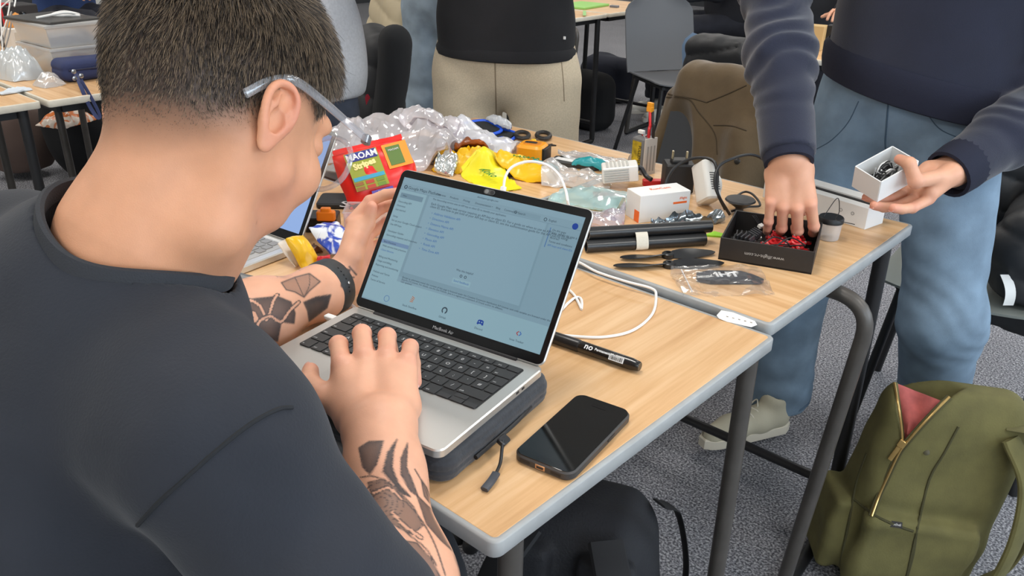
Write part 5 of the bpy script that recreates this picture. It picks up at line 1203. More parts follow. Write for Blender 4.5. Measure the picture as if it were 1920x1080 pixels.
# white box with orange print
q0, q1 = onz(1197, 419, T2), onz(1290, 407, T2); u_ = nrm(q1-q0); L_ = np.linalg.norm(q1-q0); v_ = A3(-u_[1], u_[0], 0); RBm = np.stack([u_, v_, A3(0, 0, 1)], 1); Wb, Hb = .052, .054; wb_c = (q0+q1)/2+v_*Wb/2
wb = thing('product_box', 'white product box with an orange stripe label and orange corner', 'box', wb_c); MB().rbox(wb_c+A3(0, 0, Hb/2), (L_, Wb, Hb), .001, .0006, RBm).build('carton', WHITE, wb)
MB().box(q1-u_*.022+A3(0, 0, Hb*.60)-v_*.0003, (.030, .0004, .004), RBm).build('label_stripe', ORG, wb); text('label_lettering', 'iFlight', .007, q1-u_*.024+A3(0, 0, Hb*.72)-v_*.0002, u_, A3(0, 0, 1), ORG, wb); text('lid_lettering', 'RunCam', .013, wb_c-u_*.018+A3(0, 0, Hb), u_, v_, ORG, wb)
MB().box(q0-u_*.0003+v_*.009+A3(0, 0, .012), (.0004, .018, .022), RBm).build('orange_corner', ORG, wb)
# tube bundle
ta, tb_ = onz(1098, 473, T2), onz(1322, 459, T2); td_ = nrm(tb_-ta); tn_ = A3(-td_[1], td_[0], 0); CF = mat('carbon_weave', sr(30, 30, 31), .38, noise=(500, .25), coat=.2)
tR = .0112; grp = 'carbon tubes taped together'
for i, (off, hz_, s0, s1) in enumerate(((0, 0, .0, -.002), (.0228, 0, .004, .006), (.0112, .0194, .006, .012))):
    p0 = ta+td_*s0+tn_*(off)+A3(0, 0, tR+hz_); p1 = tb_+td_*s1+tn_*off+A3(0, 0, tR+hz_); zf = frame(z=nrm(p1-p0), x=tn_); Lt = np.linalg.norm(p1-p0)
    o = thing('carbon_tube', ['black carbon tube nearest the propellers in the taped bundle', 'black carbon tube on the far side of the taped bundle', 'black carbon tube lying on top of the taped bundle'][i], 'tube', (p0+p1)/2-A3(0, 0, tR), 0, grp)
    MB().lathe([(tR, 0), (tR, Lt), (tR*.82, Lt), (tR*.82, 0), (tR, 0)], p0, zf, 20, cap=False).build('tube_wall', CF, o); hm_add(o)
tw = (ta+tb_)/2+td_*-.012+tn_*.0112; ring_ = [tw+tn_*x+A3(0, 0, z) for x, z in [(.0240, .0115), (.0185, .0245), (.0120, .031), (0, .0322), (-.0120, .031), (-.0185, .0245), (-.0240, .0115), (-.0222, .0035), (-.011, .0004), (.011, .0004), (.0222, .0035)]]
tag(center(MB().tube(catmull(ring_, 3, True), .002, 6, closed=True, flat=(.0012, .024), up=td_).build('tape_wrap', mat('masking_tape', sr(214, 206, 190), .7, bump=(200, .5)))), 'cream tape wrapped round the black carbon tubes', 'tape')
# propellers
def propeller(label, c, ang, L, z):
    o = thing('propeller', label, 'propeller', c, ang, 'black propellers beside the tubes'); PM = mat('prop_black', sr(34, 35, 37), .32)
    MB().lathe([(.0095, 0), (.0105, .001), (.0105, .008), (.008, .010), (.004, .010), (.004, .0)], (0, 0, z), n=18, cap=False).build('hub', PM, o, world=False)
    for s in (1, -1):
        G = []
        for t in np.linspace(0, 1, 18):
            x = .008+t*(L-.008); ch = .024*(.35+.9*sin(pi*min(1, t*.8+.18)))*(1 if t < .9 else math.sqrt(max(.02, 1-((t-.9)/.1)**2))); tw_ = .75*(1-t)**1.3+.10
            G.append([(s*x, s*(k*ch*cos(tw_)+.004*t), z+.005+k*ch*sin(tw_)*.55+.0005) for k in np.linspace(-.5, .5, 7)])
        MB().grid(np.array(G), thick=.0014).build('blade', PM, o, world=False)
    return o
pc1 = onz(1254, 501, T2); pa = math.atan2(*(onz(1345, 487, T2)-onz(1140, 497, T2))[[1, 0]]); hm_add(propeller('black two-blade propeller lying nearest the clear bag', pc1, pa-.10, .095, 0))
pc2 = onz(1252, 483, T2); hm_add(propeller('black two-blade propeller tucked against the parts box', pc2, pa-.02, .086, .0)); hm_add(wb); hm_add(pb)
# ---- films and print colours
FILM = plastic_film('clear_film', (1, 1, 1), .20, .12, .05); MILK = plastic_film('milky_film', (1, 1, 1), .30, .2, .22); FROST = plastic_film('frosted_film', (.97, .97, 1), .35, .25, .42); TEAL = plastic_film('teal_film', (.55, .93, .93), .35, .15, .28)
YEL = mat('yellow_packet', sr(240, 190, 24), .32, noise=(9, .12)); LIM = mat('lime_packet', sr(238, 226, 40), .35); GRN = mat('green_print', sr(20, 130, 60), .45)
# ---- scissors, tape measure, pouch, rod
sc0 = onz(1000, 268, T2); so = thing('scissors', 'black-handled scissors with a yellow pivot beside the tape measure', 'scissors', sc0); sa = math.atan2(*(onz(1000, 295, T2)-onz(995, 255, T2))[[1, 0]]); SR_ = rotz(sa)
for s in (1, -1):
    MB().tube(sc0+(SR_@np.array([(-.045+.026*cos(a)*1.25, s*.027+.017*sin(a), .008) for a in np.arange(22)*2*pi/22]).T).T, .0055, 8, closed=True).build('handle', mat('scissor_black', sr(40, 38, 36), .5), so)
    MB().prism([(-.012, s*.014), (.005, s*.006), (.02, 0), (.085, s*-.004), (.02, s*-.009)], .006+.002*s, .0075+.002*s, sc0, SR_).build('blade', mat('steel', sr(190, 190, 190), .25, metal=.9), so)
MB().lathe([(.0065, .006), (.0065, .012), (.005, .0135)], sc0+SR_@A3(.016, 0, 0), n=16).build('pivot', YEL, so)
tm = onz(998, 300, T2); to = thing('tape_measure', 'orange tape measure with a black clip end', 'tape measure', tm, .3); TR = rotz(.35); TO = mat('tape_orange', sr(240, 158, 28), .38)
MB().rbox(tm+A3(0, 0, .020), (.068, .062, .040), .018, .006, TR, 6).build('case', TO, to); MB().rbox(tm+A3(0, 0, .0395), (.042, .030, .004), .010, .0012, TR).build('top_recess', mat('tape_dark_orange', sr(206, 124, 20), .45), to)
MB().rbox(tm+TR@A3(-.004, 0, .0415), (.030, .012, .003), .004, .001, TR).build('label', BLK, to); MB().rbox(tm+TR@A3(.034, 0, .020), (.010, .045, .030), .003, .001, TR).build('side_grip', BLK, to); MB().rbox(tm+TR@A3(-.036, .022, .010), (.012, .018, .014), .002, .001, TR).build('hook', mat('gunmetal', sr(70, 70, 72), .3, metal=.8), to)
MB().tube(tm+(TR@np.array([(-.02, .036, .02), (-.03, .045, .024), (-.042, .040, .016), (-.044, .03, .01)]).T).T, .0035, 8).build('strap_loop', BLK, to)
pchM = mat('pouch_nylon', sr(30, 32, 34), .8, bump=(300, .4)); BLU = mat('blue_binding', sr(36, 90, 214), .5)
po = thing('tool_pouch', 'black nylon tool pouch with bright blue binding, open on the far desk', 'tool pouch', onz(890, 250, T2)); pcs = [onz(826, 252, T2+.004), onz(893, 258, T2+.004), onz(940, 246, T2+.012), onz(908, 228, T2+.03), onz(850, 238, T2+.022)]
MB().loft([[p-A3(0, 0, .004) for p in pcs], [p+A3(0, 0, .004) for p in pcs]]).build('flap', pchM, po); MB().tube(catmull(np.array(pcs)+A3(0, 0, .002), 5, True), .0045, 8, closed=True).build('binding', BLU, po)
pcs2 = [onz(880, 262, T2+.003), onz(945, 268, T2+.003), onz(968, 252, T2+.003), onz(925, 243, T2+.008)]
MB().loft([[p-A3(0, 0, .003) for p in pcs2], [p+A3(0, 0, .003) for p in pcs2]]).build('back_flap', pchM, po); MB().tube(catmull(np.array(pcs2)+A3(0, 0, .002), 5, True), .004, 8, closed=True).build('back_binding', BLU, po)
MB().tube(catmull([onz(925, 262, T2+.012), onz(942, 258, T2+.02), onz(950, 268, T2+.014), onz(957, 278, T2+.006)], 5), .005, 8, flat=(.012, .004)).build('strap', BLU, po)
hm_add(po); hm_add(to); hm_add(so)
pillow('screw_bag', 'clear bag of grey screws lying on the tool pouch', 'plastic bag', onz(935, 250, T2), .06, .045, .014, .3, plastic_film('grey_film', (.75, .77, .8), .4, .2, .45), 51, .9, None, T2)
r0, r1 = at(838, 226, 2.05), onz(905, 262, T2+.014); rd = nrm(r1-r0)
ro = thing('screwdriver_rod', 'grey metal rod with a silver tip resting on the tool pouch', 'tool', r1-A3(0, 0, .012)); MB().tube([r0, r1-rd*.012], .0068, 14).build('shaft', mat('rod_grey', sr(92, 92, 94), .4, metal=.4), ro); MB().lathe([(.005, 0), (.0062, .006), (.0045, .012), (.002, .014), (.0018, .03)], r1-rd*.012, frame(z=rd, x=A3(1, 0, 0)), 14).build('tip', mat('steel', sr(190, 190, 190), .25, metal=.9), ro)
hm_add(ro)
# black plastic parts with a white label, tape roll
gp = thing('black_frame_plate', 'flat black drone frame plate with a white label beside the tape measure', 'drone part', onz(1080, 309, T2)); GA = .35; gR = rotz(GA); g0 = onz(1080, 309, T2)
MB().prism([(-.06, -.02), (-.03, -.032), (.02, -.028), (.05, -.038), (.062, -.02), (.052, .0), (.07, .02), (.05, .034), (.015, .026), (-.02, .034), (-.055, .02)], 0, .010, g0, gR).build('plate', mat('plate_grey_black', sr(58, 58, 58), .6), gp)
MB().box(g0+gR@A3(-.012, -.006, .0108), (.075, .020, .0012), gR@rotz(-.2)).build('label', WHITE, gp)
for q in ((.04, -.016), (-.038, .012), (.03, .018)): MB().lathe([(.0055, 0), (.0055, .002)], g0+gR@A3(*q, .010), n=12).build('boss', BLK, gp)
hm_add(gp)
tr_ = onz(940, 322, T2); tt = thing('tape_roll', 'roll of black tape with a yellow core under the film bag', 'tape roll', tr_); MB().lathe([(.026, 0), (.046, 0), (.046, .02), (.026, .02), (.026, 0)], tr_, n=30, cap=False).build('tape', mat('tape_black', sr(46, 46, 46), .5), tt); MB().lathe([(.022, 0), (.0262, 0), (.0262, .0208), (.022, .0208), (.022, 0)], tr_, n=30, cap=False).build('core', YEL, tt); hm_add(tt)
tag(center(MB().prism([(-.012, -.004), (.004, -.006), (.014, .0), (.004, .003), (0, .010), (-.004, .002)], 0, .003, onz(1033, 273, T2), rotz(.4)).build('rubber_scrap', BLK)), 'tiny black scrap beside the scissors', 'scrap')
# ---- batteries
by0, by1 = onz(1181, 322, T2), onz(1212, 333, T2); bxv = nrm(by1-by0); byv = A3(-bxv[1], bxv[0], 0); BRm = np.stack([bxv, byv, A3(0, 0, 1)], 1); bcx = by0+bxv*.0175+byv*.02
bt_ = thing('battery_pack', 'upright drone battery with yellow label and orange connector on top', 'battery', bcx)
hB = .082; MB().rbox(bcx+A3(0, 0, hB/2), (.036, .040, hB), .004, .003, BRm).build('cells', mat('battery_grey', sr(112, 112, 112), .35), bt_)
MB().box(bcx-byv*.0203-bxv*.002+A3(0, 0, hB*.47), (.027, .0006, hB*.86), BRm).build('label', mat('battery_gold', sr(176, 148, 20), .35, noise=(60, .65)), bt_); text('label_lettering', 'FULLYMAX', .012, bcx-byv*.0209+bxv*.004+A3(0, 0, hB*.80), A3(0, 0, -1), bxv, BLK, bt_, width=.8)
MB().rbox(bcx+bxv*.0205+A3(0, 0, hB*.5), (.005, .036, hB*1.02), .001, .0006, BRm).build('end_board', mat('board_clear', sr(190, 182, 172), .4), bt_)
for k in (-.010, .0, .010): MB().box(bcx+bxv*.0233+byv*k+A3(0, 0, hB*.45), (.001, .004, hB*.7), BRm).build('board_slot', mat('slot_grey', sr(150, 145, 138), .5), bt_)
w0 = bcx+bxv*.012+A3(0, 0, hB); xt = at(1219, 208, 1.90)
MB().tube(catmull([w0, w0+A3(0, 0, .02), (w0+xt)/2+bxv*.003, xt], 6), .0036, 8).build('red_lead', RED, bt_); MB().tube(catmull([w0+bxv*.008+byv*.006, w0+bxv*.012+A3(0, 0, .03), (w0+xt)/2+bxv*.011, xt+bxv*.004+byv*.004], 6), .0034, 8).build('black_lead', CABB, bt_)
MB().rbox(xt+A3(0, 0, .004), (.0165, .009, .012), .002, .0008, BRm).build('connector_base', TO, bt_); MB().rbox(xt+A3(0, 0, .014), (.0155, .0085, .010), .002, .0008, BRm).build('connector_top', TO, bt_)
wb2 = at(1203, 247, 1.885); MB().rbox(wb2, (.016, .009, .008), .002, .001, BRm).build('balance_plug', PLW, bt_)
for k in (0, 1): MB().tube(catmull([wb2+A3(0, 0, -.003)+bxv*.003*k, wb2+bxv*.006+A3(0, 0, -.012), w0-bxv*.004+A3(0, 0, .004)], 5), .0013, 6).build('balance_wire', [CABB, RED][k], bt_)
hm_add(bt_)
gb = onz(1160, 352, T2); gR = np.stack([nrm(A3(.62, .50, .10)), nrm(A3(-.5, .62, 0)), A3(0, 0, 1)], 1); gR = frame(x=gR[:, 0], y=gR[:, 1])
wb_o = thing('ribbed_charger', 'white ribbed cell holder lying on the plastic bags', 'battery holder', gb); MB().rbox(gb+A3(0, 0, .022), (.075, .048, .034), .004, .002, gR).build('shell', PLW, wb_o)
for k in range(6): MB().rbox(gb+A3(0, 0, .022)+gR@A3(-.008, -.0255, -.013+.0052*k), (.052, .003, .0028), .0008, .0004, gR).build('fin', mat('fin_grey', sr(196, 194, 188), .4), wb_o)
for k in range(6): MB().rbox(gb+A3(0, 0, .022)+gR@A3(-.026+.0085*k, 0, .0180), (.0042, .040, .0025), .0008, .0004, gR).build('fin', mat('fin_grey', sr(196, 194, 188), .4), wb_o)
MB().tube(catmull([gb+gR@A3(.036, 0, .02), gb+gR@A3(.046, .0, .028), gb+gR@A3(.056, -.010, .012), gb+gR@A3(.066, -.022, .006)], 5), .005, 8).build('lead', CABB, wb_o)
rp = boxthing('red_tool_pack', 'red and black packet of tools beside the white product box', 'pack', onz(1150, 372, T2), (.085, .03, .010), .75, RED, .006)[0]; MB().rbox(onz(1152, 374, T2+.0115), (.05, .010, .004), .003, .001, rotz(.75)).build('tool_handle', BLK, rp); MB().tube([onz(1140, 379, T2+.012), onz(1172, 374, T2+.012)], .0022, 8).build('tool_blade', mat('steel', sr(190, 190, 190), .25, metal=.9), rp); hm_add(rp)
boxthing('red_case', 'small red case behind the white product box', 'case', onz(1224, 347, T2), (.045, .018, .012), .75, RED, .004)
LIMG = mat('lime_green', sr(196, 226, 30), .45)
tag(center(MB().lathe([(.007, 0), (.013, .002), (.014, .014), (.011, .014), (.010, .003)], onz(1103, 447, T2), n=20).build('lime_cap', LIMG)), 'lime green round cap peeping past the laptop lid', 'cap')
tag(center(MB().prism([(-.02, -.008), (.014, -.012), (.022, .0), (.004, .014)], 0, .003, onz(1338, 441, T2), rotz(.7)).build('green_scrap', mat('green_tape', sr(150, 214, 44), .5))), 'bright green tape scrap at the end of the tubes', 'scrap')
# ---- mains adapter, white charger, cables
ad = onz(1268, 358, T2); ao = thing('power_adapter', 'black square power adapter behind the white product box', 'power adapter', ad, .7); MB().rbox(ad+A3(0, 0, .032), (.062, .05, .062), .006, .003, rotz(.75)).build('body', mat('adapter_black', sr(30, 30, 32), .5), ao); MB().rbox(ad+A3(0, 0, .066), (.035, .028, .008), .004, .002, rotz(.75)).build('plug_plate', BLK, ao)
for k in (-1, 1): MB().rbox(ad+A3(.012*k, .008*k, .078), (.004, .0065, .017), .001, .0004, rotz(.75)).build('pin', mat('brass_pin', sr(190, 180, 150), .3, metal=.9), ao)
cc = at(1324, 344, 1.70); ch = thing('white_charger', 'white plug charger with vent slots standing on its edge', 'charger', onz(1325, 388, T2)); cx_ = nrm(at(1350, 352, 1.72)-at(1300, 335, 1.70)); cz_ = nrm(at(1312, 300, 1.72)-at(1325, 388, 1.70)); CRm = frame(z=cz_, x=cx_)
MB().rbox(cc, (.034, .05, .082), .010, .004, CRm, 6).build('shell', PLW, ch); fn_ = -CRm[:, 1]
for k in range(8): MB().rbox(cc+fn_*.0252+CRm@A3(.002, 0, -.022+.0048*k), (.020, .0008, .0020), .0003, .0002, CRm).build('vent_slot', mat('vent_grey', sr(90, 90, 90), .6), ch)
MB().rbox(cc+CRm@A3(0, -.012, .0412), (.010, .014, .001), .001, .0003, CRm).build('socket', TO, ch); MB().lathe([(.024, 0), (.024, .006), (.020, .008)], cc+CRm@A3(.017, .004, -.005), frame(z=CRm[:, 0], x=CRm[:, 2]), 20).build('side_plate', PLW, ch)
hm_add(ch) if False else settle(ch)
def cable(lab, pts, r=.0028, name='black_cable', m=CABB, ends=None):
    o = thing(name, lab, 'cable', A3(*pts[-1])-A3(0, 0, r)); MB().tube(catmull(pts, 7), r, 8).build('lead', m, o)
    for (c, z_, sz) in ends or []: MB().rbox(c, sz, .002, .001, frame(z=nrm(z_), x=A3(.7, .6, .1))).build('plug', m, o)
    return o
cable('thick black cable arching over the power adapter', [at(1248, 372, 1.69), at(1250, 340, 1.70), at(1268, 312, 1.71), at(1300, 297, 1.70), at(1335, 300, 1.68), at(1345, 325, 1.67), at(1345, 360, 1.67), onz(1360, 393, T2+.004)], .0032)
cable('black cable looping round the white charger up to the sleeve', [onz(1368, 402, T2+.004), at(1348, 368, 1.62), at(1340, 340, 1.62), at(1348, 312, 1.63), at(1372, 298, 1.64), at(1405, 290, 1.66), at(1432, 300, 1.68), at(1445, 325, 1.70), onz(1442, 384, T2+.0028)], .0030)
e0 = onz(1375, 372, T2+.010)
cable('black usb cable with a plug lying between charger and parts box', [e0, onz(1395, 360, T2+.008), onz(1412, 365, T2+.012), onz(1425, 385, T2+.006), onz(1400, 388, T2+.004), onz(1372, 396, T2+.004)], .0024, 'usb_lead', CABB, [(e0, onz(1360, 380, T2+.01)-e0, (.015, .007, .024))])
st = onz(1385, 400, T2); so_ = thing('black_stand', 'small black bell-shaped stand at the corner of the parts box', 'stand', st); MB().lathe([(.008, 0), (.008, .012), (.022, .022), (.030, .027), (.028, .030), (.016, .031)], st, n=20).build('bell', mat('stand_black', sr(34, 34, 36), .45), so_)

# ---- closed laptop and felt mat
boxthing('grey_mat', 'speckled grey felt mat under the carrier bag', 'mat', onz(668, 318, T2), (.13, .09, .004), .3, mat('felt_grey', sr(150, 150, 148), .9, noise=(300, .2)), .004)
gl2 = thing('closed_laptop', 'closed space grey laptop under the white bag and yellow wrappers', 'laptop', onz(832, 291, T2), .30); gR2 = rotz(.30)
MB().rbox(onz(832, 291, T2)+A3(0, 0, .0045), (.23, .17, .009), .010, .002, gR2).build('base', mat('space_grey', sr(128, 126, 124), .38, metal=.6), gl2); MB().rbox(onz(832, 291, T2)+A3(0, 0, .0125), (.23, .17, .006), .010, .002, gR2).build('lid', mat('space_grey', sr(128, 126, 124), .38, metal=.6), gl2)
hm_add(gl2)
settle(cable('black lead lying on the closed grey laptop', [onz(818, 286, T2+.018), onz(826, 289, T2+.018), onz(836, 293, T2+.018), onz(846, 290, T2+.018)], .0022))
bgc = onz(1350, 530, T2); bga = pa-.10
pillow('zip_bag', 'clear zip bag holding a black pack marked LHI', 'plastic bag', bgc, .150, .105, .011, bga, plastic_film('thin_film', (1, 1, 1), .13, .12, .03), 3, .4)
kp = thing('propeller_pack', 'black propeller pack marked LHI inside the clear bag', 'pack', bgc+A3(.012, .016, .001), bga); kR = rotz(bga)
MB().prism([(-.05, -.012), (-.03, -.022), (.05, -.024), (.058, -.018), (.045, .004), (.03, .016), (-.02, .02), (-.045, .01)], 0, .006, bgc+kR@A3(.012, .014, .0015), kR).build('pack', mat('slate_pack', sr(52, 56, 64), .45), kp)
text('pack_lettering', 'LHI', .024, bgc+kR@A3(.030, .023, .0078), -kR[:, 0], -kR[:, 1], WHT, kp, bold=.0008, depth=.0006)
MB().tube([bgc+kR@A3(-.058, -.045, .006), bgc+kR@A3(-.054, .04, .006)], .0012, 6).build('zip_strip', FROST, kp)
# ---- snack packets
def packet(lab, p, L_, W2, H2, an, m_, sd, txt=None, tcol=GRN, z=T2, sz=.02, cr=.45):
    c = onz(*p, z); R = rotz(an); o = thing('snack_packet', lab, 'snack packet', c, an, 'snack packets on the far desks'); ends = []
    for s in (-1, 1):
        G = np.array([[c+R@A3(s*(L_/2+.004*k), y, .0022+.0015*(-1)**int(y*900)) for y in np.linspace(-W2*.42, W2*.42, 12)] for k in (-1, 0, 1)]); G[..., 2] += hm_soft(G[..., 0], G[..., 1])-z; ends.append(G)
    pillow('wrapper', '', '', c, L_, W2, H2, an, m_, sd, cr, z=z, parent=o)
    for G in ends: MB().grid(G, thick=.0006).build('crimp', m_, o)
    if txt:
        q = np.array([c+R@A3(x, y, 0) for x in np.linspace(-.28, .1, 9)*L_ for y in np.linspace(-.12, .15, 5)*W2]); zt_ = np.percentile(HMAP[hm_ix(q[:, 0], q[:, 1])], 85)
        text('lettering', txt, sz, (c+R@A3(-L_*.28, -W2*.12, 0))*A3(1, 1, 0)+A3(0, 0, zt_), R[:, 0], R[:, 1], tcol, o, bold=.0004)
    return o
packet('crumpled yellow packet with a brown inside, open end up', (870, 318), .13, .075, .030, .55, YEL, 41, cr=.8)
packet('bright yellow and green packet lying against the laptop lid', (920, 342), .14, .085, .006, -.35, LIM, 42, 'Koko', GRN, sz=.03)
packet('plump yellow packet with green lettering under the white cable', (990, 333), .135, .065, .026, .30, YEL, 43, 'VASARA', GRN, sz=.018)
pillow('chocolate_wrapper', 'torn brown and orange wrapper on top of the yellow packet', 'wrapper', onz(885, 309, T2), .08, .05, .022, .8, mat('brown_wrapper', sr(146, 74, 26), .3, noise=(20, .5)), 44, .7, z=T2)
pillow('foil_scrap', 'crumpled silver foil scrap by the yellow packet', 'foil', onz(838, 326, T2), .045, .035, .018, .3, mat('bright_foil', sr(225, 228, 225), .15, metal=.8), 45, 1.1)
# ---- plastic bags on the far desks
BAGS = [('clear crumpled bag with a violet sheen between the lid and the white box', (1128, 416), .085, .075, .016, .5, 'violet', plastic_film('violet_film', (.90, .88, 1), .3, .15, .2), 4),
        ('pale teal plastic bag lying behind the laptop lid corner', (1108, 378), .16, .10, .014, .3, 't', plastic_film('pale_teal_film', (.72, .95, .95), .35, .15, .35), 5),
        ('clear bag with grey parts at the rim of the far desk', (1118, 305), .17, .09, .012, .2, 'c', MILK, 6),
        ('crumpled clear bag beside the teal wrapper', (1080, 342), .15, .10, .020, .6, 'c2', MILK, 9),
        ('white film bag with a red mark behind the yellow wrappers', (912, 284), .17, .10, .030, .25, 'c3', FROST, 12)]
for lab, p, L_, W2, H2, an, _, m_, sd in BAGS: pillow('plastic_bag', lab, 'plastic bag', onz(*p, T2), L_, W2, H2, an, m_, sd, .45, 'plastic bags on the desks')
u3_ = RBm[:, 0]
pillow('foil_bag', 'silver antistatic foil bag under the white product box', 'foil bag', q0*.4+q1*.6-RBm[:, 1]*.036+u3_*.02, .15, .036, .004, math.atan2(u3_[1], u3_[0]), mat('antistatic_foil', sr(140, 150, 156), .18, metal=.85, noise=(14, .35)), 15, .9, nu=34)
for p, sd, lab in (((1105, 318), 21, 'teal plastic wrapper strip standing in the clear bags'), ((1015, 318), 22, 'teal plastic wrapper strip beside the yellow packet')): pillow('teal_wrapper', lab, 'wrapper', onz(*p, T2), .085, .022, .014, .4, mat('teal_plastic', sr(40, 150, 158), .3), sd, .8, 'teal wrappers', T2)
bigm = plastic_film('carrier_film', (.98, .95, .97), .30, .14, .30)
pillow('carrier_bag', 'large crumpled translucent carrier bag behind the red sweet bag', 'plastic bag', onz(722, 292, T2), .36, .21, .062, .55, bigm, 31, .5, nu=46, nv=34, freq=.55)
pillow('carrier_bag', 'white translucent bag corner lying on the closed grey laptop', 'plastic bag', onz(808, 288, T2), .12, .10, .02, .3, bigm, 33, .4, None, T2)

settle(wb_o)
# ------------------------------------------------------------------ the neighbouring desk: second laptop, sweets, wrappers
H2 = onz(565, 459, .7335); f2_ = onz(420, 514, .7335)-H2; f2_[2] = 0; f2_ = nrm(f2_); y2 = -f2_; x2 = A3(y2[1], -y2[0], 0); R2 = np.stack([x2, y2, A3(0, 0, 1)], 1); O2 = H2-x2*.152
l2 = thing('laptop', 'silver laptop with a pale blue document screen beside the snack wrappers', 'laptop', (*(O2-y2*.106)[:2], T1))
MB().rbox(O2-y2*.106+A3(0, 0, -.0065), (.304, .212, .013), .011, .002, R2).build('base', ALU, l2)
kw2 = MB().rbox(O2-y2*.072+A3(0, 0, .0002), (.272, .104, .0008), .004, .0002, R2).build('keyboard_well', mat('silver_well', sr(178, 176, 172), .45, metal=.3), l2)
km = MB().rbox((0, 0, .0007), (.0158, .0158, .0014), .0018, .0003, None, 3).mesh('key', None); km.materials.append(mat('grey_keys', sr(142, 140, 138), .5))
for r in range(6):
    for c in range(14):
        o = bpy.data.objects.new('key', km); COL.objects.link(o); o.parent = kw2; p = O2+R2@A3(-.1265+.0187*c+.004*(r % 3)-.004, -.028-.0177*r, .0006); o.matrix_basis = wmat(kw2).inverted() @ Matrix.Translation(Vector(p)) @ Matrix(R2.tolist()).to_4x4()
up2 = nrm(at(622, 240, 1.60)-at(560, 446, 1.485)); up2 = nrm(A3(0, 0, 1)*cos(.54)+y2*sin(.54)); n2_ = np.cross(x2, up2); L2R = np.stack([x2, up2, n2_], 1); hg2 = O2-y2*.005+A3(0, 0, .001)
ld2 = MB().rbox(hg2+up2*.104-n2_*.0028, (.304, .206, .0046), .010, .0012, L2R).build('lid', ALU, l2); MB().rbox(hg2+up2*.104-n2_*.0002, (.3015, .2035, .0012), .009, .0003, L2R).build('bezel', GLB, ld2)
s2 = MB().box(hg2+up2*.108+n2_*.0006, (.286, .180, .0006), L2R).build('screen', glow('second_screen', (.30, .46, .82), .9), l2, smooth=False)
MB().box(hg2+up2*.112-x2*.03+n2_*.0011, (.17, .145, .0001), L2R).build('document', glow('second_page', (.50, .62, .88), .9), s2, smooth=False)
for i, (u, v, t) in enumerate([(.068, .178, 'Share'), (.095, .165, '\u2022'), (.07, .150, 'Outline'), (.075, .10, '\u2022 Notes'), (.03, .075, 'Battery test log'), (.03, .06, 'Motor list'), (.05, .04, 'Wiring'), (.04, .026, 'v2')]): text('screen_text', t, .006, hg2+x2*u+up2*v+n2_*.0012, x2, up2, glow('second_ink', (.05, .10, .35), .9), s2, depth=.00003)
for k in range(7): MB().box(hg2+x2*(.01+.009*k)+up2*.024+n2_*.0012, (.006, .005, .0001), L2R).build('dock_icon', glow('second_icon', (.10, .25, .55), .9), s2)
# grey case
gc, gr_ = boxthing('grey_case', 'dark grey plastic case with a flat inset panel beside the second laptop', 'case', onz(438, 556, T1), (.10, .055, .030), LA+.1, mat('case_grey', sr(98, 98, 98), .5), .008, .003); MB().rbox(onz(438, 556, T1)+gr_@A3(.012, 0, .0302), (.05, .036, .001), .003, .0003, gr_).build('inset_panel', mat('inset_grey', sr(132, 132, 130), .45), gc)
def leaner(name, label, cat, bl, br, tl, H, m, sd, cr=.3, dep=(1.6, 1.6, 1.64), group=None):
    """soft packet leaning in the plane of three pixel corners"""
    a, b, c = at(*bl, dep[0]), at(*br, dep[1]), at(*tl, dep[2]); x = b-a; L_ = np.linalg.norm(x); R = frame(x=x, y=c-a); W2 = (c-a)@R[:, 1]; ce = a+R@A3(L_/2+((c-a)@R[:, 0])*.5, W2/2, 0)
    o = thing(name, label, cat, a*.5+b*.5, 0, group); w_ = pillow('wrapper', '', '', (ce[0], ce[1]), L_, W2, H, 0, m, sd, cr, z=ce[2], tilt=R, parent=o, pinch=.6)
    dz = T1-.0004-min(v[:, 2].min() for v, _ in world_mesh(o)); o.location.z += dz; ce = ce+A3(0, 0, dz)
    return o, R, ce, L_, W2
REDB = mat('sweet_red', sr(226, 34, 28), .3, noise=(8, .1)); BLUp = mat('print_blue', sr(38, 40, 130), .5)
# sweet bag leaning up behind the hand
sg, sR, sC, sL, sW = leaner('sweet_bag', 'red bag of fruit sweets lettered MAOAM with a green picture panel', 'sweet bag', (612, 412), (754, 372), (660, 286), .028, REDB, 61, .10, (1.66, 1.72, 1.71))
def on_bag(u, v, w=.0): return sC+sR@A3(u, v, .030+w)
def panel(nm, u, v, a, b, m, w=0): MB().grid(np.array([[on_bag(u+a*i, v+b*j, w) for j in np.linspace(-.5, .5, 6)] for i in np.linspace(-.5, .5, 6)]), thick=.0006).build(nm, m, sg)
panel('green_panel', -.026, .004, .068, .080, mat('panel_green', sr(150, 156, 40), .45)); panel('blue_band', -.026, .034, .062, .018, BLUp, .0008); panel('cyan_strip', -.026, -.012, .064, .008, mat('strip_cyan', sr(60, 160, 190), .5), .0008)
panel('orange_panel', .045, .018, .052, .052, mat('panel_orange', sr(236, 150, 40), .45)); panel('green_inset', .040, .018, .030, .040, mat('inset_green', sr(92, 120, 50), .5), .0008); panel('blue_badge', -.010, -.052, .045, .020, mat('badge_violet', sr(86, 70, 160), .45))
text('brand_lettering', 'MAOAM', .0175, on_bag(-.026, .0285, .0016), sR[:, 0], sR[:, 1], WHT, sg, 'CENTER', bold=.0005); text('flavour_lettering', 'Stripes', .017, on_bag(-.026, .010, .0012), nrm(sR[:, 0]+.12*sR[:, 1]), sR[:, 1], mat('lettering_cream', sr(246, 226, 150), .5), sg, 'CENTER', bold=.0009)
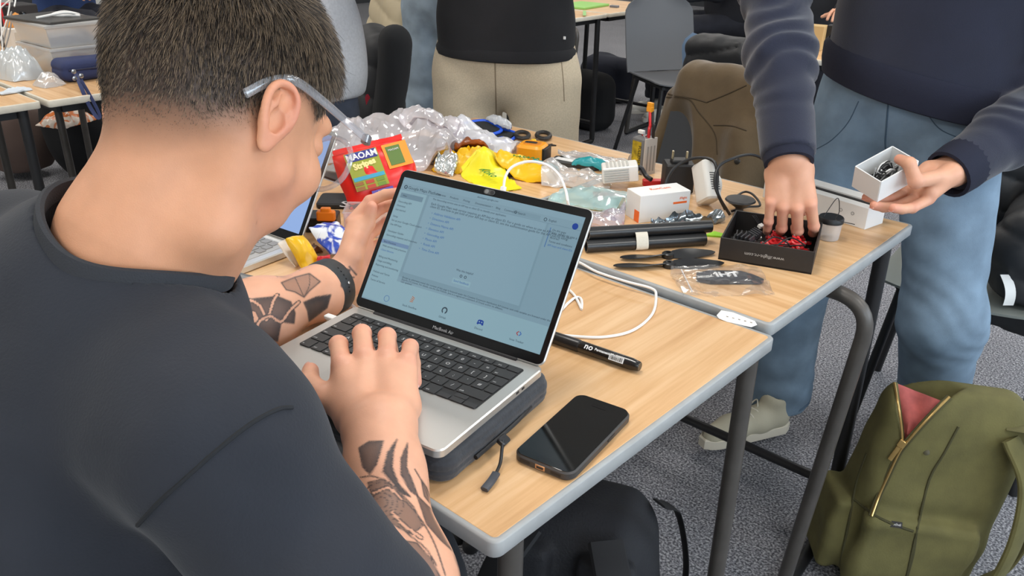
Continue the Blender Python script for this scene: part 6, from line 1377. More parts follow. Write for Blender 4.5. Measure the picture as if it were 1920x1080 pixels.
text('inset_lettering', 'MAOAM', .006, on_bag(.040, .028, .0018), sR[:, 0], sR[:, 1], WHT, sg, 'CENTER'); text('badge_lettering', '5 fruity\nflavours', .007, on_bag(-.010, -.050, .0012), sR[:, 0], sR[:, 1], WHT, sg, 'CENTER')
for i in range(6): panel('sweet_picture', -.050+.022*(i % 3), -.022-.010*(i//3), .017, .007, [mat('pic_a', sr(150, 96, 40), .5), mat('pic_b', sr(190, 60, 40), .5), mat('pic_c', sr(110, 140, 40), .5)][i % 3], .0009)
MB().grid(np.array([[sC+sR@A3(u, sW/2+.010*k, .004+.002*sin(u*90)) for u in np.linspace(-sL/2*.9, sL/2*.95, 14)] for k in (-.4, 0, .7)]), thick=.0008).build('torn_top', REDB, sg)
# yellow bar wrapper, white sleeve, blue bag
leaner('bar_wrapper', 'opened yellow chocolate bar wrapper leaning by the watch', 'wrapper', (536, 524), (572, 512), (563, 444), .016, YEL, 62, .3, (1.37, 1.40, 1.43))
leaner('card_sleeve', 'white card sleeve standing beside the yellow wrapper', 'wrapper', (523, 526), (541, 518), (549, 456), .004, mat('cream_card', sr(226, 218, 208), .5), 63, .3, (1.38, 1.40, 1.45))
leaner('brown_wrapper', 'brown foil end of the yellow bar wrapper', 'wrapper', (566, 446), (592, 438), (572, 428), .010, mat('brown_foil', sr(118, 78, 56), .3, noise=(30, .4)), 64, .8, (1.43, 1.45, 1.46))
leaner('crisp_bag', 'blue and white crumpled snack bag behind the wrist', 'snack packet', (596, 486), (652, 476), (596, 426), .018, two_tone('blue_white_print', sr(38, 70, 176), sr(226, 230, 236), 42), 65, .3, (1.42, 1.47, 1.48))
pillow('orange_wrapper', 'flat orange sweet wrapper under the red bag', 'wrapper', onz(640, 446, T1), .07, .03, .004, .6, mat('orange_wrap', sr(222, 104, 40), .35), 66, .6, z=T1)
pillow('green_wrapper', 'small green sweet wrapper beside the blue snack bag', 'wrapper', onz(626, 504, T1), .03, .022, .010, .3, mat('green_wrap', sr(70, 170, 50), .35), 67, .7, z=T1)
pillow('red_wrapper', 'small red sweet wrapper beside the blue snack bag', 'wrapper', onz(608, 500, T1), .022, .016, .009, .9, RED, 68, .7, z=T1)
# clear tub, black case with orange clip
tc_ = onz(690, 436, T1); tr2 = rotz(.75); tb2 = thing('clear_tub', 'small clear plastic tub in front of the red sweet bag', 'tub', tc_, .75); tm_ = plastic_film('tub_film', (1, .93, .93), .25, .15, .16)
for c, sz in (((0, 0, .001), (.075, .055, .002)), ((.0375, 0, .024), (.0016, .055, .048)), ((-.0375, 0, .024), (.0016, .055, .048)), ((0, .0275, .024), (.075, .0016, .048)), ((0, -.0275, .024), (.075, .0016, .048))): MB().box(tc_+tr2@A3(*c), sz, tr2).build('wall_panel', tm_, tb2)
MB().tube([tc_+tr2@A3(x, y, .048) for x, y in ((.039, .029), (-.039, .029), (-.039, -.029), (.039, -.029))], .0018, 6, closed=True).build('rim', tm_, tb2)
bcs, br_ = boxthing('black_case', 'black case with an orange clip behind the second laptop', 'case', onz(606, 428, T1), (.060, .05, .028), .75, mat('case_black', sr(24, 24, 26), .4), .006, .002); oc = onz(612, 412, T1+.0275); MB().rbox(oc+A3(0, 0, .008), (.034, .014, .018), .004, .002, br_).build('clip', mat('clip_orange', sr(244, 130, 24), .4), bcs); MB().rbox(oc+A3(0, 0, .019), (.018, .012, .008), .003, .001, br_).build('clip_top', mat('clip_orange', sr(244, 130, 24), .4), bcs)
pp_ = boxthing('black_pouch', 'flat black pouch with a white letter S behind the black case', 'pouch', onz(640, 382, T1), (.09, .07, .012), .75, mat('pouch_black', sr(28, 28, 30), .6), .01, .003)[0]; text('pouch_lettering', 'S', .05, onz(634, 388, T1+.0125), rotz(.75)[:, 0], rotz(.75)[:, 1], mat('pouch_print', sr(190, 190, 190), .5), pp_)
# ------------------------------------------------------------------ chairs, coats, bags on the floor
def chair(label, loc, rz, shell, group, legc=BLK, h=.45):
    """plastic shell chair; the sitter faces local -y"""
    c = thing('chair', label, 'chair', loc, rz, group)
    G = []
    for v in np.linspace(0, 1, 14):
        row = []
        for u in np.linspace(-1, 1, 13):
            w = .205*(1-.10*v**3)*(1 if v > .06 else .96); dz = .022*u*u*(1-.4*v)-.012*(1-u*u)*math.sin(pi*v)
            row.append((u*w, -.20+.40*v, h+dz-.03*max(0, .2-v)*5*(.2)))
        G.append(row)
    MB().grid(np.array(G), thick=.006).build('seat', shell, c, world=False)
    G = []
    for v in np.linspace(0, 1, 14):
        row = []
        for u in np.linspace(-1, 1, 13):
            k = 1 if v < .8 else math.sqrt(max(.3, 1-((v-.8)/.28)**2)); row.append((u*.205*k*(1-.04*v), .19+.10*v-.035*u*u*(.6+.4*v)-.02*(1-v)**4, h+.012+.36*v))
        G.append(row)
    MB().grid(np.array(G), thick=.006).build('backrest', shell, c, world=False)
    for sx in (-1, 1):
        MB().tube(fillet([(sx*.15, -.14, h-.012), (sx*.20, -.20, .001)], .03), .011, 10).build('leg', legc, c, world=False); MB().tube(fillet([(sx*.15, .13, h-.012), (sx*.21, .24, .001)], .03), .011, 10).build('leg', legc, c, world=False)
        MB().tube([(sx*.15, -.16, h-.014), (sx*.15, .17, h-.014)], .010, 8).build('seat_rail', legc, c, world=False)
    for yv in (-.14, .13): MB().tube([(-.15, yv, h-.016), (.15, yv, h-.016)], .010, 8).build('cross_bar', legc, c, world=False)
    return c
GREYSH = mat('grey_shell', sr(126, 128, 126), .5); DKSH = mat('charcoal_shell', sr(58, 60, 64), .6, bump=(300, .2)); BLUSH = mat('blue_shell', sr(130, 160, 196), .5)
def draped(name, label, cat, c, size, rz, m, seed, h=.007, fold=.014, quilt=0, holes=(), extra=(), group=None, lean=.16, rest=None):
    """coat hung over a chair back: hollow-backed thick cloth with folds"""
    c = A3(*c); R = (rotz(rz)@rotx(-lean)).astype(np.float32); hx, hy, hz = size
    def f(P):
        q = (P-c.astype(np.float32))@R
        w = q.copy(); w[:, 0] = w[:, 0]/(1+.35*np.clip(-q[:, 2]/hz, -1, 1)*.5)
        d = rb(w, (0, 0, 0), (hx, hy, hz), min(hy, .06)*.98)
        for a, b, ra, rb_ in extra: d = smin(d, rcone(q, a, b, ra, rb_), .03)
        n = vnoise(q*np.array([11, 11, 3.2], np.float32), seed); d = d+fold*n+fold*.35*vnoise(q*np.array([26, 26, 9], np.float32), seed+1)
        if quilt: d = d+.007-.014*np.abs(np.sin((q[:, 2]+.25*q[:, 0])*pi/quilt))**.35
        for hc, hr in holes: d = smax(d, -ell(q, hc, hr), .02)
        if rest:                                                   # lies on the chair seat instead of going through it
            w2 = (P-np.array([rest[0], rest[1], 0], np.float32))@rotz(rest[2]).astype(np.float32); cut = np.maximum(np.maximum(np.abs(w2[:, 0])-.222, np.maximum(w2[:, 1]-.190, -.222-w2[:, 1])), w2[:, 2]-.466+.10*np.abs(w2[:, 0])**2*0)
            d = smax(d, -cut, .006)
        return d
    pad = .16; ext = np.linalg.norm([hx, hy, hz])*1.05; V, Q = sdf_mesh(f, c-ext-pad, c+ext+pad, h)
    o = mesh_obj(name, V, Q, m); center(o); return tag(o, label, cat, group), f
# the person's own chair
chair('grey plastic chair under the person in the black t-shirt', (-.30, -.42, 0), RAD(180), GREYSH, 'plastic chairs', h=.44)
# chair with the brown coat
bcC = at(1318, 235, 2.40); cz0 = (bcC[0]+.03, bcC[1]-.17, 0); chair('charcoal chair wearing the brown coat behind the far desk', cz0, RAD(-4), DKSH, 'plastic chairs')
BRN = mat('brown_suede', sr(106, 88, 64), .95, noise=(14, .16), bump=(120, .4), sheen=.25)
co, cof = draped('brown_coat', 'brown suede coat draped over the charcoal chair', 'coat', (bcC[0]+.02, bcC[1]+.085, .625), (.205, .066, .245), RAD(-4), BRN, 71, .006, .012, holes=[((-.135, -.10, -.06), (.085, .10, .20))], extra=[((.10, -.04, .05), (.17, -.10, -.36), .055, .06), ((-.19, .0, .12), (-.215, -.02, -.20), .03, .025)], rest=(cz0[0], cz0[1], RAD(-4)))
CSM = mat('coat_seam', sr(80, 67, 50), .95)
for q in ([(1225, 165), (1260, 178), (1300, 185), (1325, 192)], [(1325, 192), (1360, 178), (1400, 160)], [(1338, 235), (1370, 236), (1400, 245)], [(1250, 182), (1290, 185), (1310, 210), (1340, 250), (1345, 290)]):
    t = seam(cof, q)
    if len(t) > 4: MB().tube(t, .0022, 6).build('seam', CSM, co)
bt2 = trace(cof, 1382, 302); 
if bt2 is not None: MB().lathe([(.008, 0), (.0085, .002), (.006, .004)], bt2, frame(z=nrm(CAM-bt2), x=A3(1, 0, 0)), 14).build('button', mat('coat_button', sr(52, 46, 40), .3), co)
# chair and black puffer behind the jeans
ch2 = chair('grey plastic chair with the black puffer jacket behind the blue jeans', (.02, 1.75, 0), RAD(8), mat('grey_green_shell', sr(132, 136, 130), .5), 'plastic chairs')
PUF = mat('black_puffer', sr(34, 35, 38), .55, noise=(12, .15), bump=(60, .4))
pj, pjf = draped('black_puffer_jacket', 'black quilted puffer jacket hanging over the grey-green chair back', 'jacket', (.04, 2.01, .55), (.23, .085, .30), RAD(8), PUF, 73, .008, .012, quilt=.085, extra=[((.06, -.06, .05), (.03, -.30, -.04), .085, .09), ((.05, -.29, -.04), (.10, -.36, -.30), .09, .07)], rest=(.02, 1.75, RAD(8)))
wlp = trace(pjf, 1885, 515); wlp = at(1885, 515, 1.9) if wlp is None else wlp; MB().grid(np.array([[wlp-ray(1885, 515)*(.004+.012*math.sin(t*3))+_r2*(w+.012*math.sin(t*2.6))-_u2*.07*t for w in (-.012, 0, .012)] for t in np.linspace(0, 1, 10)]), thick=.0008).build('care_label', WHITE, pj, label='white curled care label')
# puffer chair farther back
pcC = at(1352, 85, 3.22); pch = A3(pcC[0], pcC[1], 0)+rotz(RAD(-10))@A3(0, .25, 0); chair('pale blue chair with a black quilted jacket at the back', pch, RAD(170), BLUSH, 'plastic chairs')
draped('black_quilted_jacket', 'black quilted jacket slung on the pale blue chair', 'jacket', (pcC[0]+.03, pcC[1]-.02, .64), (.175, .055, .20), RAD(170), PUF, 75, .009, .012, quilt=.075, rest=(pch[0], pch[1], RAD(170)))
chair('dark grey chair beside the pale blue chair', (-1.90, 3.42, 0), RAD(60), mat('mid_grey_shell', sr(92, 94, 98), .6), 'plastic chairs')
# jackets on the chair at the end of the snack desk
jcC = at(672, 150, 3.0); jch = A3(jcC[0], jcC[1]+.06, 0)-rotz(RAD(-25))@A3(0, .245, 0); chair('dark chair under the black jackets behind the carrier bag', jch, RAD(-25), DKSH, 'plastic chairs')
jq, jqf = draped('black_quilted_jacket', 'black jacket with square quilting and a red emblem on a chair', 'jacket', (jcC[0], jcC[1]+.06, .58), (.17, .07, .28), RAD(-25), mat('matt_black_quilt', sr(42, 43, 46), .6, bump=(80, .4)), 77, .008, .010, quilt=.10, rest=(jch[0], jch[1], RAD(-25)))
em = trace(jqf, 690, 186); ed = nrm(CAM-em) if em is not None else None
if em is not None: MB().prism([(-.007, -.018), (.006, -.018), (.010, .002), (.004, .018), (-.006, .016), (-.010, .004)], 0, .0015, em, frame(z=ed, x=_r2)).build('red_emblem', mat('emblem_red', sr(200, 36, 60), .6), jq)
draped('black_coat', 'plain black coat hanging beside the quilted jacket with the emblem', 'coat', A3(jcC[0], jcC[1]+.06, .66)+rotz(RAD(-25))@A3(.262, -.01, 0), (.062, .05, .24), RAD(-25), mat('plain_black_cloth', sr(34, 35, 37), .9), 79, .009, .012)
cpc = at(742, 25, 3.75); cch = A3(cpc[0], cpc[1], 0)-rotz(RAD(-20))@A3(0, .25, 0); chair('dark chair under the cream puffer jacket', cch, RAD(-20), DKSH, 'plastic chairs')
draped('cream_puffer', 'cream puffer jacket bunched on a chair back', 'jacket', (cpc[0], cpc[1], .735), (.20, .085, .20), RAD(-20), mat('cream_nylon', sr(206, 190, 158), .55), 81, .010, .014, quilt=.09, rest=(cch[0], cch[1], RAD(-20)))
# ---- olive backpack on the floor
OLV = mat('olive_canvas', sr(98, 93, 54), .88, noise=(22, .16), bump=(300, .4)); OLD = mat('olive_webbing', sr(96, 92, 58), .85, bump=(400, .5))
bpO = A3(.105, 1.125, 0); bX = A3(.80, .60, 0); bY = A3(-.60, .80, 0); bp_ = thing('backpack', 'olive green canvas backpack with a half-open zip showing pink lining', 'backpack', bpO)
BPR = np.stack([bX, bY, A3(0, 0, 1)], 1)@roty(.10)
def bpf(P):
    q = (P-bpO.astype(np.float32))@BPR.astype(np.float32)
    k = np.clip(q[:, 2]/.44, 0, 1); w = q.copy(); w[:, 0] = (q[:, 0]-.02*k)/(1-.10*k**3); w[:, 1] = (q[:, 1])/(1-.45*k**2.0)
    d = rb(w, (0, 0, .225), (.150, .085, .225), .062)
    d = smin(d, rb(q, (-.01, -.088, .10), (.115, .022, .095), .02), .02)
    d = smin(d, rb(q, (-.150, .0, .10), (.02, .06, .09), .018), .02)
    d = d+.006*vnoise(q*np.array([9, 9, 14], np.float32), 3)+.004*np.sin(q[:, 2]*46+5*vnoise(q*7, 4))*np.clip(1-np.abs(q[:, 2]-.17)*5, 0, 1)
    return smax(d, -(P[:, 2]-.0005), .003)
_vA, _vL, _vR = [p if p is not None else at(*q, 1.6) for q in ((1694, 832), (1680, 716), (1772, 752)) for p in (trace(bpf, *q),)]; vN = nrm(np.cross(_vR-_vA, _vL-_vA)); vN = vN if vN@(CAM-_vA) > 0 else -vN
def vcut(P):
    q = P-_vA.astype(np.float32); d = np.abs(q@vN.astype(np.float32))-.045
    for e_ in (_vL-_vA, _vR-_vA):
        n_ = np.cross(vN, nrm(e_)); o_ = (_vR-_vA) if e_ is not (_vR-_vA) else (_vL-_vA); o_ = (_vL+_vR)/2-_vA; n_ = -n_ if n_@o_ > 0 else n_; d = np.maximum(d, q@n_.astype(np.float32))
    return d
def bpc(P): return smax(bpf(P), -vcut(P), .008)
V, Q = sdf_mesh(bpc, bpO+A3(-.32, -.30, -.02), bpO+A3(.32, .30, .52), .0045); mesh_obj('bag_body', V, Q, OLV, bp_)
BP = lambda u, v, w: bpO+BPR@A3(u, v, w)
lin = MB(); lin.grid(np.array([[(_vA+(_vL-_vA)*s_*1.0*(1-t)+(_vR-_vA)*s_*t)-vN*(.026+.004*math.sin(t*9+s_*5)) for t in np.linspace(-.02, 1.02, 10)] for s_ in np.linspace(.05, .99, 8)]), thick=.002); lin.build('pink_lining', mat('pink_lining', sr(206, 108, 104), .8, noise=(40, .2)), bp_)
BRS = mat('brass', sr(196, 164, 104), .3, metal=.85)
def on_bp(x, y, off=.0015):
    p = trace(bpf, x, y); p = at(x, y, 1.62) if p is None else p; return p+nrm(CAM-p)*off
zp = [on_bp(x, y) for x, y in ((1780, 744), (1752, 772), (1722, 804), (1698, 832), (1685, 850), (1666, 890), (1648, 930), (1634, 968))]; zp = np.array([p for p in zp if p is not None]); MB().tube(catmull(zp, 6), .0026, 8).build('zip_teeth', BRS, bp_); MB().tube(catmull(zp, 6)-nrm(CAM-bpO)*.001, .006, 8, flat=(.012, .003), up=nrm(CAM-bpO)).build('zip_tape', mat('olive_tape', sr(74, 70, 42), .9), bp_)
zp2 = [on_bp(x, y) for x, y in ((1692, 828), (1690, 800), (1684, 760), (1677, 718))]; zp2 = np.array([p for p in zp2 if p is not None])
if len(zp2) > 1: MB().tube(catmull(zp2, 5), .0024, 8).build('zip_teeth', BRS, bp_)
zs = on_bp(1690, 832, .006); ze = on_bp(1668, 862, .006); MB().rbox(zs, (.012, .016, .006), .003, .001, frame(z=nrm(CAM-zs), y=zs-ze)if False else frame(y=zs-ze, z=nrm(CAM-zs))).build('zip_slider', BRS, bp_); MB().tube([zs, ze], .003, 8, flat=(.009, .003), up=nrm(CAM-zs)).build('zip_pull', BRS, bp_)
lb2 = on_bp(1676, 983, .002)
if lb2 is not None:
    f_ = frame(z=nrm(CAM-lb2), x=_r2+A3(0, 0, -.18)); MB().box(lb2, (.030, .012, .001), f_).build('woven_label', BLK, bp_); text('label_lettering', 'Herschel', .007, lb2+f_[:, 2]*.0008-f_[:, 1]*.002, f_[:, 0], f_[:, 1], WHT, bp_, 'CENTER')
for pts in ([(1600, 935), (1640, 966), (1680, 985), (1712, 996)], [(1797, 800), (1770, 850), (1742, 900), (1720, 990), (1700, 1080)], [(1625, 850), (1606, 905), (1595, 960), (1575, 1060)], [(1700, 1085), (1712, 1040), (1718, 1000)]):
    t = np.array([p for p in (on_bp(x, y, .0005) for x, y in [(a[0], a[1]) for a in catmull([(x, y, 0) for x, y in pts], 4)]) if p is not None])
    if len(t) > 4: MB().tube(t, .0028, 6).build('piping', mat('olive_piping', sr(66, 63, 36), .9), bp_)
ey = on_bp(1737, 848, .001)
if ey is not None: MB().lathe([(.006, 0), (.006, .001), (.003, .002)], ey, frame(z=nrm(CAM-ey), x=_r2), 14).build('eyelet', mat('olive_eyelet', sr(70, 66, 44), .4), bp_)
MB().tube(catmull([BP(.095, -.045, .405), BP(.140, -.07, .415), BP(.195, -.075, .385), BP(.190, -.07, .360), BP(.135, -.07, .375)], 6), .01, 10, flat=(.026, .004)).build('top_handle', OLD, bp_)
MB().tube(catmull([BP(.100, -.060, .390), BP(.138, -.100, .32), BP(.152, -.120, .20), BP(.148, -.115, .08), BP(.135, -.09, .035)], 7), .02, 12, flat=(.050, .014)).build('shoulder_strap', OLV, bp_)
MB().tube(catmull([BP(.125, -.02, .395), BP(.190, -.03, .34), BP(.220, -.05, .22), BP(.205, -.06, .10), BP(.16, -.06, .04)], 7), .012, 10, flat=(.034, .006)).build('shoulder_strap', OLD, bp_)
# ---- black rucksack under the near desk
bk0 = A3(-.16, .33, 0); BKM = mat('black_mesh_nylon', sr(22, 24, 30), .8, bump=(260, .8)); bk = thing('rucksack', 'black rucksack with a ribbed mesh back standing under the near desk', 'rucksack', bk0); bkR = rotz(RAD(25))@rotx(-.22)
def bkf(P):
    q = (P-bk0.astype(np.float32))@bkR.astype(np.float32); w = q.copy(); w[:, 0] /= (1-.22*np.clip(q[:, 2]/.42, 0, 1)**2)
    d = rb(w, (0, .02, .22), (.155, .10, .22), .07); d = d+.005*vnoise(q*9, 7)
    for sx in (-.065, .065): d = smin(d, rb(q, (sx, -.085, .23), (.045, .018, .16), .015), .012)
    return smax(d, -(P[:, 2]-.002), .004)
V, Q = sdf_mesh(bkf, bk0+A3(-.26, -.3, 0), bk0+A3(.26, .3, .5), .006); mesh_obj('bag_body', V, Q, BKM, bk); BK = lambda u, v, w: bk0+bkR@A3(u, v, w)
for sx in (-1, 1): MB().tube(catmull([BK(sx*.06, -.09, .42), BK(sx*.09, -.14, .36), BK(sx*.115, -.15, .24), BK(sx*.125, -.11, .10)], 6), .02, 10, flat=(.055, .012)).build('shoulder_strap', mat('strap_black', sr(18, 19, 23), .8), bk)
MB().tube(catmull([BK(.12, .05, .43), BK(.15, .09, .40), BK(.175, .06, .33), BK(.175, .04, .26)], 6), .014, 8, flat=(.030, .004)).build('side_strap', mat('strap_black', sr(18, 19, 23), .8), bk); MB().tube(catmull([BK(.16, .08, .22), BK(.20, .12, .20), BK(.235, .15, .24)], 5), .01, 8, flat=(.022, .003)).build('strap_end', mat('strap_black', sr(18, 19, 23), .8), bk)
MB().tube([onz(1178, 1060, .012), onz(1222, 1082, .012)], .009, 10)
tag(center(MB().tube([onz(1150, 1046, .013), onz(1300, 1130, .013)], .012, 12).build('chair_runner', mat('runner_black', sr(24, 24, 24), .4))), 'black metal runner bar lying on the carpet beside the rucksack', 'metal bar')
# ------------------------------------------------------------------ the rest of the room
GB = 'desks across the room'
desk('beech desk with cream edging and a straight tube leg, under the seated person', (-2.70, 3.80, 0), 0, GB, 0, .72, 'bent', EDGEB)
desk('beech desk with cream edging under the green notebook', (-2.70, 3.19, 0), 0, GB, 0, .72, 'bent', EDGEB)
desk('beech desk with cream edging behind the brown coat chair', (-1.05, 3.22, 0), RAD(6), GB, 0, .72, 'bent', EDGEB)
desk('beech desk with cream edging carrying the brown carton', (-1.02, 3.88, 0), RAD(6), GB, 0, .72, 'bent', EDGEB)
desk('beech desk with cream edging under the silver film bag', (-2.545, .165, 0), 0, GB, 0, .72, 'bent', EDGEB)
desk('beech desk with cream edging under the navy pencil case', (-2.535, .775, 0), 0, GB, 0, .72, 'bent', EDGEB)
desk('beech desk with cream edging behind the storage box', (-3.15, .775, 0), 0, GB, 0, .72, 'straight', EDGEB)
desk('beech desk with cream edging behind the black gadget', (-3.16, .165, 0), 0, GB, 0, .72, 'straight', EDGEB)
def bx(name, lab, cat, p, z, size, ang, m, r=.004, ch=.002): return boxthing(name, lab, cat, onz(*p, z), size, ang, m, r, ch)
nb = bx('notebook', 'bright green notebook on the cream-edged desk', 'notebook', (1092, 12), T1, (.20, .28, .012), .1, mat('lime_cover', sr(150, 205, 110), .6))[0]
MB().grid(np.array([[onz(1096+k*3, 20+9*t, T1+.013-.0005*t*t*10) for k in (-1, 0, 1)] for t in np.linspace(0, 1.0, 6)]), thick=.001).build('ribbon', mat('ribbon_green', sr(150, 200, 130), .7), nb)
bx('pen_tray', 'small grey eraser on the cream-edged desk', 'eraser', (1152, 14), T1, (.05, .03, .012), .2, mat('eraser_grey', sr(120, 122, 130), .6))
bx('carton', 'brown carton with a black band on the desk behind the jeans', 'box', (1522, 92), T1, (.09, .07, .10), .2, mat('kraft', sr(196, 164, 112), .7)); bx('black_carton', 'black and white carton beside the brown carton', 'box', (1556, 92), T1, (.045, .06, .10), .2, BLK)
# left desk: storage box, pencil case and so on
def tub(label, c, size, ang, m, lid=True):
    o = thing('storage_box', label, 'storage box', c, ang, 'clear storage boxes'); R = rotz(ang); L_, W2, H2 = size; t = .003
    def wall(a, b, nm):
        MB().loft([[A3(*c)+R@A3(x*k, y*k, z) for x, y in a] for z, k in ((.002, .90), (H2, 1.0))] if False else [[A3(*c)+R@A3(*p) for p in b]], cap=False) if False else None
    cs = [(-1, -1), (1, -1), (1, 1), (-1, 1)]
    for i in range(4):
        (ax, ay), (bx_, by_) = cs[i], cs[(i+1) % 4]; G = np.array([[A3(*c)+R@A3((ax+(bx_-ax)*u)*L_/2*(.88+.12*v), (ay+(by_-ay)*u)*W2/2*(.88+.12*v), .002+v*H2) for u in np.linspace(0, 1, 5)] for v in np.linspace(0, 1, 5)]); MB().grid(G, thick=t).build('side', m, o)
    MB().rbox(A3(*c)+A3(0, 0, .002), (L_*.88, W2*.88, .003), .01, .0005, R).build('base', m, o)
    MB().tube([A3(*c)+R@A3(x*L_/2*1.02, y*W2/2*1.02, H2) for x, y in cs], .006, 8, closed=True).build('rim', m, o)
    if lid: MB().rbox(A3(*c)+A3(0, 0, H2+.004), (L_*1.05, W2*1.05, .006), .012, .002, R).build('lid', m, o)
    return o
TUB = plastic_film('tub_clear', (.96, .96, .95), .3, .18, .30); b1 = A3(-2.705, .735, T1)
tub('clear plastic storage box standing on the left desk', b1, (.24, .20, .085), .05, TUB, False); tub('clear plastic storage box stacked on the lower storage box', b1+A3(0, 0, .0890), (.25, .21, .07), .05, TUB, True)
boxthing('red_packet', 'red packet inside the lower storage box', 'packet', b1+A3(.03, .03, .0032), (.05, .03, .05), .4, RED); boxthing('black_packet', 'black packet inside the lower storage box', 'packet', b1+A3(.0, -.03, .0032), (.12, .05, .03), .1, BLK)
cl_ = boxthing('closed_tablet', 'thin dark tablet lying on the storage boxes', 'tablet', b1+A3(-.01, -.02, .1648), (.26, .19, .009), .2, mat('tablet_dark', sr(66, 64, 62), .35), .01, .002)[0]
cable('white cable coiled on top of the storage boxes', [b1+A3(.02, -.08, .1776), b1+A3(.05, .0, .190), b1+A3(.02, .06, .1776), b1+A3(-.05, .04, .182), b1+A3(0, -.02, .180), b1+A3(.05, .05, .1776)], .004, 'white_cable', CABW)
pn = onz(172, 150, T1); NVP = mat('navy_canvas', sr(42, 52, 92), .8, bump=(300, .4)); pk = thing('pencil_case', 'navy blue canvas pencil case with a wrist strap over the desk rim', 'pencil case', pn+A3(-.05, .03, 0)); pk_c = pn+A3(-.045, .03, .0342)
V, Q = sdf_mesh(lambda P: rb(P, pk_c, (.055, .115, .033), .022)+.003*vnoise(P*16, 3)+.003*np.exp(-((P[:, 2]-pk_c[2]-.004)/.003)**2), pk_c-A3(.09, .16, .05), pk_c+A3(.09, .16, .05), .004); mesh_obj('pouch', V, Q, NVP, pk)
MB().tube([pk_c+A3(.056, -.10, .006), pk_c+A3(.058, 0, .006), pk_c+A3(.056, .10, .006)], .003, 6).build('zip', mat('navy_zip', sr(30, 38, 70), .6), pk)
MB().tube(catmull([onz(142, 138, T1+.03), at(150, 158, 2.58), at(166, 195, 2.57), at(182, 220, 2.57), at(187, 216, 2.57), at(172, 185, 2.57), at(152, 150, 2.585)], 6), .004, 8, flat=(.012, .003)).build('wrist_strap', NVP, pk)
for p in ((138, 134), (140, 147), (152, 142)): MB().lathe([(.007, 0), (.007, .003), (.004, .004)], at(*p, 2.60), frame(z=A3(1, 0, 0), x=A3(0, 1, 0)), 12).build('zip_ring', mat('steel', sr(190, 190, 190), .25, metal=.9), pk)
pillow('silver_film_bag', 'crumpled silver grey film bag on the left desk', 'plastic bag', A3(-2.655, .556, T1), .15, .115, .075, .1, plastic_film('silver_film', (.85, .90, .93), .5, .18, .45), 91, .28, z=T1, nu=36, nv=30)
pillow('clear_film_bag', 'clear film bag in front of the storage boxes', 'plastic bag', A3(-2.455, .570, T1), .07, .075, .035, .2, MILK, 92, .3, z=T1); pillow('paper_scrap', 'pale blue paper scrap at the desk rim', 'paper', A3(-2.43, .455, T1), .05, .10, .004, .2, mat('pale_paper', sr(205, 215, 225), .6), 93, .3, z=T1)
wc2 = onz(52, 105, T1)+A3(-.05, 0, 0); wch = boxthing('power_block', 'cream mains power block behind the silver film bag', 'power block', wc2, (.07, .085, .10), .1, PLW, .012, .004)[0]; MB().rbox(wc2+A3(.0355, 0, .06), (.002, .05, .05), .004, .0005, rotz(.1)).build('face_plate', mat('cream_face', sr(214, 208, 196), .4), wch)
pillow('orange_bag', 'small orange packet leaning on the cream power block', 'packet', wc2, .05, .07, .04, .1, mat('orange_packet', sr(216, 146, 70), .4, noise=(20, .3)), 94, .3, z=T1+.0995)
bg_ = boxthing('black_gadget', 'black boxy gadget with a red lead behind the power block', 'gadget', A3(-3.28, .80, T1), (.12, .12, .16), .1, mat('gadget_black', sr(40, 38, 40), .5), .01, .003)[0]
MB().lathe([(.018, 0), (.018, .006), (.012, .008)], A3(-3.221, .80, T1+.12), frame(z=A3(1, 0, 0), x=A3(0, 1, 0)), 16).build('lens', GLB, bg_)
rng = np.random.default_rng(5)
for i in range(6):
    p0 = A3(-2.955, .575, .80)+rng.normal(0, .02, 3); pts = [p0+A3(.09*cos(t*1.3+i)*(.5+.2*i/3), .10*sin(t+i*.9), .13*sin(t*.8+i)) for t in np.linspace(0, 6, 10)]
    pts[-1] = A3(-2.97+.02*i, .55+.01*i, T1+.003); pts = catmull(pts, 5); pts[:, 2] = np.maximum(pts[:, 2], T1+.0029); pts[:, 0] = np.clip(pts[:, 0], -3.055, -2.86); tag(center(MB().tube(pts, .0025, 6).build('tangled_wire', [mat('grey_wire', sr(150, 150, 150), .4), CABW, mat('brown_wire', sr(150, 110, 84), .5)][i % 3])), '%s wire in the tangle on the left desk' % ['grey', 'white', 'brown'][i % 3], 'wire', 'wire tangle on the left desk')
tag(center(MB().tube(catmull([A3(-3.26, .775, T1+.162), A3(-3.235, .738, T1+.164), A3(-3.225, .733, T1+.10), A3(-3.22, .725, T1+.005)], 5), .004, 6).build('red_lead', RED)), 'short red lead on the black gadget', 'wire')
pillow('paper_sheet', 'curled white paper sheet behind the storage boxes', 'paper', A3(-3.32, .96, T1), .16, .17, .05, .1, WHITE, 95, .15, z=T1)
cable('cream cable on the left desk behind the silver bag', [A3(-3.30, .64, T1+.004), A3(-3.24, .67, T1+.006), A3(-3.17, .67, T1+.004), A3(-3.16, .62, T1+.004), A3(-3.22, .60, T1+.004)], .004, 'cream_cable', CABW)
